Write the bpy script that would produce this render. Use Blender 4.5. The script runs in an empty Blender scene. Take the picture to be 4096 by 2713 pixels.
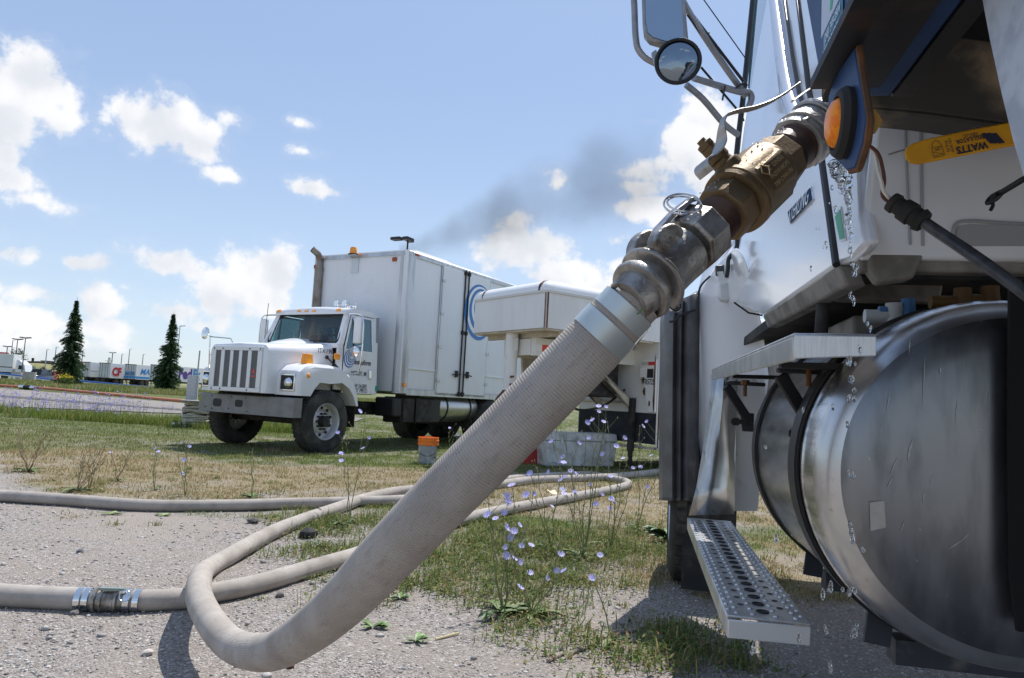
import bpy, bmesh, math, random
import numpy as np
from mathutils import Vector, Matrix, Euler, noise as mnoise
R = math.radians
random.seed(7); rng = np.random.default_rng(7)
sc = bpy.context.scene
col = sc.collection

# ------------------------------------------------------------------ camera
FPX, CX, CY = 2889.0, 2048.0, 1356.5
CAMH = 1.05
cam_d = bpy.data.cameras.new('camera'); cam = bpy.data.objects.new('camera', cam_d); col.objects.link(cam)
cam_d.sensor_width = 36.0; cam_d.lens = 36.0 * FPX / 4096.0
cam_d.clip_start = 0.05; cam_d.clip_end = 9000
CAMR = Euler((R(90 + 4.85), 0, 0)).to_matrix() @ Matrix.Rotation(R(3.1), 3, 'Z')
cam.matrix_world = Matrix.Translation((0, 0, CAMH)) @ CAMR.to_4x4()
sc.camera = cam

# ------------------------------------------------------------------ sun, sky, exposure
SUN_EL, SUN_AZ = R(62), R(24)          # azimuth measured to the right of the camera's heading (+Y)
sun_d = bpy.data.lights.new('sun', 'SUN'); sun = bpy.data.objects.new('sun', sun_d); col.objects.link(sun)
sun_d.energy = 2.8; sun_d.angle = R(0.53); sun_d.color = (1.0, 0.965, 0.91)
sdir = Vector((math.sin(SUN_AZ) * math.cos(SUN_EL), math.cos(SUN_AZ) * math.cos(SUN_EL), math.sin(SUN_EL)))
sun.rotation_euler = (-sdir).to_track_quat('-Z', 'Y').to_euler(); sun.location = (0, 0, 60)
vs = sc.view_settings
vs.view_transform = 'Standard'; vs.look = 'None'; vs.gamma = 1.0; vs.use_curve_mapping = False
vs.exposure = 0.92
sc.cycles.max_bounces = 8; sc.cycles.transparent_max_bounces = 16
sc.cycles.volume_bounces = 0; sc.cycles.volume_step_rate = 1.0; sc.cycles.use_denoising = True
sc.cycles.caustics_reflective = False; sc.cycles.caustics_refractive = False

def ray(px, py):
    return CAMR @ Vector(((px - CX) / FPX, -(py - CY) / FPX, -1.0))

world = bpy.data.worlds.new('World'); sc.world = world; world.use_nodes = True
wt = world.node_tree; wn, wl = wt.nodes, wt.links
wn.clear()
def N(tree, kind, **kw):
    n = tree.nodes.new(kind)
    for k, v in kw.items(): setattr(n, k, v)
    return n
world.cycles.sampling_method = 'MANUAL'; world.cycles.sample_map_resolution = 256
w_out = N(wt, 'ShaderNodeOutputWorld'); w_bg = N(wt, 'ShaderNodeBackground')
w_sky = N(wt, 'ShaderNodeTexSky', sky_type='NISHITA')
w_sky.sun_disc = False; w_sky.sun_elevation = SUN_EL; w_sky.sun_rotation = SUN_AZ
w_sky.altitude = 200; w_sky.air_density = 1.0; w_sky.dust_density = .6; w_sky.ozone_density = 1.0
w_bg.inputs['Strength'].default_value = 0.15
SKY_HAZE, SKY_HIGH = (1.75, 2.1, 2.6, 1), (1.12, 1.52, 2.3, 1)   # summer haze in the same units as the sky texture
CLOUD_LIT, CLOUD_SHADE = (3.6, 3.6, 3.65, 1), (2.85, 2.95, 3.15, 1)
tc = N(wt, 'ShaderNodeTexCoord')
def mth(tree, op, a, b=None, clamp=False):
    n = N(tree, 'ShaderNodeMath', operation=op); n.use_clamp = clamp
    for i, x in enumerate((a, b)):
        if x is None: continue
        if isinstance(x, (int, float)): n.inputs[i].default_value = x
        else: tree.links.new(x, n.inputs[i])
    return n.outputs[0]
def mixc(tree, f, a, b, blend='MIX'):
    n = N(tree, 'ShaderNodeMix', data_type='RGBA', blend_type=blend)
    for s, x in ((n.inputs[0], f), (n.inputs[6], a), (n.inputs[7], b)):
        if isinstance(x, (int, float)): s.default_value = x
        elif isinstance(x, (tuple, list)): s.default_value = x if len(x) == 4 else (*x, 1)
        else: tree.links.new(x, s)
    return n.outputs[2]
# cumulus banks: (photo x, y of the bank's direction, half width, half height in the same unit, weight)
banks = [(130, 330, 200, 170, 1.15), (20, 480, 150, 120, 1.0), (230, 480, 120, 90, .8), (60, 720, 120, 90, .8), (130, 800, 130, 60, .75), (30, 640, 80, 120, .7),
    (650, 510, 230, 120, 1.15), (780, 560, 130, 95, 1.0), (500, 430, 110, 70, .8), (920, 470, 90, 50, .6), (440, 540, 100, 40, .55),
    (890, 700, 90, 40, .75), (1255, 755, 135, 45, .95), (1205, 495, 60, 25, .55), (1205, 600, 60, 25, .55),
    (60, 1010, 130, 70, .9), (330, 1055, 130, 40, .75), (670, 1055, 130, 60, .95), (760, 1090, 60, 40, .7), (500, 1150, 40, 25, .5),
    (1060, 1080, 170, 130, 1.15), (1000, 1160, 190, 100, 1.0), (860, 1200, 120, 90, .9), (690, 1240, 190, 70, .95), (990, 1250, 70, 45, .6),
    (380, 1210, 110, 100, 1.0), (140, 1170, 180, 60, .85), (90, 1270, 240, 70, .75), (440, 1310, 210, 60, .75), (820, 1310, 130, 50, .7), (240, 1370, 280, 50, .55),
    (2150, 990, 270, 110, 1.15), (2250, 1090, 230, 110, 1.0), (2380, 1150, 190, 80, .85), (2480, 1060, 110, 45, .6), (2030, 1010, 150, 80, .8), (2230, 730, 60, 60, .5),
    (2590, 680, 130, 60, .85), (2560, 750, 100, 40, .75), (2580, 830, 110, 50, .85), (2470, 960, 60, 30, .5), (2600, 485, 70, 22, .55),
    (2790, 520, 130, 180, 1.15), (2870, 560, 160, 120, 1.0), (2830, 730, 110, 130, 1.0), (2760, 860, 90, 90, .7), (2750, 400, 60, 40, .8), (2880, 900, 150, 90, .7)]
fld = None
def add_bank(c, ha, hb, wgt):
    global fld
    c = c.normalized(); e1 = c.cross(Vector((0, 0, 1))).normalized(); e2 = e1.cross(c)
    mp = N(wt, 'ShaderNodeMapping', vector_type='TEXTURE')
    mp.inputs['Location'].default_value = c
    mp.inputs['Rotation'].default_value = Matrix((e1, e2, -c)).transposed().to_euler()
    mp.inputs['Scale'].default_value = (ha, hb, 0.5)
    wl.new(tc.outputs['Generated'], mp.inputs['Vector'])
    ln = N(wt, 'ShaderNodeVectorMath', operation='LENGTH'); wl.new(mp.outputs[0], ln.inputs[0])
    f = mth(wt, 'MULTIPLY_ADD', ln.outputs['Value'], -wgt); f.node.inputs[2].default_value = wgt
    fld = f if fld is None else mth(wt, 'MAXIMUM', fld, f)
for bx_, by_, bw_, bh_, bwt in banks:
    r_ = ray(bx_, by_); L_ = r_.length * FPX
    add_bank(r_, bw_ * 1.3 / L_, bh_ * 1.35 / L_, bwt)
for k in range(14):                       # the same fair-weather sky all the way round
    az = R(50 + 260 * (k + random.random()) / 14); el = R(random.uniform(5, 50))
    s_ = random.uniform(.06, .16)
    add_bank(Vector((math.sin(az) * math.cos(el), math.cos(az) * math.cos(el), math.sin(el))), s_ * 1.6, s_ * .7, random.uniform(.7, 1.1))
def cl_noise(offset, scale, detail, rough):
    ad = N(wt, 'ShaderNodeVectorMath', operation='ADD'); ad.inputs[1].default_value = offset
    wl.new(tc.outputs['Generated'], ad.inputs[0])
    nz = N(wt, 'ShaderNodeTexNoise', noise_dimensions='3D'); nz.inputs['Scale'].default_value = scale
    nz.inputs['Detail'].default_value = detail; nz.inputs['Roughness'].default_value = rough
    wl.new(ad.outputs[0], nz.inputs['Vector']); return nz.outputs[0]
def mapr(tree, x, a, b, c=0.0, d=1.0, smooth=True):
    n = N(tree, 'ShaderNodeMapRange'); n.interpolation_type = 'SMOOTHSTEP' if smooth else 'LINEAR'
    tree.links.new(x, n.inputs[0])
    for i, v in zip((1, 2, 3, 4), (a, b, c, d)): n.inputs[i].default_value = v
    return n.outputs[0]
n_a = cl_noise((0, 0, 0), 11, 6, .58)
n_b = cl_noise(tuple(sdir * .035), 11, 2, .5)
n_w = cl_noise((3, 1, 2), 34, 4, .6)
dens = mth(wt, 'ADD', fld, mth(wt, 'MULTIPLY', mth(wt, 'SUBTRACT', n_a, .5), 2.7))
dens = mth(wt, 'ADD', dens, mth(wt, 'MULTIPLY', mth(wt, 'SUBTRACT', n_w, .5), .8))
cover = mapr(wt, dens, .20, .62)
veil = mth(wt, 'MULTIPLY', mapr(wt, dens, -.1, .5), .10)
cover = mth(wt, 'MAXIMUM', mth(wt, 'MULTIPLY', cover, .96), veil)
lit = mapr(wt, mth(wt, 'ADD', mth(wt, 'MULTIPLY', mth(wt, 'SUBTRACT', n_a, n_b), 3.0), mth(wt, 'MULTIPLY', dens, -.35)), -.62, .12)
sep = N(wt, 'ShaderNodeSeparateXYZ'); wl.new(tc.outputs['Generated'], sep.inputs[0])
sky_c = mixc(wt, .80, w_sky.outputs[0], mixc(wt, mapr(wt, sep.outputs[2], -.02, .45), SKY_HAZE, SKY_HIGH))
cl_c = mixc(wt, lit, CLOUD_SHADE, CLOUD_LIT)
wl.new(mixc(wt, cover, sky_c, cl_c), w_bg.inputs['Color'])
wl.new(w_bg.outputs[0], w_out.inputs['Surface'])

# ------------------------------------------------------------------ helpers: pixels of the photograph to points, terrain
def at(px, py, Y):
    r = ray(px, py); return Vector((0, 0, CAMH)) + r * (Y / r.y)
def sstep(x, a, b):
    t = np.clip((np.asarray(x, float) - a) / (b - a), 0, 1); return t * t * (3 - 2 * t)
def terrain(x, y):
    """A low grassy bank beyond the road, flat lots behind it."""
    return .42 * sstep(y, 21, 33) - .42 * sstep(y, 60, 95)
def gnd(px, py, dz=0.0):
    r = ray(px, py); t = 1.2
    for k in range(4000):
        p = Vector((0, 0, CAMH)) + r * t
        if p.z <= float(terrain(p.x, p.y)) + dz: break
        t *= 1.01 if k < 0 else 1.002
    return p

# ------------------------------------------------------------------ materials
def mat(name, c, rough=.6, metal=0., c2=None, scale=6., detail=4., lo=.4, hi=.65, stretch=None, bump=0., bscale=None, spec=.5, coat=0.,
        dirt=None, dscale=3., dlo=.55, dhi=.75, damt=.8, trans=0., ior=1.45, alpha=1., emis=None, sheen=0., rough2=None, bdist=.01):
    m = bpy.data.materials.new(name); m.use_nodes = True
    t = m.node_tree; b = t.nodes['Principled BSDF']
    b.inputs['Base Color'].default_value = (*c, 1); b.inputs['Roughness'].default_value = rough
    b.inputs['Metallic'].default_value = metal; b.inputs['Specular IOR Level'].default_value = spec
    b.inputs['Coat Weight'].default_value = coat; b.inputs['Coat Roughness'].default_value = .08
    b.inputs['Transmission Weight'].default_value = trans; b.inputs['IOR'].default_value = ior; b.inputs['Alpha'].default_value = alpha
    if c2 is not None or bump or dirt is not None:
        tx = t.nodes.new('ShaderNodeTexCoord'); v = tx.outputs['Object']
        if stretch:
            mp = t.nodes.new('ShaderNodeMapping'); mp.inputs['Scale'].default_value = stretch
            t.links.new(v, mp.inputs[0]); vs_ = mp.outputs[0]
        else: vs_ = v
        def nz(s, d, vec, r=.55):
            n = t.nodes.new('ShaderNodeTexNoise'); n.inputs['Scale'].default_value = s; n.inputs['Detail'].default_value = d
            n.inputs['Roughness'].default_value = r
            t.links.new(vec, n.inputs['Vector']); return n.outputs[0]
        cur = (*c, 1)
        if c2 is not None:
            f = mapr(t, nz(scale, detail, vs_), lo, hi); cur = mixc(t, f, cur, c2)
            if rough2 is not None: t.links.new(mapr(t, nz(scale, detail, vs_), lo, hi, rough, rough2), b.inputs['Roughness'])
        if dirt is not None:
            f = mth(t, 'MULTIPLY', mapr(t, nz(dscale, 8, v, .65), dlo, dhi), damt); cur = mixc(t, f, cur, dirt)
        if not isinstance(cur, tuple): t.links.new(cur, b.inputs['Base Color'])
        if bump:
            bp = t.nodes.new('ShaderNodeBump'); bp.inputs['Strength'].default_value = bump; bp.inputs['Distance'].default_value = bdist
            t.links.new(nz(bscale or scale, 6, vs_), bp.inputs['Height']); t.links.new(bp.outputs[0], b.inputs['Normal'])
    if emis: b.inputs['Emission Color'].default_value = (*emis[0], 1); b.inputs['Emission Strength'].default_value = emis[1]
    return m

# ------------------------------------------------------------------ mesh builder
def V(*a): return Vector(a)
def smooth_path(pts, sub=8):
    pts = [Vector(p) for p in pts]; out = []
    n = len(pts)
    for i in range(n - 1):
        p0 = pts[i - 1] if i else pts[0] * 2 - pts[1]; p1, p2 = pts[i], pts[i + 1]
        p3 = pts[i + 2] if i + 2 < n else pts[-1] * 2 - pts[-2]
        a = max((p1 - p0).length, 1e-6) ** .5; b = max((p2 - p1).length, 1e-6) ** .5; c = max((p3 - p2).length, 1e-6) ** .5
        m1 = (p1 - p0) / a - (p2 - p0) / (a + b) + (p2 - p1) / b; m2 = (p2 - p1) / b - (p3 - p1) / (b + c) + (p3 - p2) / c
        m1 *= b; m2 *= b
        for k in range(sub):
            t = k / sub; t2, t3 = t * t, t * t * t
            out.append(p1 * (2 * t3 - 3 * t2 + 1) + m1 * (t3 - 2 * t2 + t) + p2 * (-2 * t3 + 3 * t2) + m2 * (t3 - t2))
    out.append(pts[-1]); return out
class MB:
    def __init__(s, X=None): s.v = []; s.f = []; s.X = X
    def _add(s, vs, fs):
        b = len(s.v)
        s.v += [tuple(s.X @ Vector(p)) if s.X is not None else tuple(p) for p in vs]
        s.f += [tuple(b + i for i in f) for f in fs]; return s
    def face(s, *pts): return s._add(pts, [tuple(range(len(pts)))])
    def hexa(s, p):      # p[0:4] bottom ring, p[4:8] top ring
        return s._add(p, [(3, 2, 1, 0), (4, 5, 6, 7), (0, 1, 5, 4), (1, 2, 6, 5), (2, 3, 7, 6), (3, 0, 4, 7)])
    def box(s, a, b):    # two opposite corners
        x0, x1 = sorted((a[0], b[0])); y0, y1 = sorted((a[1], b[1])); z0, z1 = sorted((a[2], b[2]))
        return s.hexa([(x0, y0, z0), (x1, y0, z0), (x1, y1, z0), (x0, y1, z0), (x0, y0, z1), (x1, y0, z1), (x1, y1, z1), (x0, y1, z1)])
    def prism(s, pts, vec):
        pts = [Vector(p) for p in pts]; vec = Vector(vec); n = len(pts)
        fs = [tuple(range(n - 1, -1, -1)), tuple(range(n, 2 * n))] + [(i, (i + 1) % n, n + (i + 1) % n, n + i) for i in range(n)]
        return s._add(pts + [p + vec for p in pts], fs)
    def loft(s, rings, cap=True, closed=True):
        n = len(rings[0]); vs = [p for r in rings for p in r]; fs = []
        for k in range(len(rings) - 1):
            for i in range(n if closed else n - 1):
                j = (i + 1) % n; fs.append((k * n + i, k * n + j, (k + 1) * n + j, (k + 1) * n + i))
        if cap: fs += [tuple(range(n - 1, -1, -1)), tuple((len(rings) - 1) * n + i for i in range(n))]
        return s._add(vs, fs)
    def lathe(s, prof, o, ax, n=24, cap=True, up=None):      # prof: (along, radius)
        o, ax = Vector(o), Vector(ax).normalized()
        e = (Vector(up) if up is not None else (Vector((0, 0, 1)) if abs(ax.z) < .9 else Vector((1, 0, 0)))).cross(ax).normalized(); g = ax.cross(e)
        return s.loft([[o + ax * t + (e * math.cos(2 * math.pi * i / n) + g * math.sin(2 * math.pi * i / n)) * max(r, 1e-5) for i in range(n)] for t, r in prof], cap)
    def cyl(s, a, b, r, r1=None, n=16, cap=True):
        a, b = Vector(a), Vector(b); return s.lathe([(0, r), ((b - a).length, r if r1 is None else r1)], a, b - a, n, cap)
    def tube(s, pts, r, n=10, cap=True, flat=None, up=None):
        pts = [Vector(p) for p in pts]; m = len(pts); rr = r if isinstance(r, (list, tuple)) else [r] * m
        e = None; rings = []
        for i, p in enumerate(pts):
            tn = (pts[min(i + 1, m - 1)] - pts[max(i - 1, 0)]).normalized()
            if e is None:
                u0 = Vector(up) if up is not None else (Vector((0, 0, 1)) if abs(tn.z) < .9 else Vector((1, 0, 0)))
                e = u0.cross(tn).normalized()
            e = (e - tn * e.dot(tn)).normalized(); g = tn.cross(e); q = flat or 1.
            rings.append([p + (e * math.cos(2 * math.pi * k / n) + g * q * math.sin(2 * math.pi * k / n)) * rr[i] for k in range(n)])
        return s.loft(rings, cap)
    def bar(s, a, b, w, h, up=(0, 0, 1)):   # rectangular bar
        a, b = Vector(a), Vector(b); d = (b - a).normalized(); e = d.cross(Vector(up)).normalized(); g = e.cross(d)
        q = [e * sx * w / 2 + g * sy * h / 2 for sx, sy in ((-1, -1), (1, -1), (1, 1), (-1, 1))]
        return s.loft([[a + x for x in q], [b + x for x in q]])
    def ell(s, c, rx, ry, rz, n=12, m=8):
        return s.loft([[(c[0] + rx * math.sin(a) * math.cos(2 * math.pi * i / n), c[1] + ry * math.sin(a) * math.sin(2 * math.pi * i / n), c[2] - rz * math.cos(a))
                        for i in range(n)] for a in [max(1e-3, min(math.pi - 1e-3, math.pi * k / m)) for k in range(m + 1)]])
    def torus(s, c, ax, R_, r, n=28, m=10):
        c, ax = Vector(c), Vector(ax).normalized(); e = (Vector((0, 0, 1)) if abs(ax.z) < .9 else Vector((1, 0, 0))).cross(ax).normalized(); g = ax.cross(e)
        vs, fs = [], []
        for i in range(n):
            d = e * math.cos(2 * math.pi * i / n) + g * math.sin(2 * math.pi * i / n)
            vs += [c + d * (R_ + r * math.cos(2 * math.pi * k / m)) + ax * r * math.sin(2 * math.pi * k / m) for k in range(m)]
            fs += [(i * m + k, ((i + 1) % n) * m + k, ((i + 1) % n) * m + (k + 1) % m, i * m + (k + 1) % m) for k in range(m)]
        return s._add(vs, fs)
    def text(s, txt, o, right, up, size, bold=0., thick=.001, align='CENTER', width=None, shear=0.):
        cu = bpy.data.curves.new('t', 'FONT'); cu.body = txt; cu.size = 1.; cu.align_x = align; cu.align_y = 'CENTER'
        cu.offset = bold; cu.shear = shear; cu.resolution_u = 3
        ob = bpy.data.objects.new('t', cu); col.objects.link(ob)
        me = bpy.data.meshes.new_from_object(ob.evaluated_get(bpy.context.evaluated_depsgraph_get()))
        bpy.data.objects.remove(ob); bpy.data.curves.remove(cu)
        o, r, u = Vector(o), Vector(right).normalized(), Vector(up).normalized(); nrm = r.cross(u)
        xs = [q.co.x for q in me.vertices] or [0, 1]; kx = size if width is None else width / max(max(xs) - min(xs), 1e-6)
        vs = [o + r * q.co.x * kx + u * q.co.y * size + nrm * thick for q in me.vertices]
        s._add(vs, [tuple(p.vertices) for p in me.polygons]); bpy.data.meshes.remove(me); return s
    def mesh(s, name, m, sharp=38):
        me = bpy.data.meshes.new(name); me.from_pydata(s.v, [], s.f); me.materials.append(m); me.update()
        bm = bmesh.new(); bm.from_mesh(me); bmesh.ops.recalc_face_normals(bm, faces=bm.faces); bm.to_mesh(me); bm.free()
        me.polygons.foreach_set('use_smooth', [True] * len(me.polygons)); me.set_sharp_from_angle(angle=R(sharp)); return me
    def build(s, name, m, parent=None, bevel=0., seg=2, sharp=38, label=None):
        o = bpy.data.objects.new(name, s.mesh(name, m, sharp)); col.objects.link(o)
        if parent is not None:
            o.parent = parent
            root = parent
            off = parent.get('_base')
            if off is not None: o.location = (-off[0], -off[1], -off[2])
        if bevel:
            bv = o.modifiers.new('bevel', 'BEVEL'); bv.width = bevel; bv.segments = seg; bv.limit_method = 'ANGLE'; bv.angle_limit = R(40)
        if label: o['label'] = label
        return o
def tag(o, label, cat, group=None, kind=None):
    if label: o['label'] = label
    if cat: o['category'] = cat
    if group: o['group'] = group
    if kind: o['kind'] = kind
    return o
def thing(name, loc=(0, 0, 0), rz=0., label=None, cat=None, group=None, base=None):
    """Empty at the thing's base.  base: the point of the building frame that the Empty stands on."""
    o = bpy.data.objects.new(name, None); col.objects.link(o); o.location = loc; o.rotation_euler = (0, 0, rz); o.empty_display_size = .2
    if base is not None: o['_base'] = tuple(base)
    return tag(o, label, cat, group)
def clone(src, loc, rz=0., label=None, scale=1.):
    r = src.copy(); col.objects.link(r); r.location = loc; r.rotation_euler = (0, 0, rz); r.scale = (scale,) * 3
    if label: r['label'] = label
    for ch in list(src.children):
        c = ch.copy(); col.objects.link(c); c.parent = r
        for g in list(ch.children):
            d = g.copy(); col.objects.link(d); d.parent = c
    return r
def npmesh(name, verts, tris, m, colors=None, smooth=False):
    """Large triangle soup straight from numpy; colors: one RGB per vertex."""
    me = bpy.data.meshes.new(name); nv, nt = len(verts), len(tris)
    me.vertices.add(nv); me.vertices.foreach_set('co', np.asarray(verts, np.float32).ravel())
    me.loops.add(nt * 3); me.loops.foreach_set('vertex_index', np.asarray(tris, np.int32).ravel())
    me.polygons.add(nt); me.polygons.foreach_set('loop_start', np.arange(0, nt * 3, 3, dtype=np.int32))
    me.update(calc_edges=True)
    if colors is not None:
        a = me.color_attributes.new('col', 'FLOAT_COLOR', 'POINT')
        a.data.foreach_set('color', np.c_[colors, np.ones(nv)].astype(np.float32).ravel())
    if smooth: me.polygons.foreach_set('use_smooth', np.ones(nt, bool))
    me.materials.append(m); me.validate()
    o = bpy.data.objects.new(name, me); col.objects.link(o); return o
def vnoise(x, y, s, seed=0):
    """Smooth value noise for numpy arrays, 0..1."""
    x = np.asarray(x, float) * s; y = np.asarray(y, float) * s
    xi, yi = np.floor(x).astype(np.int64), np.floor(y).astype(np.int64); fx, fy = x - xi, y - yi
    fx = fx * fx * (3 - 2 * fx); fy = fy * fy * (3 - 2 * fy)
    def h(a, b):
        n = (a * 374761393 + b * 668265263 + seed * 982451653) & 0xffffffff
        n = ((n ^ (n >> 13)) * 1274126177) & 0xffffffff; n = n ^ (n >> 16); return (n & 0xffff) / 65535.
    return (h(xi, yi) * (1 - fx) + h(xi + 1, yi) * fx) * (1 - fy) + (h(xi, yi + 1) * (1 - fx) + h(xi + 1, yi + 1) * fx) * fy
def fbm(x, y, s, seed=0, o=4):
    t = 0; a = .5; n = 0
    for k in range(o): t = t + a * vnoise(x, y, s * 2 ** k, seed + k); n += a; a *= .55
    return t / n
def mat_attr(name, rough=.7, transl=0., spec=.3, var=0., vscale=30.):
    m = bpy.data.materials.new(name); m.use_nodes = True; t = m.node_tree; b = t.nodes['Principled BSDF']
    a = t.nodes.new('ShaderNodeAttribute'); a.attribute_name = 'col'
    c = a.outputs['Color']
    t.links.new(c, b.inputs['Base Color']); b.inputs['Roughness'].default_value = rough; b.inputs['Specular IOR Level'].default_value = spec
    if transl:
        tr = t.nodes.new('ShaderNodeBsdfTranslucent'); t.links.new(c, tr.inputs[0])
        mx = t.nodes.new('ShaderNodeMixShader'); mx.inputs[0].default_value = transl
        t.links.new(b.outputs[0], mx.inputs[1]); t.links.new(tr.outputs[0], mx.inputs[2])
        t.links.new(mx.outputs[0], t.nodes['Material Output'].inputs['Surface'])
    return m

# ------------------------------------------------------------------ ground: one sheet, with what grows where kept as point data
def cover_map(x, y):
    """grass amount 0..1, greenness 0..1 at a place"""
    x = np.asarray(x, float); y = np.asarray(y, float)
    edge = np.interp(x, [-6, -2.6, -1.6, -.6, .3, 1.2, 2.5], [6.6, 6.4, 6.3, 5.1, 4.3, 4.1, 4.4])
    n = fbm(x, y, .55, 3); n2 = fbm(x, y, 2.2, 9)
    s = y - edge + (n - .5) * 3.0 + (n2 - .5) * 2.2
    left = np.clip((-x - .60 * y) * 1.6 - np.clip(y - 9.5, 0, 9) * 1.0, -3, 4)      # bare track at the far left
    s = s - np.clip(left, 0, 4) * 1.6
    g = sstep(s, -.5, 1.1) * (.55 + .45 * sstep(n2, .3, .6))
    green = sstep(fbm(x, y, .8, 21) + .22 * sstep(y, 9.0, 11.5) - .28 * sstep(y, 6.5, 7.3) * (1 - sstep(y, 9.0, 10.5)), .40, .66)
    green = np.clip(green + .9 * sstep(y, 15.5, 17.5) - .2 * (x < -3) * (y < 14), 0, 1)
    return g, green
gx = np.unique(np.concatenate([-np.geomspace(6, 4000, 46), np.geomspace(6, 4000, 46), np.arange(-6, 6.01, .075)]))
gy = np.unique(np.concatenate([np.arange(1.0, 14, .075), np.geomspace(14, 45, 70), np.geomspace(45, 4500, 50), 1 - np.geomspace(.2, 2500, 24)]))
GX, GY = np.meshgrid(gx, gy); nx_, ny_ = len(gx), len(gy)
near = (1 - sstep(GY, 11, 14)) * (1 - sstep(np.abs(GX), 5, 6.5)) * sstep(GY, .6, 1.2)
GZ = terrain(GX, GY) + near * ((fbm(GX, GY, .5, 50) - .5) * .05 + (fbm(GX, GY, 3.1, 51) - .5) * .018)
def ground_z(x, y):
    near = (1 - sstep(y, 11, 14)) * (1 - sstep(np.abs(x), 5, 6.5)) * sstep(y, .6, 1.2)
    return terrain(x, y) + near * ((fbm(x, y, .5, 50) - .5) * .05 + (fbm(x, y, 3.1, 51) - .5) * .018)
idx = np.arange(nx_ * ny_).reshape(ny_, nx_)
q = np.stack([idx[:-1, :-1], idx[:-1, 1:], idx[1:, 1:], idx[1:, :-1]], -1).reshape(-1, 4)
tris = np.concatenate([q[:, [0, 1, 2]], q[:, [0, 2, 3]]])
G_, E_ = cover_map(GX.ravel(), GY.ravel())
M_ground = bpy.data.materials.new('gravel_and_turf'); M_ground.use_nodes = True
t = M_ground.node_tree; b = t.nodes['Principled BSDF']; b.inputs['Roughness'].default_value = .95; b.inputs['Specular IOR Level'].default_value = .15
at_ = t.nodes.new('ShaderNodeAttribute'); at_.attribute_name = 'col'; sp = t.nodes.new('ShaderNodeSeparateColor'); t.links.new(at_.outputs['Color'], sp.inputs[0])
geo = t.nodes.new('ShaderNodeNewGeometry')
def gn(s, d, r=.6):
    n = t.nodes.new('ShaderNodeTexNoise'); n.inputs['Scale'].default_value = s; n.inputs['Detail'].default_value = d; n.inputs['Roughness'].default_value = r
    t.links.new(geo.outputs['Position'], n.inputs['Vector']); return n
vo = t.nodes.new('ShaderNodeTexVoronoi'); vo.inputs['Scale'].default_value = 95; vo.inputs['Randomness'].default_value = 1
wv = t.nodes.new('ShaderNodeVectorMath'); wv.operation = 'MULTIPLY_ADD'; wv.inputs[1].default_value = (.03, .03, .03)
t.links.new(gn(14, 3).outputs['Color'], wv.inputs[0]); t.links.new(geo.outputs['Position'], wv.inputs[2]); t.links.new(wv.outputs[0], vo.inputs['Vector'])
vs3 = t.nodes.new('ShaderNodeSeparateColor'); t.links.new(vo.outputs['Color'], vs3.inputs[0])
grav = mixc(t, mapr(t, vs3.outputs[0], 0, 1, smooth=False), (.19, .166, .15), (.44, .40, .37))
grav = mixc(t, mapr(t, gn(1.6, 5).outputs[0], .42, .62), grav, (.325, .285, .252))
grav = mixc(t, mapr(t, vs3.outputs[1], .86, 1), grav, (.54, .515, .495))
grav = mixc(t, mapr(t, gn(.45, 4).outputs[0], .50, .66), grav, (.36, .315, .275))
soil = mixc(t, gn(30, 5).outputs[0], (.15, .115, .08), (.30, .25, .18))
dry = mixc(t, mapr(t, gn(60, 4).outputs[0], .3, .7), (.24, .19, .105), (.42, .35, .215))
grn = mixc(t, mapr(t, gn(50, 4).outputs[0], .3, .7), (.06, .085, .02), (.16, .18, .055))
turf = mixc(t, sp.outputs[1], mixc(t, .35, dry, soil), grn)
fin = mixc(t, sp.outputs[0], grav, turf)
t.links.new(fin, b.inputs['Base Color'])
bp = t.nodes.new('ShaderNodeBump'); bp.inputs['Strength'].default_value = .9; bp.inputs['Distance'].default_value = .012
hgt = mth(t, 'SUBTRACT', mth(t, 'MULTIPLY', gn(60, 6).outputs[0], 1.2), vo.outputs['Distance'])
t.links.new(hgt, bp.inputs['Height']); t.links.new(bp.outputs[0], b.inputs['Normal'])
o = npmesh('ground', np.c_[GX.ravel(), GY.ravel(), GZ.ravel()], tris, M_ground, np.c_[G_, E_, np.zeros_like(G_)], smooth=True)
o['kind'] = 'structure'

# road: a pale concrete lane and a rough asphalt shoulder in front of it
def strip(name, far, near_, m, dz, n=60):
    """far, near_: photo points along the two edges; the sheet follows the terrain."""
    ends = {id(p): (gnd(*p[0]), gnd(*p[-1])) for p in (far, near_)}
    def line(p, s):
        a, b_ = ends[id(p)]; return a + (b_ - a) * s
    vs, ts = [], []; K = 14
    for i in range(n + 1):
        s = -1.2 + 2.9 * i / n; a, c = line(far, s), line(near_, s)
        for k in range(K + 1):
            p = a.lerp(c, k / K); vs.append((p.x, p.y, float(terrain(p.x, p.y)) + dz))
    for i in range(n):
        for k in range(K):
            j = i * (K + 1) + k; ts += [(j, j + 1, j + K + 2), (j, j + K + 2, j + K + 1)]
    o = npmesh(name, vs, ts, m, smooth=True); o['kind'] = 'structure'; return o
M_conc = mat('road_concrete', (.27, .25, .232), .9, c2=(.22, .204, .188), scale=.9, dirt=(.26, .24, .22), dscale=.35, damt=.45, bump=.2, bscale=60, spec=.05)
M_asph = mat('shoulder_asphalt', (.20, .185, .172), .95, c2=(.29, .27, .255), scale=9, detail=8, dirt=(.17, .16, .15), dscale=1.4, damt=.7, bump=.6, bscale=40, spec=.05)
strip('road', ((0, 1556), (790, 1621)), ((0, 1586), (790, 1646)), M_conc, .03)
strip('road_shoulder', ((0, 1587), (790, 1647)), ((0, 1628), (790, 1660)), M_asph, .024)
M_crack = mat('road_joint', (.085, .08, .075), .95, c2=(.2, .19, .18), scale=5, detail=8, lo=.5, hi=.62)
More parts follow.
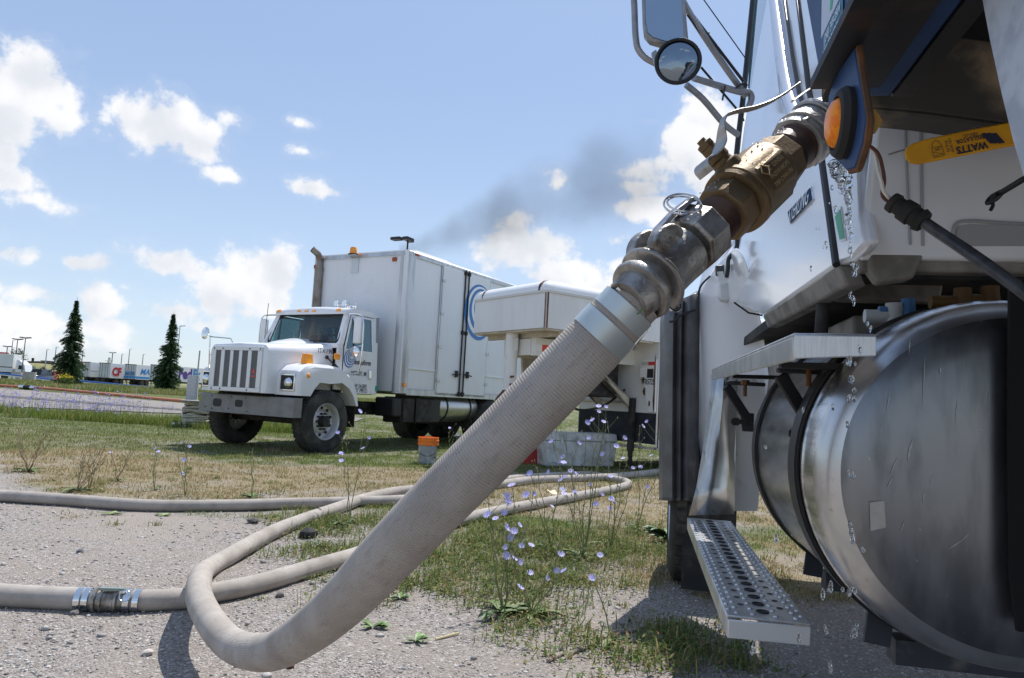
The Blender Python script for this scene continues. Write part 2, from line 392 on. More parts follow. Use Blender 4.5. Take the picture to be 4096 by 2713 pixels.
strip('road_joint', ((0, 1584), (790, 1645)), ((0, 1591), (790, 1650)), M_crack, .036)

# ------------------------------------------------------------------ shared materials
M_white = mat('truck_white_paint', (.80, .81, .82), .28, c2=(.76, .765, .77), scale=3, dirt=(.55, .52, .47), dscale=2.2, dlo=.58, dhi=.85, damt=.35, coat=.5)
M_panel = mat('box_white_panel', (.80, .81, .82), .45, c2=(.75, .76, .775), scale=1.5, dirt=(.58, .56, .52), dscale=1.3, dlo=.55, dhi=.85, damt=.4, stretch=(1, 1, .25))
M_alu = mat('aluminium_trim', (.60, .61, .62), .42, .75, c2=(.48, .49, .5), scale=8, detail=6, stretch=(1, 1, .2))
M_chrome = mat('chrome', (.78, .79, .8), .09, 1.)
M_black = mat('black_paint', (.015, .015, .016), .5)
M_dark = mat('under_chassis', (.018, .017, .016), .75, c2=(.05, .045, .04), scale=7)
M_rubber = mat('rubber', (.022, .021, .02), .8, c2=(.06, .055, .048), scale=9, detail=6, lo=.45, hi=.75)
M_tyre = mat('tyre_rubber', (.028, .027, .026), .85, c2=(.09, .082, .072), scale=4, detail=7, lo=.4, hi=.75, bump=.25, bscale=30)
M_tread = mat('tyre_tread', (.035, .033, .031), .9, c2=(.085, .078, .068), scale=12, detail=6, bump=.5, bscale=45)
M_wheel = mat('wheel_silver', (.60, .61, .62), .4, .35, c2=(.46, .46, .46), scale=9)
M_greybump = mat('bumper_grey', (.24, .24, .24), .5, .25, c2=(.19, .19, .19), scale=5, dirt=(.2, .18, .16), dscale=5, damt=.4)
M_amber = mat('amber_lens', (.95, .30, .01), .2, coat=.6, c2=(.98, .42, .02), scale=20)
M_red = mat('red_lens', (.55, .02, .015), .25, coat=.5)
M_bluelogo = mat('logo_blue', (.035, .19, .47), .4)
M_ink = mat('lettering_black', (.025, .025, .03), .5)
M_whitemark = mat('decal_white', (.82, .83, .84), .4)
M_rust = mat('rust', (.20, .085, .03), .9, c2=(.09, .045, .022), scale=14, detail=8, bump=.5)
M_rustwhite = mat('trailer_white', (.78, .785, .78), .4, c2=(.70, .70, .685), scale=2.2, dirt=(.36, .22, .10), dscale=1.8, dlo=.66, dhi=.82, damt=.55, stretch=(1, 1, .2))
M_steel = mat('brushed_steel', (.56, .565, .57), .33, .95, c2=(.45, .45, .455), scale=12, detail=6, stretch=(.4, 3, 3))
def glassy(name, tint, rough=.02, fac=.14, gloss=(1, 1, 1)):
    m = bpy.data.materials.new(name); m.use_nodes = True; t = m.node_tree; t.nodes.clear()
    o = t.nodes.new('ShaderNodeOutputMaterial'); tr = t.nodes.new('ShaderNodeBsdfTransparent'); tr.inputs[0].default_value = (*tint, 1)
    gl = t.nodes.new('ShaderNodeBsdfGlossy'); gl.inputs['Roughness'].default_value = rough; gl.inputs[0].default_value = (*gloss, 1)
    lw = t.nodes.new('ShaderNodeFresnel'); lw.inputs[0].default_value = 1.5
    f = mth(t, 'ADD', mth(t, 'MULTIPLY', lw.outputs[0], .9), fac - .04, True)
    mx = t.nodes.new('ShaderNodeMixShader'); t.links.new(f, mx.inputs[0]); t.links.new(tr.outputs[0], mx.inputs[1]); t.links.new(gl.outputs[0], mx.inputs[2])
    t.links.new(mx.outputs[0], o.inputs[0]); return m
M_glass = glassy('tinted_glass', (.58, .78, .80), fac=.06)
M_cabglass = glassy('green_cab_glass', (.45, .66, .63), fac=.1)

def plane_pt(root_m, px, py, axis, val):
    """Where the sight line through a photo point meets the plane local[axis] = val of a thing; returned in its local frame."""
    inv = root_m.inverted(); o = inv @ Vector((0, 0, CAMH)); d = inv.to_3x3() @ ray(px, py)
    return o + d * ((val - o[axis]) / d[axis])
def disc(mb, c, e1, e2, r, n=32, k=0.):
    c, e1, e2 = Vector(c), Vector(e1), Vector(e2); nn = e1.cross(e2).normalized()
    mb.face(*[c + (e1 * math.cos(2 * math.pi * i / n) + e2 * math.sin(2 * math.pi * i / n)) * r + nn * k for i in range(n)]); return mb
def swirl(c, e1, e2, r, parent, name='swirl_logo', sx=.82):
    """Round blue emblem: nested crescents closing towards the upper right."""
    e1 = Vector(e1).normalized() * sx; e2 = Vector(e2).normalized(); c = Vector(c); ob = None
    st = [(1., 0, 0), (.90, .055, .035), (.80, .10, .06), (.68, .15, .10), (.575, .20, .13), (.46, .25, .17), (.37, .28, .19), (.27, .32, .22)]
    for i, (q, ox, oy) in enumerate(st):
        mb = MB(); disc(mb, c + e1 * ox * r + e2 * oy * r, e1, e2, r * q, 40, .003 + .0012 * i)
        p = mb.build(name if i == 0 else 'crescent', M_bluelogo if i % 2 == 0 else M_whitemark, parent if i == 0 else ob)
        if i == 0: ob = p
        else: p.location = (0, 0, 0)
    return ob
def wheel(parent, x, r, w, outer, name='wheel', y=0., dual=False):
    """A truck wheel: tyre (> tread blocks), rim with hand holes, hub and nuts.  outer = +1/-1: the side that shows."""
    mb = MB(); h = w / 2
    prof = [(-h, r * .60), (-h * 1.02, r * .72), (-h, r * .88), (-h * .86, r * .965), (-h * .7, r), (h * .7, r), (h * .86, r * .965), (h, r * .88), (h * 1.02, r * .72), (h, r * .60)]
    mb.lathe([(a, q) for a, q in prof], (x, y, r), (outer, 0, 0), 48, cap=False)
    ty = mb.build(name, M_tyre, parent)
    tb = MB()
    for k in range(44):
        a = 2 * math.pi * k / 44
        for j, (u0, u1) in enumerate(((-.78, -.46), (-.40, -.06), (.0, .36), (.42, .78))):
            aa = a + (.07 if j % 2 else 0); c, s_ = math.cos(aa), math.sin(aa); c2, s2 = math.cos(aa + .105), math.sin(aa + .105)
            rr0, rr1 = r * .985, r * 1.014
            tb.hexa([(x + u * h * outer, y + q * cc, r + q * ss) for q in (rr0, rr1) for u, cc, ss in ((u0, c, s_), (u1, c, s_), (u1, c2, s2), (u0, c2, s2))])
    o = tb.build('tread', M_tread, ty); o['kind'] = 'stuff'; o.location = (0, 0, 0)
    rm = MB()
    rm.lathe([(h * .92, r * .60), (h * .98, r * .575), (h * .80, r * .54), (h * .10, r * .51), (-h * .05, r * .40), (h * .22, r * .30), (h * .25, r * .20), (h * .25, .001)], (x, y, r), (outer, 0, 0), 40, cap=False)
    rim = rm.build('rim', M_wheel, ty); rim.location = (0, 0, 0)
    hb = MB(); hb.lathe([(h * .2, r * .19), (h * .95, r * .165), (h * 1.02, r * .13), (h * 1.03, .001)], (x, y, r), (outer, 0, 0), 24)
    ob = hb.build('hub', M_dark, ty); ob.location = (0, 0, 0)
    for k in range(10):
        a = 2 * math.pi * k / 10; nb = MB()
        p = Vector((x + outer * h * .22, y + r * .255 * math.cos(a), r + r * .255 * math.sin(a)))
        nb.cyl(p, p + Vector((outer * .045, 0, 0)), .017, n=8); ob = nb.build('wheel_nut', M_black, ty); ob.location = (0, 0, 0)
    for k in range(10):
        a = 2 * math.pi * (k + .5) / 10; nb = MB()
        p = Vector((x + outer * h * .03, y + r * .435 * math.cos(a), r + r * .435 * math.sin(a)))
        nb.lathe([(0, .026), (.012, .026)], p, (outer, 0, 0), 12); ob = nb.build('hand_hole', M_black, ty); ob.location = (0, 0, 0)
    return ty

# ------------------------------------------------------------------ box truck
BT = thing('box_truck', (-4.05, 12.80, 0), R(150.13), 'white box truck with blue swirl on its side doors parked on the grass', 'truck')
BTM = Matrix.Translation((-4.05, 12.80, 0)) @ Matrix.Rotation(R(150.13), 4, 'Z')
def bts(px, py, x=-1.25): return plane_pt(BTM, px, py, 0, x)
def btf(px, py, y=-1.8): return plane_pt(BTM, px, py, 1, y)
mb = MB()
for s in (-1, 1): mb.box((s * .40, .55, .62), (s * .48, -9.4, .86))
for y in (.2, -1.2, -3, -5, -7): mb.box((-.4, y, .66), (.4, y + .12, .8))
mb.build('chassis_frame', M_dark, BT, .008)
mb = MB(); mb.box((-.55, -1.2, .55), (.55, .55, 1.15)); mb.box((-.9, -.14, .45), (.9, .14, .62)); mb.build('engine', M_dark, BT, .03)
# bumper: wraps back at both ends
pts = [(-1.20, .62), (-1.19, .76), (-1.10, .80), (1.0, .80), (1.16, .74), (1.22, .52)]
mb = MB(); mb.loft([[(x * (.985 if z < .7 else 1), y - (.03 if z in (.59, .90) else 0), z) for x, y in pts] + [(x * .97, y - .05, z) for x, y in reversed(pts)] for z in (.585, .60, .885, .90)])
bmp = mb.build('bumper', M_greybump, BT)
for x, z, w in ((.60, .745, .085), (.06, .755, .075)):
    m_ = MB(); m_.prism([(x + w * 1.25 * math.copysign(abs(math.cos(a)) ** .5, math.cos(a)), .803, z + w * .8 * math.copysign(abs(math.sin(a)) ** .5, math.sin(a))) for a in np.linspace(0, 6.28, 24)[:-1]], (0, -.01, 0))
    m_.build('tow_opening', M_black, bmp)
m_ = MB(); m_.cyl((1.06, .775, .80), (1.06, .79, .80), .055, n=18); m_.build('bumper_hole', mat('hole_through', (.28, .31, .1), .8), bmp)
for x, z in ((.9, .66), (.75, .86), (.72, .64), (.3, .66), (.25, .86), (-.1, .85), (-.15, .63)):
    m_ = MB(); m_.cyl((x, .80, z), (x, .808, z), .011, n=8); m_.build('bolt', M_black, bmp)
# hood
def hood_ring(y, w, zb, zt, rad, drop=0.):
    out = [(-w, y, zb)]
    for k in range(7):
        a = math.pi / 2 * k / 6; out.append((-w + rad - rad * math.cos(a), y, zt - rad + rad * math.sin(a)))
    out.append((0, y, zt + .02))
    for k in range(7):
        a = math.pi / 2 * (6 - k) / 6; out.append((w - rad + rad * math.cos(a), y, zt - rad + rad * math.sin(a)))
    out.append((w, y, zb)); return out
mb = MB(); mb.loft([hood_ring(y, w, .95, zt, rd) for y, w, zt, rd in ((.955, .67, 1.70, .10), (.93, .70, 1.735, .12), (.86, .715, 1.755, .13), (.3, .78, 1.80, .16), (-.1, .83, 1.845, .17), (-.36, .86, 1.87, .17))])
hood = mb.build('hood', M_white, BT)
mb = MB(); mb.loft([[(x * w, y, z0 + (z1 * (1 - x * x))) for x in np.linspace(-1, 1, 9)] for y, w, z0, z1 in ((.25, .30, 1.79, .03), (.1, .36, 1.81, .07), (-.2, .40, 1.84, .11), (-.40, .42, 1.86, .11))], cap=False, closed=False)
mb.build('hood_bulge', M_white, hood)
# grille: bright frame with five mesh slots
fr = MB(); y0 = .958
xs = [-.60, -.50, -.355, -.27, -.13, -.055, .085, .16, .30, .385, .52, .60]
gz0, gz1 = 1.02, 1.63
for i in range(0, 12, 2): fr.box((xs[i], y0, gz0), (xs[i + 1], y0 + .02, gz1))
fr.box((-.60, y0, gz1), (.60, y0 + .02, 1.70)); fr.box((-.60, y0, .955), (.60, y0 + .02, gz0))
gr = fr.build('grille', mat('grille_bright', (.74, .75, .76), .35, .25), BT, .006)
M_mesh = bpy.data.materials.new('grille_mesh'); M_mesh.use_nodes = True; t = M_mesh.node_tree; b = t.nodes['Principled BSDF']
tx = t.nodes.new('ShaderNodeTexCoord'); outs = []
for sg in (1, -1):
    mp = t.nodes.new('ShaderNodeMapping'); mp.inputs['Rotation'].default_value = (0, sg * R(62), 0); t.links.new(tx.outputs['Object'], mp.inputs[0])
    w_ = t.nodes.new('ShaderNodeTexWave'); w_.bands_direction = 'X'; w_.inputs['Scale'].default_value = 17; w_.inputs['Distortion'].default_value = 0
    t.links.new(mp.outputs[0], w_.inputs[0]); outs.append(mapr(t, w_.outputs[1], .82, .96))
f = mth(t, 'MAXIMUM', outs[0], outs[1]); t.links.new(mixc(t, f, (.02, .02, .022), (.26, .265, .27)), b.inputs['Base Color']); b.inputs['Roughness'].default_value = .5
for i in range(1, 11, 2):
    m_ = MB(); m_.box((xs[i] - .005, y0 - .01, gz0 - .005), (xs[i + 1] + .005, y0 + .006, gz1 + .005)); m_.build('grille_slot', M_mesh, gr)
for x, z in ((-.56, 1.66), (.56, 1.66), (-.31, 1.66), (.34, 1.66), (-.31, .985), (.34, .985), (.56, .985)):
    m_ = MB(); m_.cyl((x, y0 + .02, z), (x, y0 + .028, z), .012, n=8); m_.build('bolt', M_dark, gr)
m_ = MB(); m_.box((xs[1] + .02, y0 + .007, 1.20), (xs[2] - .02, y0 + .012, 1.225)); m_.prism([(xs[1] + .03, y0 + .007, 1.26), (xs[2] - .03, y0 + .007, 1.26), ((xs[1] + xs[2]) / 2, y0 + .007, 1.35)], (0, .004, 0)); m_.build('warning_triangle', M_red, gr)
# fenders
prof = [(y * (.80 if y < 0 else 1), z) for y, z in [(.72, .94), (.73, 1.22), (.70, 1.34), (.60, 1.43), (.40, 1.475), (.0, 1.48), (-.30, 1.45), (-.55, 1.36), (-.72, 1.20), (-.84, .98), (-.90, .80), (-.84, .80), (-.72, .98), (-.58, 1.10), (-.35, 1.19), (0, 1.22), (.25, 1.17), (.42, 1.06), (.50, .94)]]
for s in (-1, 1):
    mb = MB(); mb.loft([[(s * x, y - (dy if y > .4 else 0), z - dz if z > 1.2 else z) for y, z in prof] for x, dy, dz in ((.68, 0, 0), (1.10, 0, 0), (1.17, .02, .02), (1.20, .06, .06))])
    fd = mb.build('fender', M_white, BT, sharp=30)
    mb = MB(); mb.prism([(s * .80, .725, 1.005), (s * 1.12, .715, 1.005), (s * 1.12, .715, 1.285), (s * .80, .725, 1.285)], (0, .02, 0)); hl = mb.build('headlight', M_chrome, BT, .012)
    mb = MB(); mb.prism([(s * .825, .74, 1.03), (s * 1.095, .735, 1.03), (s * 1.095, .735, 1.26), (s * .825, .74, 1.26)], (0, .008, 0)); mb.build('bezel_recess', M_black, hl)
    mb = MB(); mb.lathe([(0, .085), (.02, .083), (.045, .06), (.055, .001)], (s * 1.00, .742, 1.14), (0, 1, 0), 24); mb.build('lens', M_chrome, hl)
    mb = MB(); mb.hexa([(s * .98 - .07, .28, 1.47), (s * .98 + .07, .28, 1.47), (s * .98 + .07, .44, 1.47), (s * .98 - .07, .44, 1.47), (s * .98 - .055, .29, 1.64), (s * .98 + .055, .29, 1.64), (s * .98 + .055, .43, 1.64), (s * .98 - .055, .43, 1.64)]); mb.build('turn_signal', M_amber, BT, .012)
    mb = MB(); mb.ell((s * 1.195, .52, 1.27), .03, .038, .045); mb.build('marker_lamp', M_amber, BT)
for s in (-1, 1): wheel(BT, s * 1.03, .525, .30, s)
for y in (-5.2, -6.5):
    for s in (-1, 1): wheel(BT, s * 1.0, .52, .55, s, y=y)
# cab
cz0, czb, czt = 1.02, 1.78, 2.50
yb0, yb1 = -.60, -1.66      # cowl, back
def ring_cab(z, w, yf, yr): return (z, w, yf, yr)
# side with door opening: pillars built round the glass
for s in (-1, 1):
    mb = MB(); W0, W1 = .98, .90
    def cs(y, z, s=s): # cab side surface
        return (s * (W0 if z <= czb else W0 + (W1 - W0) * (z - czb) / (czt - czb)), y, z)
    mb.prism([cs(-.52, cz0 + .05), cs(-.70, cz0 + .05), cs(-.70, czb + .08), cs(-.58, czb + .08)], (-s * .05, 0, 0))           # cowl side
    mb.prism([cs(-.585, czb + .08), cs(-.70, czb + .08), cs(-.90, czt - .06), cs(-.82, czt - .06)], (-s * .05, 0, 0))          # front pillar
    mb.prism([cs(-1.50, cz0), cs(yb1, cz0), cs(yb1, czt - .06), cs(-1.50, czt - .06)], (-s * .05, 0, 0))                       # rear pillar
    mb.prism([cs(-.82, czt - .06), cs(yb1, czt - .06), cs(yb1, czt + .0), cs(-.80, czt + .0)], (-s * .05, 0, 0))
    mb.build('cab_side', M_white, BT, .01)
    # door leaf
    yA, yB = -.705, -1.495
    mb = MB()
    lo_ = [cs(yA, cz0), cs(yB, cz0), cs(yB, czb + .02), cs(yA, czb + .02)]
    mb.prism(lo_, (s * .008, 0, 0))
    mb.prism([cs(yA, czb + .02), cs(yA - .045, czb + .02), cs(-.935, czt - .10), cs(-.90, czt - .07)], (s * .008, 0, 0))
    mb.prism([cs(-.90, czt - .07), cs(-.935, czt - .11), cs(yB + .05, czt - .11), cs(yB, czt - .07)], (s * .008, 0, 0))
    mb.prism([cs(yB + .05, czb + .02), cs(yB, czb + .02), cs(yB, czt - .07), cs(yB + .05, czt - .11)], (s * .008, 0, 0))
    dr = mb.build('door', M_white, BT, .006)
    mb = MB(); mb.prism([cs(yA - .045, czb + .02), cs(yB + .05, czb + .02), cs(yB + .05, czt - .11), cs(-.935, czt - .11)], (-s * .004, 0, 0)); mb.build('window', M_glass, dr)
    mb = MB()
    mb.prism([cs(yA - .25, czb + .02), cs(yA - .275, czb + .02), cs(yA - .275, czt - .11), cs(yA - .25, czt - .11)], (s * .006, 0, 0)); mb.build('vent_bar', M_black, dr)
    mb = MB(); mb.box((s * .99, -1.38, 1.30), (s * 1.01, -1.46, 1.46)); mb.build('handle', M_chrome, dr, .01)
    mb = MB()
    for (ya, za, yb_, zb_) in ((yA, cz0, yA, czb + .02), (yB, cz0, yB, czt - .07), (yA, cz0, yB, cz0)):
        mb.bar(cs(ya, za), cs(yb_, zb_), .012, .012, up=(0, .3, 1) if ya != yb_ else (0, 1, 0))
    mb.build('door_gap', M_dark, dr)
# roof with a rounded front brow
mb = MB(); mb.loft([[(x * w, y, z0 + .05 * (1 - x * x)) for x in np.linspace(-1, 1, 11)] + [(x * w, y, zl) for x in np.linspace(1, -1, 11)] for y, w, z0, zl in ((-.76, .86, 2.46, 2.43), (-.80, .905, 2.515, 2.43), (-.95, .915, 2.545, 2.45), (-1.5, .915, 2.545, 2.45), (-1.67, .89, 2.50, 2.45))])
mb.build('cab_roof', M_white, BT, sharp=50)
mb = MB(); mb.box((-.93, -1.60, cz0), (.93, -1.655, 1.72)); mb.box((-.93, -1.60, 2.28), (.93, -1.655, 2.46)); mb.box((-.93, -1.60, 1.72), (-.55, -1.655, 2.28)); mb.box((.55, -1.60, 1.72), (.93, -1.655, 2.28)); mb.build('cab_back', mat('cab_grey_lining', (.30, .32, .33), .8), BT)
mb = MB(); mb.box((-.55, -1.62, 1.72), (.55, -1.625, 2.28)); mb.build('rear_window', M_glass, BT)
mb = MB(); mb.box((-.93, -1.6, cz0), (.93, -.62, cz0 + .06)); mb.box((-.93, -.62, cz0), (.93, -.70, 1.86)); mb.box((-.9, -.66, 1.7), (.9, -.95, 1.84)); mb.build('cab_interior', M_black, BT, .02)
for x in (-.48, .48):
    mb = MB(); mb.box((x - .24, -1.05, 1.3), (x + .24, -1.5, 1.5)); mb.hexa([(x - .24, -1.42, 1.5), (x + .24, -1.42, 1.5), (x + .24, -1.54, 1.5), (x - .24, -1.54, 1.5), (x - .21, -1.48, 2.12), (x + .21, -1.48, 2.12), (x + .21, -1.57, 2.12), (x - .21, -1.57, 2.12)]); mb.build('seat', mat('seat_vinyl', (.02, .02, .022), .7), BT, .05)
mb = MB(); mb.torus((-.48, -1.02, 1.90), (0, -.75, .66), .22, .016); mb.cyl((-.48, -1.02, 1.9), (-.48, -.8, 1.7), .025); mb.build('steering_wheel', M_black, BT)
# windscreen and its rubber surround
def ws(u, v): # u -1..1, v 0..1
    return Vector((u * (.90 + (.82 - .90) * v), -.605 - .215 * v - .03 * (u * u), 1.885 + (2.425 - 1.885) * v))
mb = MB(); mb.loft([[ws(u, v) for u in np.linspace(-.97, .97, 13)] for v in (.02, .5, .98)], cap=False, closed=False); mb.build('windshield', M_glass, BT)
bd = [(-.9, 0), (.9, 0), (.97, .06), (1, .18), (1, .86), (.96, .97), (.88, 1), (-.88, 1), (-.96, .97), (-1, .86), (-1, .18), (-.97, .06), (-.9, 0), (0, 0)]
pth = [];
for (a, b_), (c, d) in zip(bd[:-2], bd[1:-1]):
    for k in range(6): pth.append(ws(a + (c - a) * k / 6, b_ + (d - b_) * k / 6) + Vector((0, .006, 0)))
pth.append(pth[0]); mb = MB(); mb.tube(pth, .02, 8); mb.build('windshield_seal', M_black, BT)
mb = MB()
for s in (-1, 1): mb.prism([(s * .86, -.60, 1.83), (s * .985, -.60, 1.83), (s * .90, -.83, 2.46), (s * .80, -.82, 2.46)], (0, -.03, 0))
mb.box((-.96, -.56, 1.80), (.96, -.64, 1.885)); mb.build('windshield_frame', M_white, BT, .01)
for x0 in (-.25, .45):
    mb = MB(); a = ws(x0, .02) + Vector((0, .03, 0)); b_ = ws(x0 - .55, .10) + Vector((0, .03, .0)); mb.tube([a, a + Vector((0, .02, .02)), b_], .009, 6); mb.build('wiper', M_black, BT)
for x in (-.72, -.13, 0.06, .25, .80):
    mb = MB(); mb.hexa([(x - .055, -.75, 2.475), (x + .055, -.75, 2.475), (x + .055, -.82, 2.50), (x - .055, -.82, 2.50), (x - .045, -.765, 2.52), (x + .045, -.765, 2.52), (x + .045, -.83, 2.545), (x - .045, -.83, 2.545)]); mb.build('roof_marker', M_amber, BT, .006)
# air horns
for x, L in ((-.42, .36), (-.62, .30)):
    mb = MB(); mb.lathe([(0, .055), (.01, .058), (.05, .035), (.12, .018), (L, .013)], (x, -1.0, 2.66), (0, -1, 0), 16); mb.ell((x, -1.0 - L, 2.65), .05, .05, .05); mb.cyl((x, -1.05, 2.52), (x, -1.05, 2.66), .012); mb.cyl((x, -.97 - L, 2.52), (x, -.97 - L, 2.66), .012); mb.build('air_horn', M_chrome, BT)
# mirrors
for s in (-1, 1):
    mr = MB(); mr.tube(smooth_path([(s * .93, -.83, 2.44), (s * 1.2, -.80, 2.42), (s * 1.28, -.80, 2.36), (s * 1.28, -.80, 1.45), (s * 1.24, -.80, 1.38), (s * .99, -.82, 1.36)], 5), .014, 8)
    mr.tube([(s * .96, -.90, 2.40), (s * 1.25, -.80, 1.9)], .011, 8); mr.tube([(s * 1.0, -.8, 1.8), (s * 1.27, -.80, 1.86)], .012, 8)
    mo = mr.build('mirror', M_chrome, BT)
    mb = MB(); mb.box((s * 1.10, -.77, 1.90), (s * 1.28, -.83, 2.36)); mb.build('mirror_housing', M_white, mo, .02)
    mb = MB(); mb.lathe([(0, .001), (.004, .06), (.02, .1), (.035, .1), (.05, .06), (.06, .001)], (s * 1.17, -.80, 1.75), (0, 1, 0), 20); mb.build('convex_mirror', M_chrome, mo)
mb = MB(); mb.tube([(.55, .62, 1.77), (.62, .62, 1.86), (1.02, .74, 1.88)], .010, 8); mb.tube([(1.02, .74, 1.9), (.99, .72, 1.25), (.97, .7, 1.2)], .011, 8); mb.tube([(1.0, .73, 1.58), (.72, .75, 1.46)], .009, 8); fm = mb.build('hood_mirror', M_chrome, BT)
mb = MB(); mb.lathe([(0, .001), (.012, .07), (.035, .105), (.05, .108), (.055, .10), (.05, .001)], (1.06, .76, 1.93), (.1, .95, .1), 24); mb.build('convex_mirror', M_chrome, fm)
mb = MB(); mb.tube([(1.0, -.66, 1.9), (1.04, -.72, 2.65)], .006, 6); mb.build('antenna', M_dark, BT)
for o in BT.children:      # cab set forward on the frame
    if o.name.split('.')[0] in ('cab_side', 'door', 'cab_roof', 'cab_back', 'rear_window', 'cab_interior', 'seat', 'steering_wheel', 'windshield', 'windshield_seal', 'windshield_frame', 'wiper', 'roof_marker', 'air_horn', 'mirror', 'antenna'): o.location.y += .21
# stack
mb = MB(); mb.tube([(1.02, -1.735, 1.0), (1.02, -1.735, 3.55)], .085, 20); mb.tube([(1.02, -1.735, 3.50), (1.02, -1.735, 3.56)], .092, 20)
mb.tube(smooth_path([(1.02, -1.735, 3.54), (1.02, -1.735, 3.72), (1.04, -1.70, 3.84), (1.10, -1.58, 3.94)], 5), .068, 20, cap=False); mb.build('exhaust_stack', mat('stack_steel', (.28, .25, .22), .45, .7, c2=(.20, .15, .11), scale=5), BT)
# hood latch strap, side marker
mb = MB(); a = bts(1308, 1430, -.87); c = bts(1345, 1468, -.98); mb.tube([a, c], .012, 8); mb.ell(a, .03, .035, .035); mb.bar(c + Vector((0, .06, .04)), c + Vector((0, -.07, -.05)), .03, .045, up=(1, 0, 0)); mb.build('hood_latch', M_black, BT)
p = bts(1347, 1427, -.985); mb = MB(); mb.box((-.98, p.y - .07, p.z - .05), (-1.0, p.y + .07, p.z + .05)); mb.build('side_marker', M_amber, BT, .006)
# door lettering
def door_pt(px, py): q = bts(px, py, -.988); return Vector((-.9905, q.y, q.z))
swirl(door_pt(1397, 1436), (0, -1, 0), (0, 0, 1), .155, BT, sx=.92)
for txt, px, py, hpx, bold, wpx in (('Insituform', 1450, 1451, 24, .02, 66), ('DETROIT, MI', 1434, 1495, 20, .008, 62), ('GVW 54,000', 1433, 1545, 20, .008, 64), ('USDOT 799121', 1432, 1563, 19, .008, 72)):
    a, c = door_pt(px - wpx / 2, py), door_pt(px + wpx / 2, py + 1); mb = MB(); mb.text(txt, (a + c) / 2, (0, -1, 0), (0, 0, 1), hpx / 2889 * 12.6 * 1.25, bold, .002, width=abs(a.y - c.y), shear=.15 if txt[0] == 'I' else 0); mb.build('lettering', M_ink, BT)
q = bts(1307, 1406, -.868); mb = MB(); mb.text('ITK1903', (-.868, q.y, q.z), (0, -1, .02), (0, 0, 1), .115, .008, .006, width=.42); mb.build('lettering', M_ink, BT)
p = bts(1507, 1555, -.985); mb = MB(); mb.box((-.98, p.y - .035, p.z - .05), (-.984, p.y + .035, p.z + .05)); mb.build('green_sticker', mat('sticker_green', (.03, .3, .2), .5), BT)
# cargo box
X1, YF, YR, Z0, Z1 = 1.25, -1.80, -9.6, 1.10, 3.86
mb = MB(); mb.box((-X1 + .03, YF, Z0), (X1 - .03, YF - .04, Z1 - .05)); bf = mb.build('front_panel', M_panel, BT)
mb = MB(); mb.box((-X1 + .02, YR, Z0 + .05), (-X1 + .05, YF - .10, Z1 - .05)); mb.box((X1 - .02, YR, Z0 + .05), (X1 - .05, YF - .10, Z1 - .05)); bs = mb.build('side_panel', M_panel, BT)
mb = MB(); mb.box((-X1 + .03, YR, Z1 - .05), (X1 - .03, YF, Z1 - .02)); mb.box((-X1 + .03, YR, Z0), (X1 - .03, YR + .04, Z1)); mb.build('box_shell', M_panel, BT)
for s in (-1, 1):
    mb = MB(); rr = .17
    arc = [(s * (X1 - rr + rr * math.sin(a)), YF - rr + rr * math.cos(a) + .012) for a in np.linspace(0, math.pi / 2, 8)]
    arc = [(s * (X1 - rr - .02), YF + .012)] + arc + [(s * X1, YF - rr - .05)]
    inn = [(s * (X1 - rr - .02), YF - .03), (s * (X1 - .06), YF - .08), (s * (X1 - .06), YF - rr - .05)][::-1]
    mb.loft([[(x, y, z) for x, y in arc + inn] for z in (Z0 - .03, Z1 - .10)]); mb.build('corner_post', M_alu, BT)
    mb = MB(); mb.box((s * (X1 - .06), YR, Z0 - .06), (s * (X1 + .006), YF - .20, Z0 + .05)); mb.box((s * (X1 - .02), YR, Z0 + .05), (s * (X1 + .003), YF - .20, Z0 + .075)); mb.build('bottom_rail', M_alu, BT, .006)
    rl = MB(); rl.loft([[(s * (X1 - .10), y, Z1 - .0), (s * (X1 - .04), y, Z1 - .01), (s * (X1 + .003), y, Z1 - .05), (s * (X1 + .004), y, Z1 - .13), (s * (X1 - .02), y, Z1 - .13)] for y in (YF - .15, YR)]); rl.build('top_rail', M_alu, BT)
mb = MB(); mb.loft([[(x, YF - .16, Z1), (x, YF - .06, Z1 - .005), (x, YF + .0, Z1 - .04), (x, YF + .014, Z1 - .12), (x, YF - .02, Z1 - .12)] for x in (-X1 + .10, X1 - .10)]); mb.build('front_rail', M_alu, BT)
for s in (-1, 1):
    mb = MB(); mb.loft([[(s * (X1 - .10 + .10 * f), YF - .16 + .16 * g * (1 - .0), z) for f, g in ((0, 0), (0, 1), (.55, .82), (.9, .45), (1, 0))] for z in (Z1 - .13, Z1 - .02)]); mb.build('corner_cap', M_alu, BT, .02)
# rivets: tiny, joined
rv = MB()
def rivet(x, y, z, ax):
    e = .006
    rv.ell((x, y, z), e if ax else .004, .004 if ax else e, e, 5, 3)
for x in np.linspace(-1.06, 1.06, 7):
    for z in np.arange(Z0 + .06, Z1 - .15, .085): rivet(x, YF + .002, z, True)
for x in np.arange(-1.1, 1.1, .045): rivet(x, YF + .002, Z1 - .15, True)
for y in [YF - .24, YF - .62, YF - .98, -3.14, -4.2] + list(np.arange(-5.0, -9.4, -.6)):
    for z in np.arange(Z0 + .12, Z1 - .18, .09): rivet(-X1 + .018, y, z, False)
for y in np.arange(-2.1, -9.4, -.07): rivet(-X1 - .006, y, Z0 - .0, False)
o = rv.build('rivet', mat('rivet_grey', (.45, .46, .48), .5), BT); o['kind'] = 'stuff'
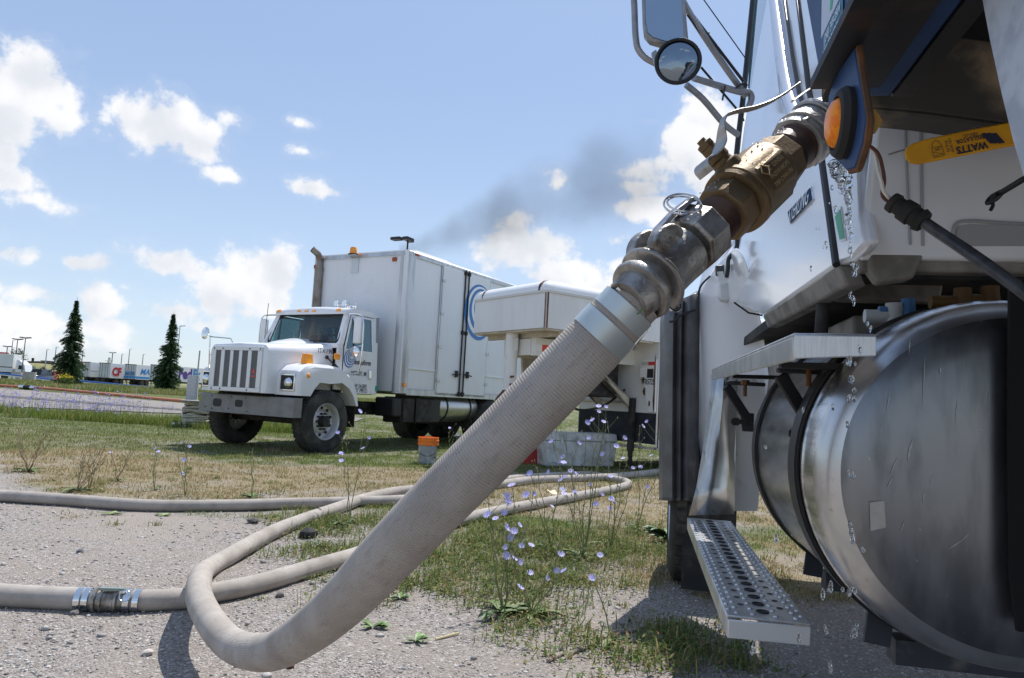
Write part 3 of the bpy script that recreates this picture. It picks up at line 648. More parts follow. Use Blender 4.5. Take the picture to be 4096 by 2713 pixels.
# side doors with lock rods, from the photograph's positions on the side
dA, dM, dB = bts(1760, 1300).y, bts(1851, 1350).y, bts(1945, 1400).y
dz0, dz1 = bts(1760, 1572).z, bts(1765, 1060).z
for ya, yb_ in ((dA, dM + .012), (dM - .012, dB)):
    mb = MB(); mb.box((-X1 - .012, ya, dz0), (-X1 + .02, yb_, dz1)); dl = mb.build('box_door', M_panel, BT, .006)
    mb = MB()
    for y in (ya, yb_): mb.box((-X1 - .014, y - .012, dz0), (-X1 - .004, y + .012, dz1))
    mb.build('edge_trim', M_alu, dl)
    hy = ya if ya == dA else yb_
    for z in np.linspace(dz0 + .25, dz1 - .3, 4):
        mb = MB(); mb.box((-X1 - .03, hy - .09, z - .03), (-X1 - .012, hy + .03, z + .03)); mb.build('hinge', M_alu, dl, .006)
mb = MB(); mb.box((-X1 - .006, dA + .05, dz0 - .04), (-X1 + .018, dA, dz1 + .05)); mb.box((-X1 - .006, dA, dz1), (-X1 + .018, dB, dz1 + .05)); mb.box((-X1 - .006, dA, dz0 - .05), (-X1 + .018, dB, dz0)); mb.build('door_frame', M_alu, BT, .005)
for y in (dM + .07, dM - .07):
    mb = MB(); mb.cyl((-X1 - .035, y, dz0 - .06), (-X1 - .035, y, dz1 + .05), .016, n=10)
    for z in (dz0, dz1 - .02, (dz0 + dz1) / 2): mb.box((-X1 - .055, y - .035, z - .04), (-X1 - .012, y + .035, z + .04))
    lr = mb.build('lock_rod', M_dark, BT)
    mb = MB(); hz = dz0 + .42; s = 1 if y > dM else -1; mb.bar((-X1 - .05, y, hz), (-X1 - .05, y + s * .28, hz - .02), .02, .045, up=(1, 0, 0)); mb.box((-X1 - .06, y + s * .14 - .03, hz - .07), (-X1 - .02, y + s * .14 + .03, hz + .07)); mb.build('handle', M_dark, lr)
c = bts(1914, 1250, -X1 - .014); swirl((-X1 - .016, c.y - .02, c.z), (0, -1, 0), (0, 0, 1), .62, BT, sx=.95)
mb = MB(); mb.box((-X1 - .004, YF - .2, 1.55), (-X1 + .02, dA + .06, 1.575)); mb.box((-X1 - .004, dB - .06, 1.55), (-X1 + .02, -6.4, 1.575)); mb.build('rub_rail', M_white, BT)
for p, ax in ((btf(1266, 1068), 0), (btf(1580, 1038), 0)):
    mb = MB(); mb.box((p.x - .05, YF, p.z - .04), (p.x + .05, YF + .03, p.z + .04)); mb.build('marker_lamp', mat('clearance_red', (.35, .06, .01), .3), BT, .006)
p = btf(1422, 1062); mb = MB(); mb.box((p.x - .09, YF, p.z - .16), (p.x + .09, YF + .012, p.z + .16)); mb.box((p.x - .14, YF, p.z + .17), (p.x + .14, YF + .18, p.z + .185)); mb.build('beacon_bracket', M_alu, BT)
mb = MB(); mb.lathe([(0, .10), (.03, .10)], (p.x, YF + .09, p.z + .185), (0, 0, 1), 20); bc = mb.build('beacon', M_dark, BT); mb = MB(); mb.lathe([(0, .078), (.11, .070), (.135, .056), (.14, .001)], (p.x, YF + .09, p.z + .215), (0, 0, 1), 20); mb.build('beacon_lens', M_amber, bc)
p = bts(1605, 1557); mb = MB(); mb.box((-X1, p.y - .04 - .08, Z0 + .10), (-X1 - .03, p.y + .05 - .08, Z0 + .17)); mb.build('marker_lamp', M_amber, BT, .006)
p = bts(1670, 1000); mb = MB(); mb.box((-X1, p.y - .06, Z1 - .10), (-X1 - .02, p.y + .06, Z1 - .055)); mb.build('marker_lamp', mat('clearance_red2', (.35, .05, .01), .3), BT, .006)
# roof unit and floodlight
mb = MB(); mb.hexa([(-.9, -2.7, Z1), (.75, -2.7, Z1), (.75, -4.6, Z1), (-.9, -4.6, Z1), (-.45, -3.0, Z1 + .27), (.45, -3.0, Z1 + .27), (.45, -4.2, Z1 + .27), (-.45, -4.2, Z1 + .27)]); mb.build('roof_unit', mat('roof_unit_grey', (.36, .37, .38), .6), BT, .03)
mb = MB(); mb.cyl((-.80, -2.3, Z1 - .03), (-.80, -2.3, Z1 + .30), .018); mb.hexa([(-.87, -2.2, Z1 + .30), (-.73, -2.2, Z1 + .30), (-.73, -2.42, Z1 + .27), (-.87, -2.42, Z1 + .27), (-.87, -2.2, Z1 + .36), (-.73, -2.2, Z1 + .36), (-.73, -2.42, Z1 + .35), (-.87, -2.42, Z1 + .35)]); mb.box((-.66, -2.2, Z1 + .31), (-.42, -2.35, Z1 + .37)); mb.box((-.80, -2.27, Z1 + .30), (-.45, -2.29, Z1 + .32)); mb.build('floodlight', M_black, BT, .008)
# under the box
a, c = bts(1700, 1675, -.85), bts(1868, 1680, -.85); zc = .82; rr = .31
mb = MB(); mb.lathe([(0, .02), (.01, rr * .75), (.04, rr * .93), (.09, rr), (abs(a.y - c.y) - .09, rr), (abs(a.y - c.y) - .04, rr * .93), (abs(a.y - c.y) - .01, rr * .75), (abs(a.y - c.y), .02)], (-.85, a.y, zc), (0, -1, 0), 40); ft = mb.build('fuel_tank', M_steel, BT)
for f in (.22, .78):
    mb = MB(); yy = a.y + (c.y - a.y) * f; mb.lathe([(0, rr + .006), (.06, rr + .006)], (-.85, yy + .03, zc), (0, -1, 0), 40, cap=False); mb.build('strap', M_black, ft)
mb = MB(); mb.box((-1.16, -2.0, .50), (-.7, -3.3, 1.0)); mb.box((-1.18, -1.72, .62), (-.72, -1.98, .98)); mb.build('dark_box', M_black, BT, .03)  # the truck's battery box
for y0_, y1_ in ((-2.02, -2.35), (-2.42, -2.95)):
    mb = MB(); mb.box((-1.17, y0_, .52), (-1.19, y1_, .98)); mb.build('battery_box_cover', M_dark, BT, .02)
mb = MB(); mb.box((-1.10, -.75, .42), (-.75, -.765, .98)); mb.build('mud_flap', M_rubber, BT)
mb = MB(); mb.box((-1.1, -4.6, .4), (1.1, -4.62, 1.05)); mb.build('splash_guard', M_rubber, BT)

# ------------------------------------------------------------------ gooseneck trailer
nc = at(2180, 1310, 10.5)
TYAW = R(126); tw = 1.95
rx, ry = Vector((math.cos(TYAW), math.sin(TYAW), 0)), Vector((-math.sin(TYAW), math.cos(TYAW), 0))
t0 = Vector((nc.x, nc.y, 0)) + rx * tw / 2        # nose centre on the ground
TR = thing('gooseneck_trailer', t0, TYAW, 'white gooseneck trailer with rust streaks parked beside the box truck', 'trailer')
TRM = Matrix.Translation(t0) @ Matrix.Rotation(TYAW, 4, 'Z')
h2 = tw / 2; zb, zt = nc.z, nc.z + .74
def rrect(w, yb, yf, rad, n=6):
    """rounded plan outline of the nose, open at the back"""
    out = [(-w, yb)]
    for k in range(n + 1):
        a = math.pi / 2 * k / n; out.append((-w + rad - rad * math.cos(a), yf - rad + rad * math.sin(a)))
    for k in range(n + 1):
        a = math.pi / 2 * k / n; out.append((w - rad + rad * math.sin(a), yf - rad + rad * math.cos(a)))
    out.append((w, yb)); return out
mb = MB(); mb.loft([[(x, y, z) for x, y in rrect(h2, -8.5, 0, .06)] for z in (zb, zt - .20)]); nose = mb.build('body_upper', M_rustwhite, TR)
mb = MB(); rings = []
for k in range(7):
    a = math.pi / 2 * k / 6; ins = .17 * (1 - math.cos(a)); rings.append([(x, y, zt - .18 + .17 * math.sin(a)) for x, y in rrect(h2 - ins + .004, -8.5, -ins + .004, max(.02, .10 - ins * .2))])
mb.loft(rings); mb.build('roof', mat('trailer_roof_white', (.84, .84, .84), .3, dirt=(.55, .5, .42), dscale=3, damt=.3), TR)
mb = MB(); mb.loft([[(x, y, z) for x, y in rrect(h2 + .016, -8.5, .016, .08)] for z in (zt - .215, zt - .18)]); mb.build('roof_trim', mat('trim_dull', (.62, .60, .56), .5, .4), TR)
mb = MB()
for k in range(9): a = math.pi / 2 * k / 8
for xx in (-h2, -h2 + .02, h2 * .95):     # rust at the roof's corner seams
    for k in range(6):
        a0, a1 = [math.pi / 2 * (k + q) / 6 for q in (0, 1)]
        def rp(a, dx, xx=xx): ins = .17 * (1 - math.cos(a)); return (xx + dx + (.17 if xx < 0 else -.2), .008 - ins * 1.0, zt - .178 + .176 * math.sin(a))
        w_ = .012 + .02 * ((k * 7) % 5) / 5
        mb.face(rp(a0, -w_), rp(a0, w_), rp(a1, w_ * .8), rp(a1, -w_ * .8))
o = mb.build('rust_seam', M_rust, TR); 
mb = MB(); mb.box((-h2 + .01, .001, zb), (-h2 + .03, .004, zt - .22)); mb.box((-h2 - .004, -.02, zb), (-h2 - .001, -.045, zt - .2)); mb.build('corner_rust', M_rust, TR)
# underside frame of the nose
M_under = mat('trailer_under_cream', (.60, .56, .47), .6, c2=(.48, .42, .33), scale=4, dirt=(.26, .14, .06), dscale=3, damt=.8)
mb = MB(); mb.box((-h2 + .02, -.03, zb - .03), (h2 - .02, -2.3, zb - .003))
for y in (-.35, -.8, -1.3, -1.8): mb.box((-h2 + .04, y, zb - .10), (h2 - .04, y + .05, zb - .03))
mb.build('nose_floor', M_under, TR)
YW = -2.45
mb = MB()
for s in (-1, 1): mb.box((s * .30, -.28, zb - .38), (s * .42, YW, zb - .10))
mb.box((-.299, -.27, zb - .37), (.299, -.37, zb - .11)); gb = mb.build('gooseneck_beam', mat('gooseneck_white', (.74, .74, .70), .5, dirt=(.35, .2, .08), dscale=3, damt=.5), TR, .006)
ty_ = (-.285, -.40, -.53)
for y0_, y1_, m_ in ((ty_[0], ty_[1], M_whitemark), (ty_[1], ty_[2], mat('tape_red', (.75, .06, .02), .4)), (-1.75, -2.0, M_whitemark)):
    mb = MB(); mb.box((-.423, y0_, zb - .30), (-.427, y1_, zb - .20)); mb.build('reflective_tape', m_, gb)
for s in (-1, 1):
    mb = MB(); mb.prism([(s * .36, -1.25, zb - .38), (s * .36, -1.45, zb - .38), (s * .36, YW, zb - 1.15), (s * .36, YW, zb - .98)], (s * .06, 0, 0)); mb.build('gooseneck_brace', M_under, TR, .006)
    mb = MB(); mb.prism([(s * .36, -.62, zb - .38), (s * .36, -1.02, zb - .38), (s * .36, -.66, zb - .72)], (s * .05, 0, 0)); mb.build('gusset', M_under, TR, .006)
mb = MB(); mb.box((-.30, -1.15, zb - .95), (.34, -2.2, zb - .36)); mb.build('dark_box', M_dark, TR, .02)  # added dark box standing in for the shaded recess under the gooseneck
mb = MB(); mb.tube(smooth_path([(-.2, -1.1, zb - .5), (-.32, -.95, zb - .8), (-.3, -1.2, zb - 1.15), (-.25, -1.9, zb - 1.1), (-.2, YW, zb - .8)], 5), .02, 8); mb.build('cable', M_rubber, TR)
# coupler
cx_, cy_ = .06, -.17
mb = MB(); mb.cyl((cx_, cy_, zb - .03), (cx_, cy_, zb - .93), .10, n=24); cp = mb.build('coupler_tube', mat('coupler_white', (.76, .76, .73), .5, dirt=(.45, .3, .15), dscale=5, damt=.5), TR)
mb = MB(); mb.lathe([(0, .11), (.03, .125), (.12, .20), (.16, .22), (.19, .22)], (cx_, cy_, zb - .93), (0, 0, -1), 28); mb.build('coupler_flange', M_rust, cp)
mb = MB(); mb.lathe([(0, .20), (.05, .235), (.16, .24), (.22, .20), (.30, .12), (.31, .02)], (cx_, cy_, zb - 1.12), (0, 0, -1), 28); mb.cyl((cx_, cy_, zb - 1.4), (cx_, cy_, zb - 1.62), .035); mb.build('coupler', mat('coupler_black', (.02, .02, .02), .45), cp)
for k in range(2):
    mb = MB(); mb.cyl((cx_ - .09, cy_ + .05, zb - .72 - .12 * k), (cx_ - .22, cy_ + .10, zb - .72 - .12 * k), .018, n=10); mb.build('bolt', M_rust, cp)
for j, (ya, zz) in enumerate(((-.68, 0), (-.76, -.06))):
    ch = MB()
    for k in range(11):
        c = Vector((-.30 + .03 * math.sin(k), ya + .02 * math.sin(k * .7), zb - .45 - .072 * k + zz)); ax = (1, .3, 0) if k % 2 else (0, 1, .2)
        ch.torus(c, ax, .032, .010, 12, 6)
    ch.build('safety_chain', M_dark, TR)
mb = MB(); mb.bar((-.43, -.85, zb - .5), (-.43, -.72, zb - .66), .05, .06); mb.build('breakaway_switch', M_black, TR, .01)
mb = MB(); mb.face((cx_ - .1005, cy_ - .05, zb - .10), (cx_ - .1005, cy_ + .05, zb - .10), (cx_ - .1005, cy_ + .05, zb - .30), (cx_ - .1005, cy_ - .05, zb - .30)); mb.build('label', M_whitemark, cp)
# lower body: front wall, gusset, side
zf = .40
mb = MB(); mb.box((-h2 + .02, YW, .96), (h2 - .02, YW - .05, zb)); mb.box((-h2 + .003, YW, zf), (-h2 + .03, -8.5, zb)); mb.box((h2 - .003, YW, zf), (h2 - .03, -8.5, zb)); mb.box((-h2 + .03, -8.45, zf), (h2 - .03, -8.5, zb)); bw = mb.build('body_lower', M_rustwhite, TR, .008)
mb = MB(); mb.box((-h2 + .02, YW + .004, zf + .05), (h2 - .02, YW - .06, .955)); mb.build('dark_lower_band', mat('band_navy', (.012, .014, .022), .5, c2=(.03, .032, .04), scale=6), TR, .006)  # dark-blue band; its far end stands in for shadow under the gooseneck
mb = MB(); mb.cyl((-h2 + .5, YW + .03, 1.12), (h2 - .1, YW + .03, 1.12), .02); mb.build('conduit', M_under, TR)
gp = [(-h2 + .02, YW + .04, zb - .28), (-h2 + .42, YW + .04, zb - .28), (-h2 + .16, YW + .04, .98), (-h2 + .02, YW + .04, .98)]
mb = MB(); mb.prism(gp, (0, -.03, 0)); gs = mb.build('gusset_panel', M_rustwhite, TR, .004)
mb = MB(); mb.text('TTR5725', (-h2 + .20, YW + .042, zb - .66), (-1, 0, 0), (0, 0, 1), .13, .015, .003, width=.30); mb.build('lettering', M_ink, gs)
for (a0, a1, z0_, z1_, m_) in ((.36, .20, -.38, -.32, mat('tape_grey', (.5, .5, .5), .4)), (.20, .04, -.38, -.32, M_red), (.38, .24, -.58, -.42, M_whitemark), (.22, .08, -.59, -.44, M_ink)):
    mb = MB(); mb.box((-h2 + a0, YW + .041, zb + z0_), (-h2 + a1, YW + .044, zb + z1_)); mb.build('decal', m_, gs)
mb = MB()
for (u, z, w_, h_) in ((.30, 1.55, .025, .10), (.27, 1.32, .03, .07), (.05, 1.5, .016, .45), (.05, 1.18, .02, .2), (.15, 1.12, .02, .05)):
    mb.prism([(-h2 + u + w_ * math.cos(a) * (1 + .3 * math.sin(3 * a + u * 30)), YW + .0415, z + h_ * math.sin(a)) for a in np.linspace(0, 6.28, 12)[:-1]], (0, .0012, 0))
mb.build('rust_patch', M_rust, gs)
mb = MB(); mb.box((-h2 - .002, YW - .0, zf - .04), (-h2 + .05, -8.5, zf + .0)); mb.box((-h2, YW, zf - .04), (h2, YW - .05, zf)); mb.build('bottom_rail', M_under, TR)
for k, m_ in enumerate((M_whitemark, M_red, M_whitemark)):
    mb = MB(); mb.box((-h2 - .001, YW - .04 - .09 * k, zf + .07), (-h2 - .004, YW - .13 - .09 * k, zf + .14)); mb.build('reflective_tape', m_, TR)
mb = MB(); mb.box((-h2 - .003, YW - .02, zb), (-h2 + .01, YW - .05, zf)); mb.build('corner_rust', M_rust, TR)
mb = MB(); jx = -h2 + .52; mb.box((jx - .05, YW + .10, .30), (jx + .05, YW + .02, 1.2)); mb.box((jx - .035, YW + .085, .04), (jx + .035, YW + .035, .5)); mb.box((jx - .12, YW + .16, .0), (jx + .12, YW - .04, .03)); mb.build('landing_jack', M_dark, TR, .006)
mb = MB(); mb.cyl((jx - .1, YW + .06, .42), (jx - .22, YW + .06, .40), .014); mb.torus((jx - .22, YW + .06, .40), (1, 0, 0), .04, .01, 12, 6); mb.build('jack_crank', M_steel, TR)
for y in (-5.2, -6.2): wheel(TR, -h2 + .14, .38, .22, -1, y=y); wheel(TR, h2 - .14, .38, .22, 1, y=y)

# ------------------------------------------------------------------ things on the grass
# bucket
p = gnd(1708, 1856); BK = thing('bucket', (p.x, p.y, 0), 0, 'paint-splashed grey bucket with an orange rim on the grass', 'bucket')
M_bucket = mat('bucket_grey', (.34, .34, .34), .6, c2=(.55, .55, .54), scale=12, detail=8, lo=.5, hi=.62, dirt=(.75, .22, .05), dscale=18, dlo=.70, dhi=.74, damt=.8)
mb = MB(); mb.lathe([(0, .128), (.015, .132), (.30, .150), (.30, .142), (.02, .12)], (0, 0, 0), (0, 0, 1), 28); mb.build('pail', M_bucket, BK)
mb = MB(); mb.lathe([(.285, .152), (.29, .163), (.315, .163), (.318, .157), (.345, .157), (.348, .165), (.372, .166), (.375, .158), (.41, .160), (.412, .150), (.29, .148)], (0, 0, 0), (0, 0, 1), 32); mb.build('rim', mat('bucket_orange', (.90, .22, .02), .45, c2=(.8, .18, .02), scale=15), BK)
mb = MB(); mb.box((-.17, -.02, .25), (-.15, .02, .29)); mb.box((.15, -.02, .25), (.17, .02, .29)); mb.tube(smooth_path([(-.165, 0, .27), (-.15, -.10, .19), (0, -.155, .13), (.15, -.10, .19), (.165, 0, .27)], 6), .004, 6); mb.build('bail', M_dark, BK)
mb = MB(); mb.loft([[(.1372 * (1 + .03 * f) * math.cos(a), .1372 * (1 + .03 * f) * math.sin(a), .10 + .1 * f) for a in np.linspace(-.75, -.25, 6)] for f in (0, 1)], cap=False, closed=False); mb.build('label', mat('bucket_label', (.03, .05, .13), .5), BK)
# cool box
a, c = gnd(2158, 1866), gnd(2440, 1868)
ang = math.atan2(c.y - a.y, c.x - a.x); L = (c - a).length; mid = (a + c) / 2
CB = thing('cool_box', (mid.x, mid.y + .2, 0), ang, 'long grimy white cool box on the grass in front of the trailer', 'cooler')
M_cool = mat('cooler_white', (.62, .63, .62), .5, c2=(.50, .50, .48), scale=5, dirt=(.22, .20, .17), dscale=4, dlo=.48, dhi=.7, damt=.75)
zc = L * .40
mb = MB(); mb.hexa([(-L / 2 + .03, -.2, .0), (L / 2 - .03, -.2, 0), (L / 2 - .03, .2, 0), (-L / 2 + .03, .2, 0), (-L / 2, -.23, zc * .75), (L / 2, -.23, zc * .75), (L / 2, .23, zc * .75), (-L / 2, .23, zc * .75)]); mb.build('tub', M_cool, CB, .02)
mb = MB(); mb.hexa([(-L / 2 - .012, -.24, zc * .755), (L / 2 + .012, -.24, zc * .755), (L / 2 + .012, .24, zc * .755), (-L / 2 - .012, .24, zc * .755), (-L / 2 + .01, -.22, zc), (L / 2 - .01, -.22, zc), (L / 2 - .01, .22, zc), (-L / 2 + .01, .22, zc)]); mb.build('lid', M_cool, CB, .02)
for x in (-L * .30, -L * .08, L * .28):
    mb = MB(); mb.box((x - .03, -.245, zc * .66), (x + .03, -.225, zc * .84)); mb.build('latch', M_cool, CB, .005)
mb = MB()
for z in (.03, .05, .07): mb.box((-L / 2 + .06, -.222, z), (-L * .1, -.208, z + .008))
mb.build('moulded_rib', M_cool, CB)
mb = MB(); mb.tube(smooth_path([(L / 2, -.1, zc * .55), (L / 2 + .05, -.1, zc * .5), (L / 2 + .05, .1, zc * .5), (L / 2, .1, zc * .55)], 5), .012, 8); mb.build('handle', M_cool, CB)
# red can behind the hose
p = gnd(2125, 1858); FC = thing('fuel_can', (p.x, p.y + .1, 0), R(20), 'red plastic fuel can beside the long cool box', 'fuel can')
M_redcan = mat('can_red', (.42, .03, .03), .45)
mb = MB(); mb.hexa([(-.17, -.11, 0), (.17, -.11, 0), (.17, .11, 0), (-.17, .11, 0), (-.17, -.11, .26), (.17, -.11, .26), (.17, .11, .26), (-.17, .11, .26)]); mb.hexa([(-.17, -.11, .26), (.17, -.11, .26), (.17, .11, .26), (-.17, .11, .26), (-.10, -.05, .33), (.1, -.05, .33), (.1, .05, .33), (-.1, .05, .33)]); mb.build('body', M_redcan, FC, .02)
mb = MB(); mb.tube(smooth_path([(-.09, 0, .32), (-.06, 0, .39), (.06, 0, .39), (.09, 0, .32)], 5), .015, 8); mb.build('handle', M_redcan, FC)
mb = MB(); mb.cyl((.13, 0, .28), (.16, 0, .36), .025); mb.build('cap', M_black, FC)
# rope reel by the bumper
p = gnd(784, 1712); RL = thing('rope_reel', (p.x, p.y, 0), 0, 'reel of thick grey rope standing on the grass by the truck bumper', 'rope reel')
M_rope = mat('rope', (.50, .46, .38), .9, c2=(.32, .29, .24), scale=25, detail=6, bump=.6, bscale=60)
M_wood = mat('reel_grey', (.24, .23, .22), .7, c2=(.32, .3, .28), scale=9)
for z, n_ in ((0.0, 'flange'), (.62, 'flange')):
    mb = MB(); mb.lathe([(z, .05), (z, .40), (z + .025, .40), (z + .025, .05)], (0, 0, 0), (0, 0, 1), 36); mb.build(n_, M_wood, RL)
mb = MB(); mb.cyl((0, 0, .03), (0, 0, .62), .21, n=28); mb.build('core', M_wood, RL)
rnd = random.Random(3)
for k in range(17):
    ph = rnd.random() * 6; zz = .06 + .53 * (k % 17) / 16; r0 = .25 + .06 * rnd.random() + .05 * (1 - zz / .6); am = rnd.uniform(.015, .05)
    mb = MB(); mb.tube([(r0 * math.cos(a), r0 * math.sin(a), min(.6, max(.05, zz + am * math.sin(a + ph) + .012 * math.sin(3 * a)))) for a in np.linspace(0, 2 * math.pi, 33)], .026, 8); mb.build('rope_coil', M_rope, RL)
mb = MB(); mb.tube(smooth_path([(-.25, -.15, .12), (-.36, -.2, .07), (-.42, -.22, .06)], 4), .03, 8); mb.ell((-.43, -.22, .075), .05, .045, .04); mb.build('rope_end', M_whitemark, RL)

# ------------------------------------------------------------------ the near truck on the right (seen along its left side, facing away)
TA = R(11.4)
UV_ = Vector((math.sin(TA), math.cos(TA), 0)); RV = Vector((math.cos(TA), -math.sin(TA), 0)); ZV = Vector((0, 0, 1)); KT = math.tan(TA)
FTB = Vector((1.6, 2.6, 0))
FT = thing('vacuum_truck', FTB, 0, 'white truck with steel fuel tank and steps, cut by the right edge', 'truck', base=FTB)
def fgs(px, py, L=.388, k=0.):
    """point on the truck's side plane at lateral offset L (k: inward lean above 1.4 m)"""
    r = ray(px, py); den = r.x - KT * r.y - k * r.z
    return Vector((0, 0, CAMH)) + r * ((L + k * (CAMH - 1.4)) / den)
def fgk(px, py, K):
    r = ray(px, py); return Vector((0, 0, CAMH)) + r * (K / r.dot(UV_))
M_fgwhite = mat('cab_white_paint', (.80, .81, .83), .16, c2=(.77, .78, .80), scale=2, dirt=(.55, .53, .50), dscale=9, dlo=.66, dhi=.78, damt=.35, coat=.45)
M_cream = mat('under_cab_dirty', (.27, .25, .225), .7, c2=(.15, .14, .12), scale=12, detail=7, dirt=(.10, .09, .075), dscale=9, damt=.7)
M_galv = mat('galvanised', (.55, .57, .60), .5, .5, c2=(.42, .44, .47), scale=22, detail=7, lo=.4, hi=.6, dirt=(.72, .73, .74), dscale=30, dlo=.68, dhi=.74)
M_alus = mat('step_aluminium', (.66, .665, .67), .33, .75, c2=(.52, .52, .52), scale=30, detail=6, stretch=(1, .3, .3), dirt=(.30, .28, .25), dscale=20, dlo=.62, dhi=.75, damt=.5)
M_stain = mat('stainless_panel', (.62, .61, .59), .26, .9, c2=(.45, .44, .42), scale=5, detail=7, dirt=(.30, .27, .23), dscale=6, dlo=.5, dhi=.75, damt=.55, bump=.08, bscale=4)
M_tank = mat('tank_steel', (.58, .582, .588), .24, .95, c2=(.33, .335, .345), scale=7, detail=8, stretch=(6, .5, 6), dirt=(.62, .62, .61), dscale=55, dlo=.70, dhi=.76, damt=.6, bump=.03, bscale=40)
M_tankend = mat('tank_end_shaded_steel', (.25, .256, .266), .30, .9, c2=(.15, .155, .163), scale=5, detail=8, stretch=(3, 3, .8), dirt=(.42, .42, .42), dscale=75, dlo=.66, dhi=.72, damt=.8)  # steel darkened for the shade and dark ground mirrored in the end face
M_blue = mat('beam_blue', (.022, .052, .135), .45, c2=(.032, .072, .17), scale=8, detail=7, dirt=(.18, .075, .025), dscale=9, dlo=.66, dhi=.76, damt=.85, spec=.2)
M_grime = mat('channel_grime', (.06, .056, .05), .7, c2=(.50, .38, .24), scale=5, detail=9, lo=.45, hi=.7, dirt=(.6, .6, .58), dscale=26, dlo=.72, dhi=.77, damt=.8)
LEAN = .10
# door and cab side
def side(pts, L=.388, k=LEAN): return [fgs(x, y, L, k) for x, y in pts]
seam = [(3168, -160), (3191, 0), (3235, 357), (3286, 640), (3345, 1060)]
mb = MB(); mb.prism(side([(3085, -160), (3062, 30), (3020, 250), (2975, 520), (2940, 800), (2926, 1010), (2936, 1212), (3050, 1262)] + seam[::-1]), RV * .04)
door = mb.build('door', M_fgwhite, FT, .008)
mb = MB(); mb.prism(side([(3038, -160), (3100, -160), (3066, 28), (3022, 250), (2990, 440), (2995, 260)], .392), RV * .006); mb.build('door_window', M_cabglass, door)
mb = MB(); mb.tube([p - RV * .006 for p in side([(3030, -160), (3014, 0), (2995, 200), (2975, 400), (2958, 540), (2948, 640)])], .021, 10); mb.build('window_seal', M_black, door)
mb = MB(); mb.tube(smooth_path([p - RV * .012 for p in side([(3092, -160), (3112, 0), (3145, 230), (3172, 380), (3205, 480), (3245, 575)])], 5), [.034] * 21 + [.034] * 5, 12); mb.build('door_frame', mat('door_frame_bluegrey', (.42, .47, .58), .25, coat=.6), door)
mb = MB(); mb.tube([p - RV * .003 for p in side([(3128, -160), (3142, 0), (3176, 230), (3204, 380), (3240, 480), (3268, 560)])], .009, 6); mb.build('rubber_strip', M_black, door)
mb = MB(); mb.tube([p - RV * .0 for p in side(seam)], .0085, 6); mb.build('door_gap', M_black, door)
# letters on the door, foreshortened because the door recedes
def sdir_at(px, py, k=LEAN):
    a = fgs(px, py, .388, k); return a
for txt, p0, p1, hgt in (('Insituform', (2985, 800), (3106, 560), .115), ('DETROIT, MI', (2975, 880), (3110, 655), .095)):
    a, c = sdir_at(*p0) - RV * .003, sdir_at(*p1) - RV * .003; ex = (c - a); upv = (ZV + RV * LEAN)
    mb = MB(); mb.text(txt, (a + c) / 2, ex, upv, hgt, .012, .001, width=ex.length); mb.build('lettering', mat('door_letter_blue', (.13, .22, .42), .4), door)
c0 = sdir_at(2962, 880); swirl(c0 - RV * .004, -UV_, ZV + RV * LEAN, .20, door, sx=1.).location = (0, 0, 0)
# badge
bd_ = [(3149, 850), (3244, 747), (3252, 797), (3160, 897)]
q4 = [fgs(x, y, .384, LEAN) for x, y in bd_]
mb = MB(); mb.prism(q4, RV * .006); bg = mb.build('badge', mat('badge_chrome', (.6, .62, .65), .15, .9), FT, .002)
cen = sum(q4, Vector()) / 4; mb = MB(); mb.prism([cen + (p - cen) * .93 - RV * .0016 for p in q4], RV * .002); mb.build('badge_face', mat('badge_navy', (.02, .045, .11), .7, spec=.1), bg)
mb = MB(); ex = ((q4[1] - q4[0]) + (q4[2] - q4[3])) / 2; ey = ((q4[0] - q4[3]) + (q4[1] - q4[2])) / 2
mb.text('STERLING', cen - RV * .003, ex, ey - ex * ey.dot(ex) / ex.dot(ex), ey.length * .86, .0, .001, width=ex.length * .86, shear=0.); mb.build('lettering', mat('badge_silver', (.75, .77, .8), .3, .4), bg)
# rear corner panel and back wall of the cab
KB = fgs(3440, 850, .388, LEAN).dot(UV_)
mb = MB(); mb.prism(side([(3352, 1062), (3294, 640), (3243, 357), (3199, 0), (3176, -160), (3400, -160), (3440, 850), (3462, 968), (3440, 1002), (3400, 1046)], .388), RV * .03); cr = mb.build('cab_corner', M_fgwhite, FT, .012)
mb = MB(); w0 = fgk(3440, 975, KB); w1 = w0 + ZV * 1.35
mb.prism([w0 - ZV * .03, w0 + RV * 2.0 - ZV * .03, w0 + RV * 2.0 + ZV * 1.35, w0 + RV * .13 + ZV * 1.35], UV_ * .03)
bk = mb.build('cab_back_wall', mat('cab_back_white', (.78, .79, .80), .35, c2=(.74, .75, .76), scale=3, dirt=(.25, .22, .18), dscale=24, dlo=.74, dhi=.79, damt=.7, coat=.2), FT, .01)
mb = MB(); mb.tube(smooth_path([fgk(x, y, KB) - UV_ * .002 for x, y in ((3805, 960), (3825, 895), (3870, 885), (4000, 892), (4300, 905))], 5), .004, 6); mb.tube([fgk(x, y, KB) - UV_ * .002 for x, y in ((3612, 400), (3640, 980))], .0022, 6); mb.tube([fgk(x, y, KB) - UV_ * .001 for x, y in ((3680, 430), (3690, 985))], .003, 6); mb.build('wall_crease', mat('crease_grey', (.34, .345, .36), .5), bk)
mb = MB(); mb.prism([fgk(x, y, KB) - UV_ * .003 for x, y in ((3812, 975), (3832, 905), (3880, 897), (4300, 915), (4300, 985), (3830, 985))], UV_ * .004); mb.build('wall_recess', mat('recess_grey', (.33, .335, .345), .4), bk)
mb = MB(); mb.prism([fgk(x, y, KB) - UV_ * .002 for x, y in ((3552, 618), (3622, 596), (3622, 600), (3555, 622))], UV_ * .001); mb.build('scratch', M_cream, bk)
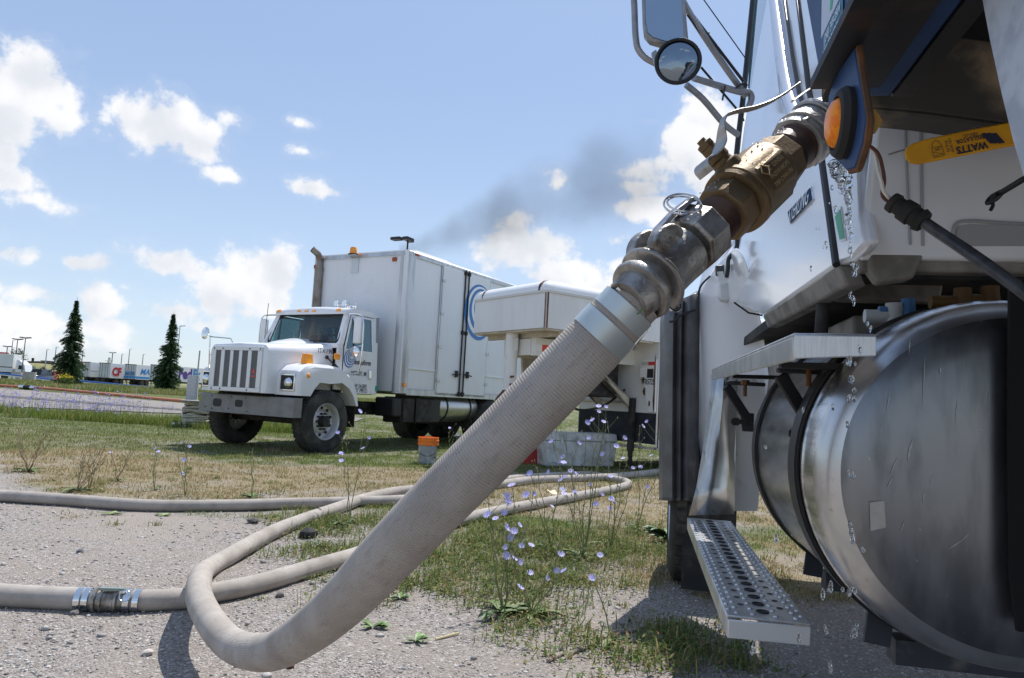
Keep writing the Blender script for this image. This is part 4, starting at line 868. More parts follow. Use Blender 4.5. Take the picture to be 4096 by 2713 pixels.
# green sticker on the corner
st_ = [fgs(x, y, .3855, LEAN) for x, y in ((3338, 862), (3362, 826), (3382, 962), (3360, 968))]
mb = MB(); mb.prism(st_, RV * .002); sk = mb.build('sticker', M_whitemark, FT)
cen = sum(st_, Vector()) / 4; mb = MB(); mb.prism([cen + (p - cen) * .86 - RV * .0012 for p in st_], RV * .001); mb.build('sticker_green', mat('sticker_bright_green', (.01, .36, .16), .45), sk)
# sill below door, underside
mb = MB()
d0, d1, d2 = fgs(3050, 1262), fgs(3350, 1062), fgs(3470, 985)
mb.prism([d0 + ZV * .0, d1, d1 - ZV * .045 + RV * .02, d0 - ZV * .045 + RV * .02], RV * .04); mb.prism([fgk(3440, 985, KB + .02), fgk(3440, 985, KB + .02) + RV * 1.9, fgk(3440, 985, KB + .02) + RV * 1.9 - ZV * .05, fgk(3440, 985, KB + .02) - ZV * .05], UV_ * .04)
mb.build('cab_sill', M_cream, FT, .006)
mb = MB(); c = fgk(3480, 1010, KB); mb.prism([c, c + RV * .10, c + RV * .08 - ZV * .05, c + RV * .02 - ZV * .06, c - ZV * .03], UV_ * .05); mb.build('sill_bracket', M_cream, FT, .006)
for dx in (.10, .36, .42, .62, .75):
    mb = MB(); q = fgk(3500, 1010, KB + .018) + RV * dx; mb.cyl(q + RV * 0, q - UV_ * .004, .012, n=12); mb.build('drain_hole', M_black, FT)
zf_ = d1.z - .075
mb = MB()
f0 = fgs(3345, 1062, .42)
mb.hexa([f0 + UV_ * .05 + ZV * -.02 + RV * .02, f0 + RV * 2.0 + UV_ * .05 - ZV * .02, f0 + RV * 2.0 + UV_ * 2.4 - ZV * .02, f0 + UV_ * 2.0 - ZV * .02 + RV * .02, f0 + UV_ * .05 + ZV * .02 + RV * .02, f0 + RV * 2.0 + UV_ * .05 + ZV * .02, f0 + RV * 2.0 + UV_ * 2.4 + ZV * .02, f0 + UV_ * 2.0 + ZV * .02 + RV * .02]); mb.build('cab_floor', M_dark, FT)
mb = MB(); g0 = fgk(3640, 1230, 1.75); mb.bar(g0 + UV_ * .3 - ZV * .08, g0 + UV_ * 3.0 - ZV * .08, .09, .20); mb.build('chassis_rail', M_cream, FT, .01)
mb = MB(); g1 = fgk(3350, 1200, 1.95); mb.hexa([g1, g1 + RV * .24, g1 + RV * .24 + UV_ * .05, g1 + UV_ * .05, g1 + ZV * .10, g1 + RV * .26 + ZV * .12, g1 + RV * .26 + UV_ * .05 + ZV * .12, g1 + UV_ * .05 + ZV * .10]); mb.build('cab_mount', M_cream, FT, .008)
mb = MB(); mb.tube(smooth_path([fgk(x, y, 2.0) for x, y in ((3310, 1155), (3295, 1210), (3285, 1330))], 4), .017, 10); mb.build('drain_hose', M_rubber, FT)
mb = MB(); e0 = fgk(3500, 1240, 2.1); mb.hexa([e0 + RV * .05 - ZV * .25, e0 + RV * 1.6 - ZV * .25, e0 + RV * 1.6 - ZV * .25 + UV_ * 1.6, e0 + UV_ * 1.6 - ZV * .25, e0 + RV * .05 + ZV * .0, e0 + RV * 1.6 + ZV * .0, e0 + RV * 1.6 + UV_ * 1.6, e0 + UV_ * 1.6]); mb.build('engine', M_dark, FT, .05)
for px, py, rr_, m_ in ((3575, 1268, .022, mat('fitting_grey', (.5, .52, .53), .5)), (3632, 1250, .018, mat('cap_blue', (.05, .16, .35), .4)), (3850, 1212, .02, mat('engine_yellow', (.10, .05, .01), .6)), (3960, 1205, .02, mat('engine_yellow2', (.10, .05, .01), .6))):
    mb = MB(); c = fgk(px, py, 1.72 if px < 3700 else 1.6); mb.cyl(c - ZV * .03, c + ZV * .03, rr_, rr_ * .8, n=12); mb.cyl(c - RV * .06, c + RV * .0, rr_ * .7, n=10); mb.build('fitting', m_, FT)
mb = MB(); q_ = w0 + RV * .16 + ZV * 1.33; mb.prism([q_, q_ + RV * 1.9, q_ + RV * 1.9 + UV_ * 1.9, q_ + UV_ * 1.9], ZV * .06); mb.build('cab_roof', M_fgwhite, FT, .02)
mb = MB(); hq = UV_ * 3.75 + RV * .62; mb.hexa([hq + ZV * .95, hq + RV * 1.75 + ZV * .95, hq + RV * 1.6 + UV_ * 1.75 + ZV * .95, hq + RV * .15 + UV_ * 1.75 + ZV * .95, hq + ZV * 1.75, hq + RV * 1.75 + ZV * 1.75, hq + RV * 1.55 + UV_ * 1.75 + ZV * 1.55, hq + RV * .2 + UV_ * 1.75 + ZV * 1.55]); mb.build('hood', M_fgwhite, FT, .08, 3)
mb = MB(); mb.prism([q_ + RV * 1.88 + UV_ * .0, q_ + RV * 1.88 + UV_ * 1.9, q_ + RV * 1.95 + UV_ * 2.2 - ZV * 1.3, q_ + RV * 1.95 - ZV * 1.3], RV * .03); mb.build('far_cab_side', M_fgwhite, FT)
# front fender, hood side, rubber flare, latch
def fnd(pts, Y): return [at(x, y, Y) for x, y in pts]
def sheet_cols(cols, Ys):
    """rows of photo points with a distance for each column"""
    return [[at(x, y, Y) for x, y in c] for c, Y in zip(cols, Ys)]
cols_ = [[(2783, 1248), (2792, 1450), (2800, 1650), (2806, 1860)], [(2800, 1165), (2812, 1400), (2816, 1640), (2820, 1860)], [(2838, 1100), (2850, 1350), (2850, 1620), (2850, 1860)], [(2885, 1030), (2900, 1300), (2900, 1600), (2895, 1860)], [(2936, 985), (2965, 1255), (3000, 1560), (3010, 1860)], [(2975, 960), (3060, 1270), (3100, 1560), (3110, 1860)]]
mb = MB(); mb.loft(sheet_cols(cols_, (4.25, 4.12, 4.05, 3.98, 3.75, 3.3)), cap=False, closed=False); o = mb.build('fender', M_fgwhite, FT, sharp=60)
sd = o.modifiers.new('thick', 'SOLIDIFY'); sd.thickness = .02; ss = o.modifiers.new('s', 'SUBSURF'); ss.levels = ss.render_levels = 2
mb = MB(); mb.loft(sheet_cols([[(2790, 1190), (2815, 1090), (2860, 980)], [(2820, 1165), (2860, 1060), (2900, 960)], [(2860, 1080), (2930, 1000), (2965, 940)]], (4.3, 4.15, 4.0)), cap=False, closed=False); o = mb.build('hood_side', M_fgwhite, FT, sharp=60)
sd = o.modifiers.new('thick', 'SOLIDIFY'); sd.thickness = .02; ss = o.modifiers.new('s', 'SUBSURF'); ss.levels = ss.render_levels = 2
mb = MB(); mb.tube(smooth_path(fnd([(2950, 960), (2944, 1000), (2915, 1035), (2912, 1075), (2906, 1110)], 3.72), 4), .011, 8); mb.build('hood_gap', M_black, FT)
mb = MB(); mb.tube(smooth_path(fnd([(2840, 1105), (2800, 1150), (2790, 1240)], 4.02), 4), .006, 6); mb.tube(fnd([(2936, 1210), (2995, 1252), (3050, 1262)], 3.0), .004, 6); mb.build('panel_gap', M_black, FT)
# flare: five vertical ribs
xt = [2655, 2672, 2690, 2705, 2722, 2730, 2752, 2766, 2784]; dep = [4.30, 4.16, 4.12, 4.15, 4.10, 4.13, 4.07, 4.12, 4.14]
colsF = []
for x, Y in zip(xt, dep):
    f = (x - 2655) / 130.
    colsF.append([(x + 4, 1262 - 78 * f - 20), (x + 2, 1300 - 50 * f), (x, 1450), (x - 2, 1700), (x - 2, 1985), (x - 2, 2002)])
mb = MB(); mb.loft(sheet_cols(colsF, dep), cap=False, closed=False); o = mb.build('fender_flare', mat('flare_black', (.07, .07, .075), .34, c2=(.11, .11, .115), scale=9, dirt=(.16, .15, .14), dscale=3, dlo=.5, dhi=.75, damt=.5, spec=.7), FT, sharp=50)
sd = o.modifiers.new('thick', 'SOLIDIFY'); sd.thickness = .025
mb = MB(); mb.tube(smooth_path(fnd([(2678, 1288), (2700, 1283), (2722, 1262), (2745, 1252), (2782, 1240)], 4.05), 4), .008, 6); mb.build('flare_joint', M_black, FT)
# latch
mb = MB(); mb.prism(fnd([(2858, 1068), (2898, 1066), (2904, 1105), (2862, 1108)], 3.93), -UV_ * .05); lt = mb.build('hood_latch', mat('latch_dark', (.06, .06, .065), .4), FT, .008)
mb = MB(); mb.prism(fnd([(2868, 1088), (2892, 1086), (2908, 1160), (2886, 1166)], 3.84), -UV_ * .006); mb.build('latch_strap', mat('latch_steel', (.8, .8, .8), .3, .6), lt)
mb = MB(); mb.prism(fnd([(2872, 1140), (2922, 1136), (2920, 1200), (2910, 1212), (2884, 1212), (2872, 1200)], 3.88), -UV_ * .05); mb.build('latch_body', mat('latch_grey', (.62, .63, .64), .35, .3), lt, .012)
# tyre of the front axle
ty = wheel(FT, 0, .52, .30, -1); c = gnd(2790, 2352); ty.location = Vector((1.20, 4.62, 0)) - FTB; ty.rotation_euler = (0, 0, -TA)
mb = MB(); mb.prism([Vector((1.02, 4.15, .05)), Vector((1.30, 4.08, .05)), Vector((1.30, 4.08, .75)), Vector((1.02, 4.15, .75))], UV_ * .015); mb.build('splash_flap', M_rubber, FT)
# mirrors and their arms
M_arm = mat('mirror_arm_grey', (.33, .33, .34), .32, .55, c2=(.27, .27, .28), scale=20)
YM = 3.4
ar = MB()
ar.tube(smooth_path(fnd([(2522, -140), (2536, 0), (2543, 150), (2552, 195), (2580, 230), (2640, 262)], YM), 5), .016, 10)
ar.tube(smooth_path([at(2670, -120, 3.4), at(2745, 30, 3.45), at(2830, 165, 3.5), at(2930, 310, 3.55), at(2985, 385, 3.6)], 4), .016, 10)
ar.tube(smooth_path([at(2775, 312, 3.4), at(2880, 345, 3.5), at(2960, 368, 3.55), at(2998, 372, 3.6), at(3006, 392, 3.6), at(2990, 440, 3.6)], 4), .017, 10)
ar.tube(smooth_path([at(2745, 340, 3.4), at(2810, 395, 3.45), at(2900, 500, 3.55), at(2952, 540, 3.6)], 4), .016, 10)
ma = ar.build('mirror_arm', M_arm, FT)
mb = MB()
for a_, c_, r_ in (((2740, 20), (2988, 345), .008), ((2748, 60), (2960, 350), .004), ((2805, 270), (2950, 440), .006), ((2812, -5), (2990, 245), .003), ((2900, 345), (2890, 400), .005)): mb.tube([at(*a_, 3.45), at(*c_, 3.58)], r_, 6)
mb.build('cable', M_black, ma)
mb = MB(); mb.tube(smooth_path([at(2968, 390, 3.56), at(2962, 440, 3.56), at(2975, 485, 3.58)], 4), .005, 6); mb.build('cable', M_black, ma)
for px, py in ((2823, 140), (2960, 340)):
    mb = MB(); mb.torus(at(px, py, 3.52), (.55, .2, -.8), .018, .005, 16, 6); mb.build('clamp', M_black, ma)
rm_ = [(2562, -160), (2570, 90), (2576, 135), (2598, 160), (2660, 178), (2745, 172), (2755, 168), (2738, -20), (2728, -160)]
mb = MB(); mb.prism(fnd(rm_, 3.32), UV_ * .06); rmo = mb.build('mirror', M_arm, FT, .01)
mb = MB(); mb.prism(fnd([(2577, -160), (2584, 90), (2592, 130), (2612, 148), (2662, 164), (2736, 158), (2724, -20), (2716, -160)], 3.315), UV_ * .004); mb.build('mirror_glass', mat('mirror_glass', (.34, .40, .46), .02, 1.), rmo)
cm = at(2712, 246, 3.25); nrm = (Vector((-.25, -1, -.12))).normalized()
mb = MB(); mb.lathe([(0, .104), (.012, .106), (.03, .09), (.05, .03), (.055, .001)], cm, -nrm, 36, cap=False); rnd_ = mb.build('round_mirror', mat('mirror_back', (.30, .30, .31), .3, .7), FT)
mb = MB(); mb.torus(cm + nrm * .002, nrm, .101, .008, 40, 8); mb.build('rim', M_black, rnd_)
mb = MB(); mb.lathe([(-.004, .098), (.006, .08), (.012, .05), (.015, .001)], cm, nrm, 36, cap=False); mb.build('mirror_glass', mat('convex_glass', (.22, .27, .32), .03, 1.), rnd_)
mb = MB(); mb.prism([at(x, y, 3.3) for x, y in ((2604, 210), (2625, 195), (2640, 275), (2620, 265))], UV_ * .03); mb.build('mirror_bracket', M_arm, rnd_, .006)
# steps
def P_(x, y, Y): return at(x, y, Y)
A = P_(2908, 2461, 1.82); B = P_(2749, 2071, 3.4)
u_ = (B - A); u_.z = 0; Ls = u_.length; u_.normalize(); r_ = Vector((u_.y, -u_.x, 0)); wS = (P_(3241, 2441, 1.78) - A).length; A.z = B.z = (A.z + B.z) / 2
def stp(s, w, h): return A + u_ * s * Ls + r_ * w * wS + ZV * h
lower = MB(); lower.hexa([stp(0.002, 0, -.006), stp(0.002, 1, -.006), stp(1, 1, -.006), stp(1, 0, -.006), stp(0.002, 0, 0), stp(0.002, 1, 0), stp(1, 1, 0), stp(1, 0, 0)])
lower.hexa([stp(0.002, 0, -.052), stp(0.002, .02, -.052), stp(1, .02, -.052), stp(1, 0, -.052), stp(0.002, 0, -.006), stp(0.002, .02, -.006), stp(1, .02, -.006), stp(1, 0, -.006)])
lower.hexa([stp(0.002, .98, -.052), stp(0.002, 1, -.052), stp(1, 1, -.052), stp(1, .98, -.052), stp(0.002, .98, -.006), stp(0.002, 1, -.006), stp(1, 1, -.006), stp(1, .98, -.006)])
ls = lower.build('lower_step', M_alus, FT, .004)
mb = MB(); mb.hexa([stp(-.004, .01, -.052), stp(-.004, .99, -.050), stp(.0, .99, -.050), stp(.0, .01, -.052), stp(-.004, .01, -.008), stp(-.004, .99, -.006), stp(0, .99, -.006), stp(0, .01, -.008)]); mb.build('step_end_cap', mat('end_cap_bright', (.74, .75, .75), .35, .6, dirt=(.4, .37, .32), dscale=30, dlo=.66, dhi=.74), ls, .002)
for k in range(21):
    s = .04 + .92 * k / 20; c = stp(s, .48, .0006); mb = MB(); mb.lathe([(0, .0), (.0005, .0135)], c, ZV, 16, cap=False); mb.torus(c + ZV * .0005, ZV, .0145, .0022, 18, 6); o = mb.build('step_hole', M_black, ls)
for w_, n_ in ((.24, 20), (.74, 20)):
    for k in range(n_):
        c = stp(.05 + .92 * (k + .5) / n_, w_, .0006); mb = MB(); mb.lathe([(0, .0), (.0005, .0085)], c, ZV, 12, cap=False); mb.build('step_hole', M_black, ls)
bm_ = MB()
for w_ in (.05, .14, .34, .62, .86, .95):
    for k in range(30):
        c = stp(.02 + .95 * (k + (.5 if int(w_ * 100) % 2 else 0)) / 30, w_, .0); bm_.lathe([(0, .007), (.003, .0055), (.004, .002)], c, ZV, 8)
o = bm_.build('grip_bump', M_alus, ls); o['kind'] = 'stuff'
# upper step
a0, a1, a2, a3 = P_(3172, 1332, 1.31), P_(3505, 1336, 1.275), P_(3502, 1433, 1.275), P_(3172, 1442, 1.31)
b0 = P_(2846, 1476, 3.15); b3 = P_(2848, 1522, 3.15); wv_ = (a1 - a0)
mb = MB(); tk = .006
mb.hexa([a0 - ZV * tk, a0 + wv_ - ZV * tk, b0 + wv_ - ZV * tk, b0 - ZV * tk, a0, a0 + wv_, b0 + wv_, b0])
mb.hexa([a3, a3 + RV * tk, b3 + RV * tk, b3, a0 - ZV * tk, a0 - ZV * tk + RV * tk, b0 + RV * tk - ZV * tk, b0 - ZV * tk])
us = mb.build('upper_step', M_alus, FT, .003)
mb = MB(); mb.prism([a0 + RV * .002 - ZV * .004, a1 - ZV * .004, a2 + ZV * .003, a3 + ZV * .003 + RV * .002], -UV_ * .004); mb.build('step_end_cap', mat('end_cap_bright2', (.78, .79, .79), .35, .5, c2=(.68, .69, .69), scale=60, stretch=(8, 8, .3), dirt=(.4, .37, .32), dscale=30, dlo=.7, dhi=.76), us, .002)
mb = MB()
for k in range(26): mb.lathe([(0, .006), (.003, .004)], a0.lerp(b0, (k + .5) / 26) + RV * .012, ZV, 6)
o = mb.build('grip_bump', M_alus, us); o['kind'] = 'stuff'
for f_ in (.12, .62):
    mb = MB(); mb.bar(a3.lerp(b3, f_) + wv_ * .1, a3.lerp(b3, f_) + wv_ * 1.6, .05, .012); mb.build('step_bracket', M_black, FT)
for (p0, p1, p2, Ya, Yb) in (((3090, 1480), (3120, 1500), (3268, 1740), 1.62, 1.62), ((2890, 1530), (2905, 1545), (3000, 1690), 2.35, 2.35)):
    mb = MB(); q0, q1, q2 = P_(*p0, Ya), P_(*p1, Ya), P_(*p2, Yb); mb.bar(q1, q2, .03, .012, up=(0, 1, 0)); mb.bar(q0 + RV * .01, q1 + RV * .12 + ZV * .01, .03, .012); mb.build('step_strut', M_black, FT, .004)
    mb = MB(); mb.prism([q2 + RV * -.03 + ZV * .03, q2 + RV * .012 + ZV * .03, q2 + RV * .012 - ZV * .03, q2 - RV * .022 - ZV * .03], UV_ * .02); mb.cyl(q2 - RV * .06, q2 + RV * .01, .008, n=10); mb.cyl(q2 - RV * .055, q2 - RV * .035, .014, n=6); mb.build('strut_bolt', M_black, FT)
for px, py, Y in ((3235, 1510, 1.58), (2980, 1560, 2.2)):
    mb = MB(); c = P_(px, py, Y); mb.cyl(c + ZV * .03, c - ZV * .02, .006, n=8); mb.cyl(c + ZV * .03, c + ZV * .016, .013, n=6); mb.build('bolt', M_rust, FT)
# stainless panel and white strip behind the lower step
mb = MB(); mb.loft([[at(x, y, Y) for x, y, Y in row] for row in ([(2845, 1500, 3.35), (2895, 1500, 3.3), (2948, 1500, 3.35)], [(2838, 1600, 3.35), (2890, 1600, 3.3), (2946, 1600, 3.35)], [(2812, 1800, 3.32), (2870, 1800, 3.28), (2936, 1800, 3.34)], [(2785, 1950, 3.28), (2855, 1950, 3.26), (2934, 1950, 3.3)], [(2755, 2062, 3.24), (2840, 2060, 3.24), (2935, 2058, 3.28)])], cap=False, closed=False)
o = mb.build('stainless_panel', M_stain, FT, sharp=60); sd = o.modifiers.new('thick', 'SOLIDIFY'); sd.thickness = .004
mb = MB(); mb.prism([at(x, y, 3.38) for x, y in ((2948, 1500), (3080, 1500), (3030, 2045), (2938, 2045))], UV_ * .02); mb.build('panel_strip', mat('dirty_white_strip', (.60, .60, .58), .6, dirt=(.2, .18, .14), dscale=12, dlo=.58, dhi=.75), FT)
# fuel tank
tc0 = P_(4085, 1940, 1.30); rT = .343; LT = .92
prof_body = [(.055, rT * .985), (.075, rT), (.125, rT), (.128, rT + .003), (.134, rT + .003), (.137, rT), (LT - .08, rT), (LT - .03, rT * .95), (LT, rT * .8), (LT, .001)]
mb = MB(); mb.lathe(prof_body, tc0, UV_, 96, cap=False); tank = mb.build('fuel_tank', M_tank, FT, sharp=30)
mb = MB(); mb.lathe([(-.012, .001), (-.012, rT * .4), (-.010, rT * .7), (-.005, rT * .80), (-.002, rT * .83), (.004, rT * .875)], tc0, UV_, 96, cap=False); te = mb.build('tank_end', M_tankend, tank, sharp=60)
mb = MB(); mb.lathe([(.004, rT * .875), (.013, rT * .92), (.026, rT * .955), (.042, rT * .978), (.056, rT * .986)], tc0, UV_, 96, cap=False); mb.build('tank_rim', mat('tank_rim_steel', (.56, .565, .57), .28, .95, c2=(.40, .40, .41), scale=9, detail=8, dirt=(.3, .29, .27), dscale=30, dlo=.62, dhi=.72, damt=.6), tank, sharp=60)
for f, w_ in ((.185, .075), (.86, .06)):
    mb = MB(); mb.lathe([(f * LT, rT + .004), (f * LT, rT + .010), (f * LT + w_, rT + .010), (f * LT + w_, rT + .004)], tc0, UV_, 64, cap=False); mb.build('tank_strap', M_black, tank)
    mb = MB(); mb.lathe([(f * LT - .006, rT + .002), (f * LT - .006, rT + .006), (f * LT + w_ + .006, rT + .006), (f * LT + w_ + .006, rT + .002)], tc0, UV_, 64, cap=False); mb.build('strap_liner', M_rubber, tank)
    mb = MB(); c = tc0 + UV_ * (f * LT + .03) - ZV * rT; mb.bar(c - RV * .14 - ZV * .03 + UV_ * .04, c + RV * .5 - ZV * .03 + UV_ * .04, .06, .05)
    q0 = c - RV * .17 + ZV * .055; mb.bar(q0 + ZV * .02, q0 - ZV * .07 - RV * .01, .05, .012, up=UV_); mb.build('tank_bracket', mat('bracket_black', (.03, .035, .045), .5, dirt=(.14, .13, .12), dscale=15), FT)
tp = [fgk(x, y, tc0.dot(UV_) - .0125) for x, y in ((3478, 2010), (3536, 2003), (3543, 2110), (3482, 2124))]
mb = MB(); mb.prism(tp, -UV_ * .001); mb.build('tape_patch', mat('tape_beige', (.50, .47, .42), .8, c2=(.42, .39, .34), scale=30), tank)
KE = tc0.dot(UV_) - .0122; rs_ = random.Random(8)
for (xa, ya, xb, yb_, w_) in ((3700, 1420, 3690, 1640, .0016), (3652, 1755, 3630, 1830, .004), (3640, 1800, 3632, 1850, .003), (3590, 1830, 3560, 1900, .0022), (3575, 1900, 3545, 1960, .002), (3620, 2080, 3600, 2130, .0016), (3760, 1470, 3762, 1495, .003), (3560, 1560, 3545, 1660, .0015), (3830, 1600, 3820, 1700, .0015), (3850, 2160, 3790, 2200, .0022), (3880, 2130, 3840, 2170, .0015), (3700, 1960, 3690, 2010, .002), (3900, 1720, 3930, 1716, .001), (3640, 1350, 3636, 1420, .0014), (3730, 1900, 3720, 1940, .0016), (3960, 1560, 3950, 1640, .0014)):
    a_, c_ = fgk(xa, ya, KE), fgk(xb, yb_, KE); dd_ = (c_ - a_).normalized(); nn_ = dd_.cross(UV_) * w_ * .5; mb = MB(); mb.prism([a_, a_.lerp(c_, .4) + nn_, c_, a_.lerp(c_, .5) - nn_], -UV_ * .0004); mb.build('scratch', mat('scratch_bright', (.46, .46, .45), .5, .3) if xa == 3700 and ya == 1420 else bpy.data.materials['scratch_bright'], tank)
# hanging blue beam with marker light, dirty cross channel, body above
LB = .252
far_b, far_t = fgs(3294, 392, LB), fgs(3222, -10, LB)
zb_, = (far_b.z,)
dirn = (far_t - far_b); top_far = far_b + dirn * (.42 / dirn.z)
mb = MB(); nb, nt = far_b - UV_ * 1.05, far_b - UV_ * 1.05 + ZV * .42
mb.prism([far_b, nb, nt, top_far], RV * .10); beam = mb.build('beam', M_blue, FT, .004)
mb = MB(); mb.bar(far_b - UV_ * .02 + RV * -.002 + ZV * .004, nb + RV * -.002 + ZV * .004, .006, .016); mb.build('rust_edge', M_rust, beam)
mb = MB(); mb.prism([far_b + RV * .101 - ZV * .002, nb + RV * .101 - ZV * .002, nt + RV * .101, top_far + RV * .101], RV * .03); mb.bar(far_b + RV * .02 - UV_ * .05, nb + RV * .02, .10, .015); mb.build('beam_inner', mat('beam_dark', (.012, .012, .014), .6, c2=(.05, .03, .018), scale=10, lo=.5, hi=.75), beam)
mb = MB(); c = far_b + ZV * .0; mb.prism([c + ZV * .055 - RV * .004, c - ZV * .01 - RV * .004, c - ZV * .01 - UV_ * .05 - RV * .004, c + ZV * .03 - UV_ * .05 - RV * .004], RV * .02); mb.build('beam_end', M_dark, beam, .006)
# sticker on the beam
def bs_(dy, z): return Vector((0, 0, 0)) + far_b - UV_ * dy + ZV * z - RV * .0015
for y0_, y1_, z0_, z1_, m_, nm in ((.0, .125, .055, .235, mat('decal_teal', (.035, .17, .27), .5), 'decal'), (-.012, .115, .105, .200, mat('decal_pale', (.52, .57, .68), .5), 'decal')):
    mb = MB(); k = 0.0008 if nm == 'decal' and z0_ > .1 else 0; mb.prism([bs_(y0_, z0_) - RV * k, bs_(y1_, z0_) - RV * k, bs_(y1_, z1_) - RV * k, bs_(y0_, z1_) - RV * k], -RV * .0006); mb.build(nm, m_, beam)
mb = MB(); mb.prism([bs_(y, z) - RV * .0016 for y, z in ((.050, .118), (.062, .115), (.075, .135), (.070, .160), (.074, .185), (.064, .190), (.058, .165), (.052, .140))], -RV * .0005); mb.prism([bs_(y, z) - RV * .0016 for y, z in ((.030, .155), (.045, .165), (.050, .190), (.040, .193), (.032, .175))], -RV * .0005); mb.build('decal_map', mat('decal_green', (.05, .42, .22), .5), beam)
for txt, z, hgt, y0_, y1_ in (('(248) 349-0904', .088, .021, .015, .115), ('1-800-3DOHENY', .066, .021, .005, .105), ('SOLD BY', .215, .022, .03, .10)):
    mb = MB(); mb.text(txt, bs_((y0_ + y1_) / 2, z) - RV * .0018, -UV_, ZV, hgt, .012, .0004, width=y1_ - y0_); mb.build('lettering', mat('decal_letter', (.66, .70, .76), .5), beam)
# tongue plate with amber lamp
tg = [(3417, 190), (3442, 357), (3461, 478), (3449, 574), (3417, 676), (3385, 684), (3353, 650), (3318, 560), (3311, 478), (3313, 385), (3340, 300)]
mb = MB(); mb.prism([fgs(x, y, LB - .002) for x, y in tg], RV * .012); tng = mb.build('lamp_bracket', M_blue, FT, .003)
mb = MB(); e_ = [fgs(x, y, LB - .003) for x, y in tg[:6]]; mb.tube([p + RV * .006 for p in e_], .0045, 6); mb.build('rust_edge', M_rust, tng)
lc = fgs(3362, 494, LB - .012)
mb = MB(); mb.lathe([(0, .047), (.010, .049), (.018, .044), (.020, .036), (.012, .034)], lc + RV * .012, -RV, 40); mb.torus(lc + RV * .003, RV, .041, .007, 40, 10); lamp = mb.build('marker_lamp', M_rubber, FT)
M_lens = mat('marker_amber', (.90, .20, .005), .30, coat=.15, c2=(.95, .30, .01), scale=60, lo=.45, hi=.55, spec=.25)
mb = MB(); mb.lathe([(0, .0335), (.010, .033), (.016, .029), (.020, .020), (.022, .010), (.0225, .001)], lc + RV * .003, -RV, 36); mb.build('lens', M_lens, lamp)
mb = MB(); mb.cyl(fgs(3470, 490, LB + .014), fgs(3470, 490, LB + .04), .018, n=6); mb.build('nut', mat('brass_nut', (.35, .22, .06), .4, .8), tng)
# cross channel
KC = at(3500, 450, 1.22).dot(UV_)
ch = [fgk(x, y, KC) for x, y in ((3448, 425), (3475, 330), (3560, 190), (3668, 118), (4300, 215), (4300, 530), (3700, 448))]
mb = MB(); mb.prism(ch, UV_ * .02); mb.prism([ch[0], ch[6], ch[5], ch[5] + UV_ * .07, ch[6] + UV_ * .07, ch[0] + UV_ * .07], -ZV * .008); mb.build('cross_channel', M_grime, FT, .004)
mb = MB(); mb.tube(smooth_path([fgk(x, y, KC - .02) for x, y in ((3440, 175), (3470, 178), (3500, 185), (3545, 178), (3570, 170))], 4), .012, 8); mb.prism([fgk(x, y, KC - .02) for x, y in ((3440, 195), (3565, 195), (3530, 280), (3480, 255))], UV_ * .01); mb.prism([fgk(x, y, KC - .03) for x, y in ((3440, 250), (3490, 255), (3530, 290), (3480, 330), (3452, 360))], UV_ * .008); mb.build('rusty_gusset', M_rust, FT)
mb = MB(); c = fgk(3620, 60, KC + .05); mb.hexa([c - RV * .02, c + RV * 2.2, c + RV * 2.2 - UV_ * 3.0, c - RV * .02 + RV * .25 - UV_ * 3.0, c + ZV * 1.2 - RV * .02, c + RV * 2.2 + ZV * 1.2, c + RV * 2.2 - UV_ * 3.0 + ZV * 1.2, c + RV * .23 - UV_ * 3.0 + ZV * 1.2]); mb.build('body_underside', M_dark, FT)
mb = MB(); mb.prism([fgk(x, y, KC + .035) for x, y in ((3560, 230), (3640, -60), (4400, -60), (4400, 500), (3900, 470))], UV_ * .01); mb.build('splash_board', M_black, FT)
# pale side guard close to the camera
gpts = [(3918, -60), (3930, 0), (3962, 170), (4008, 380), (4052, 560), (4100, 720), (4180, 950), (4500, 950), (4500, -60)]
mb = MB(); mb.prism([fgs(x, y, .335) for x, y in gpts], RV * .006); mb.build('side_guard', M_galv, FT)
# added black sheet standing in for the deep shade at the tank's right side
mb = MB(); mb.prism([fgk(x, y, tc0.dot(UV_) - .04) for x, y in ((4030, 1150), (4500, 1100), (4500, 2560), (4060, 2520), (4034, 2300), (4028, 1800))], -UV_ * .01); mb.build('shade_sheet', mat('shade_black', (.006, .006, .006), .9), FT)
# yellow valve handle and its print
KY = at(3700, 600, 1.14).dot(UV_)
hy = [fgk(x, y, KY) for x, y in ((3652, 572), (3700, 556), (3900, 513), (4300, 440), (4320, 540), (4000, 592), (3720, 648), (3672, 656), (3645, 653), (3626, 636), (3619, 612), (3628, 588))]
mb = MB(); mb.prism(hy, UV_ * .006); yh = mb.build('yellow_valve_handle', mat('handle_yellow', (.78, .38, .012), .42, c2=(.70, .32, .01), scale=18, detail=6, dirt=(.16, .10, .04), dscale=20, dlo=.66, dhi=.75, damt=.7), FT, .003)
ex = (fgk(3900, 600, KY) - fgk(3700, 640, KY)).normalized(); ey = (ZV - ex * ex.z).normalized()
M_hprint = mat('handle_print', (.02, .022, .05), .5)
def hp(px, py): return fgk(px, py, KY) - UV_ * .0015
for txt, px, py, hgt, wid, vert, bold in (('WATTS', 3886, 591, .0165, .0465, 0, .035), ('REGULATOR', 3880, 558, .0095, .042, 0, .02), ('FBV-3C', 3879, 541, .0095, .022, 0, .0), ('150 WSP', 3802, 582, .0062, .0235, 1, .0), ('B16.33', 3787, 587, .0062, .018, 1, .0), ('UPC', 3748, 597, .0085, .010, 0, .0)):
    mb = MB(); mb.text(txt, hp(px, py), -ex if not vert else -ey, -ey if not vert else ex, hgt, bold, .0003, width=wid); mb.build('lettering', M_hprint, yh)
mb = MB()
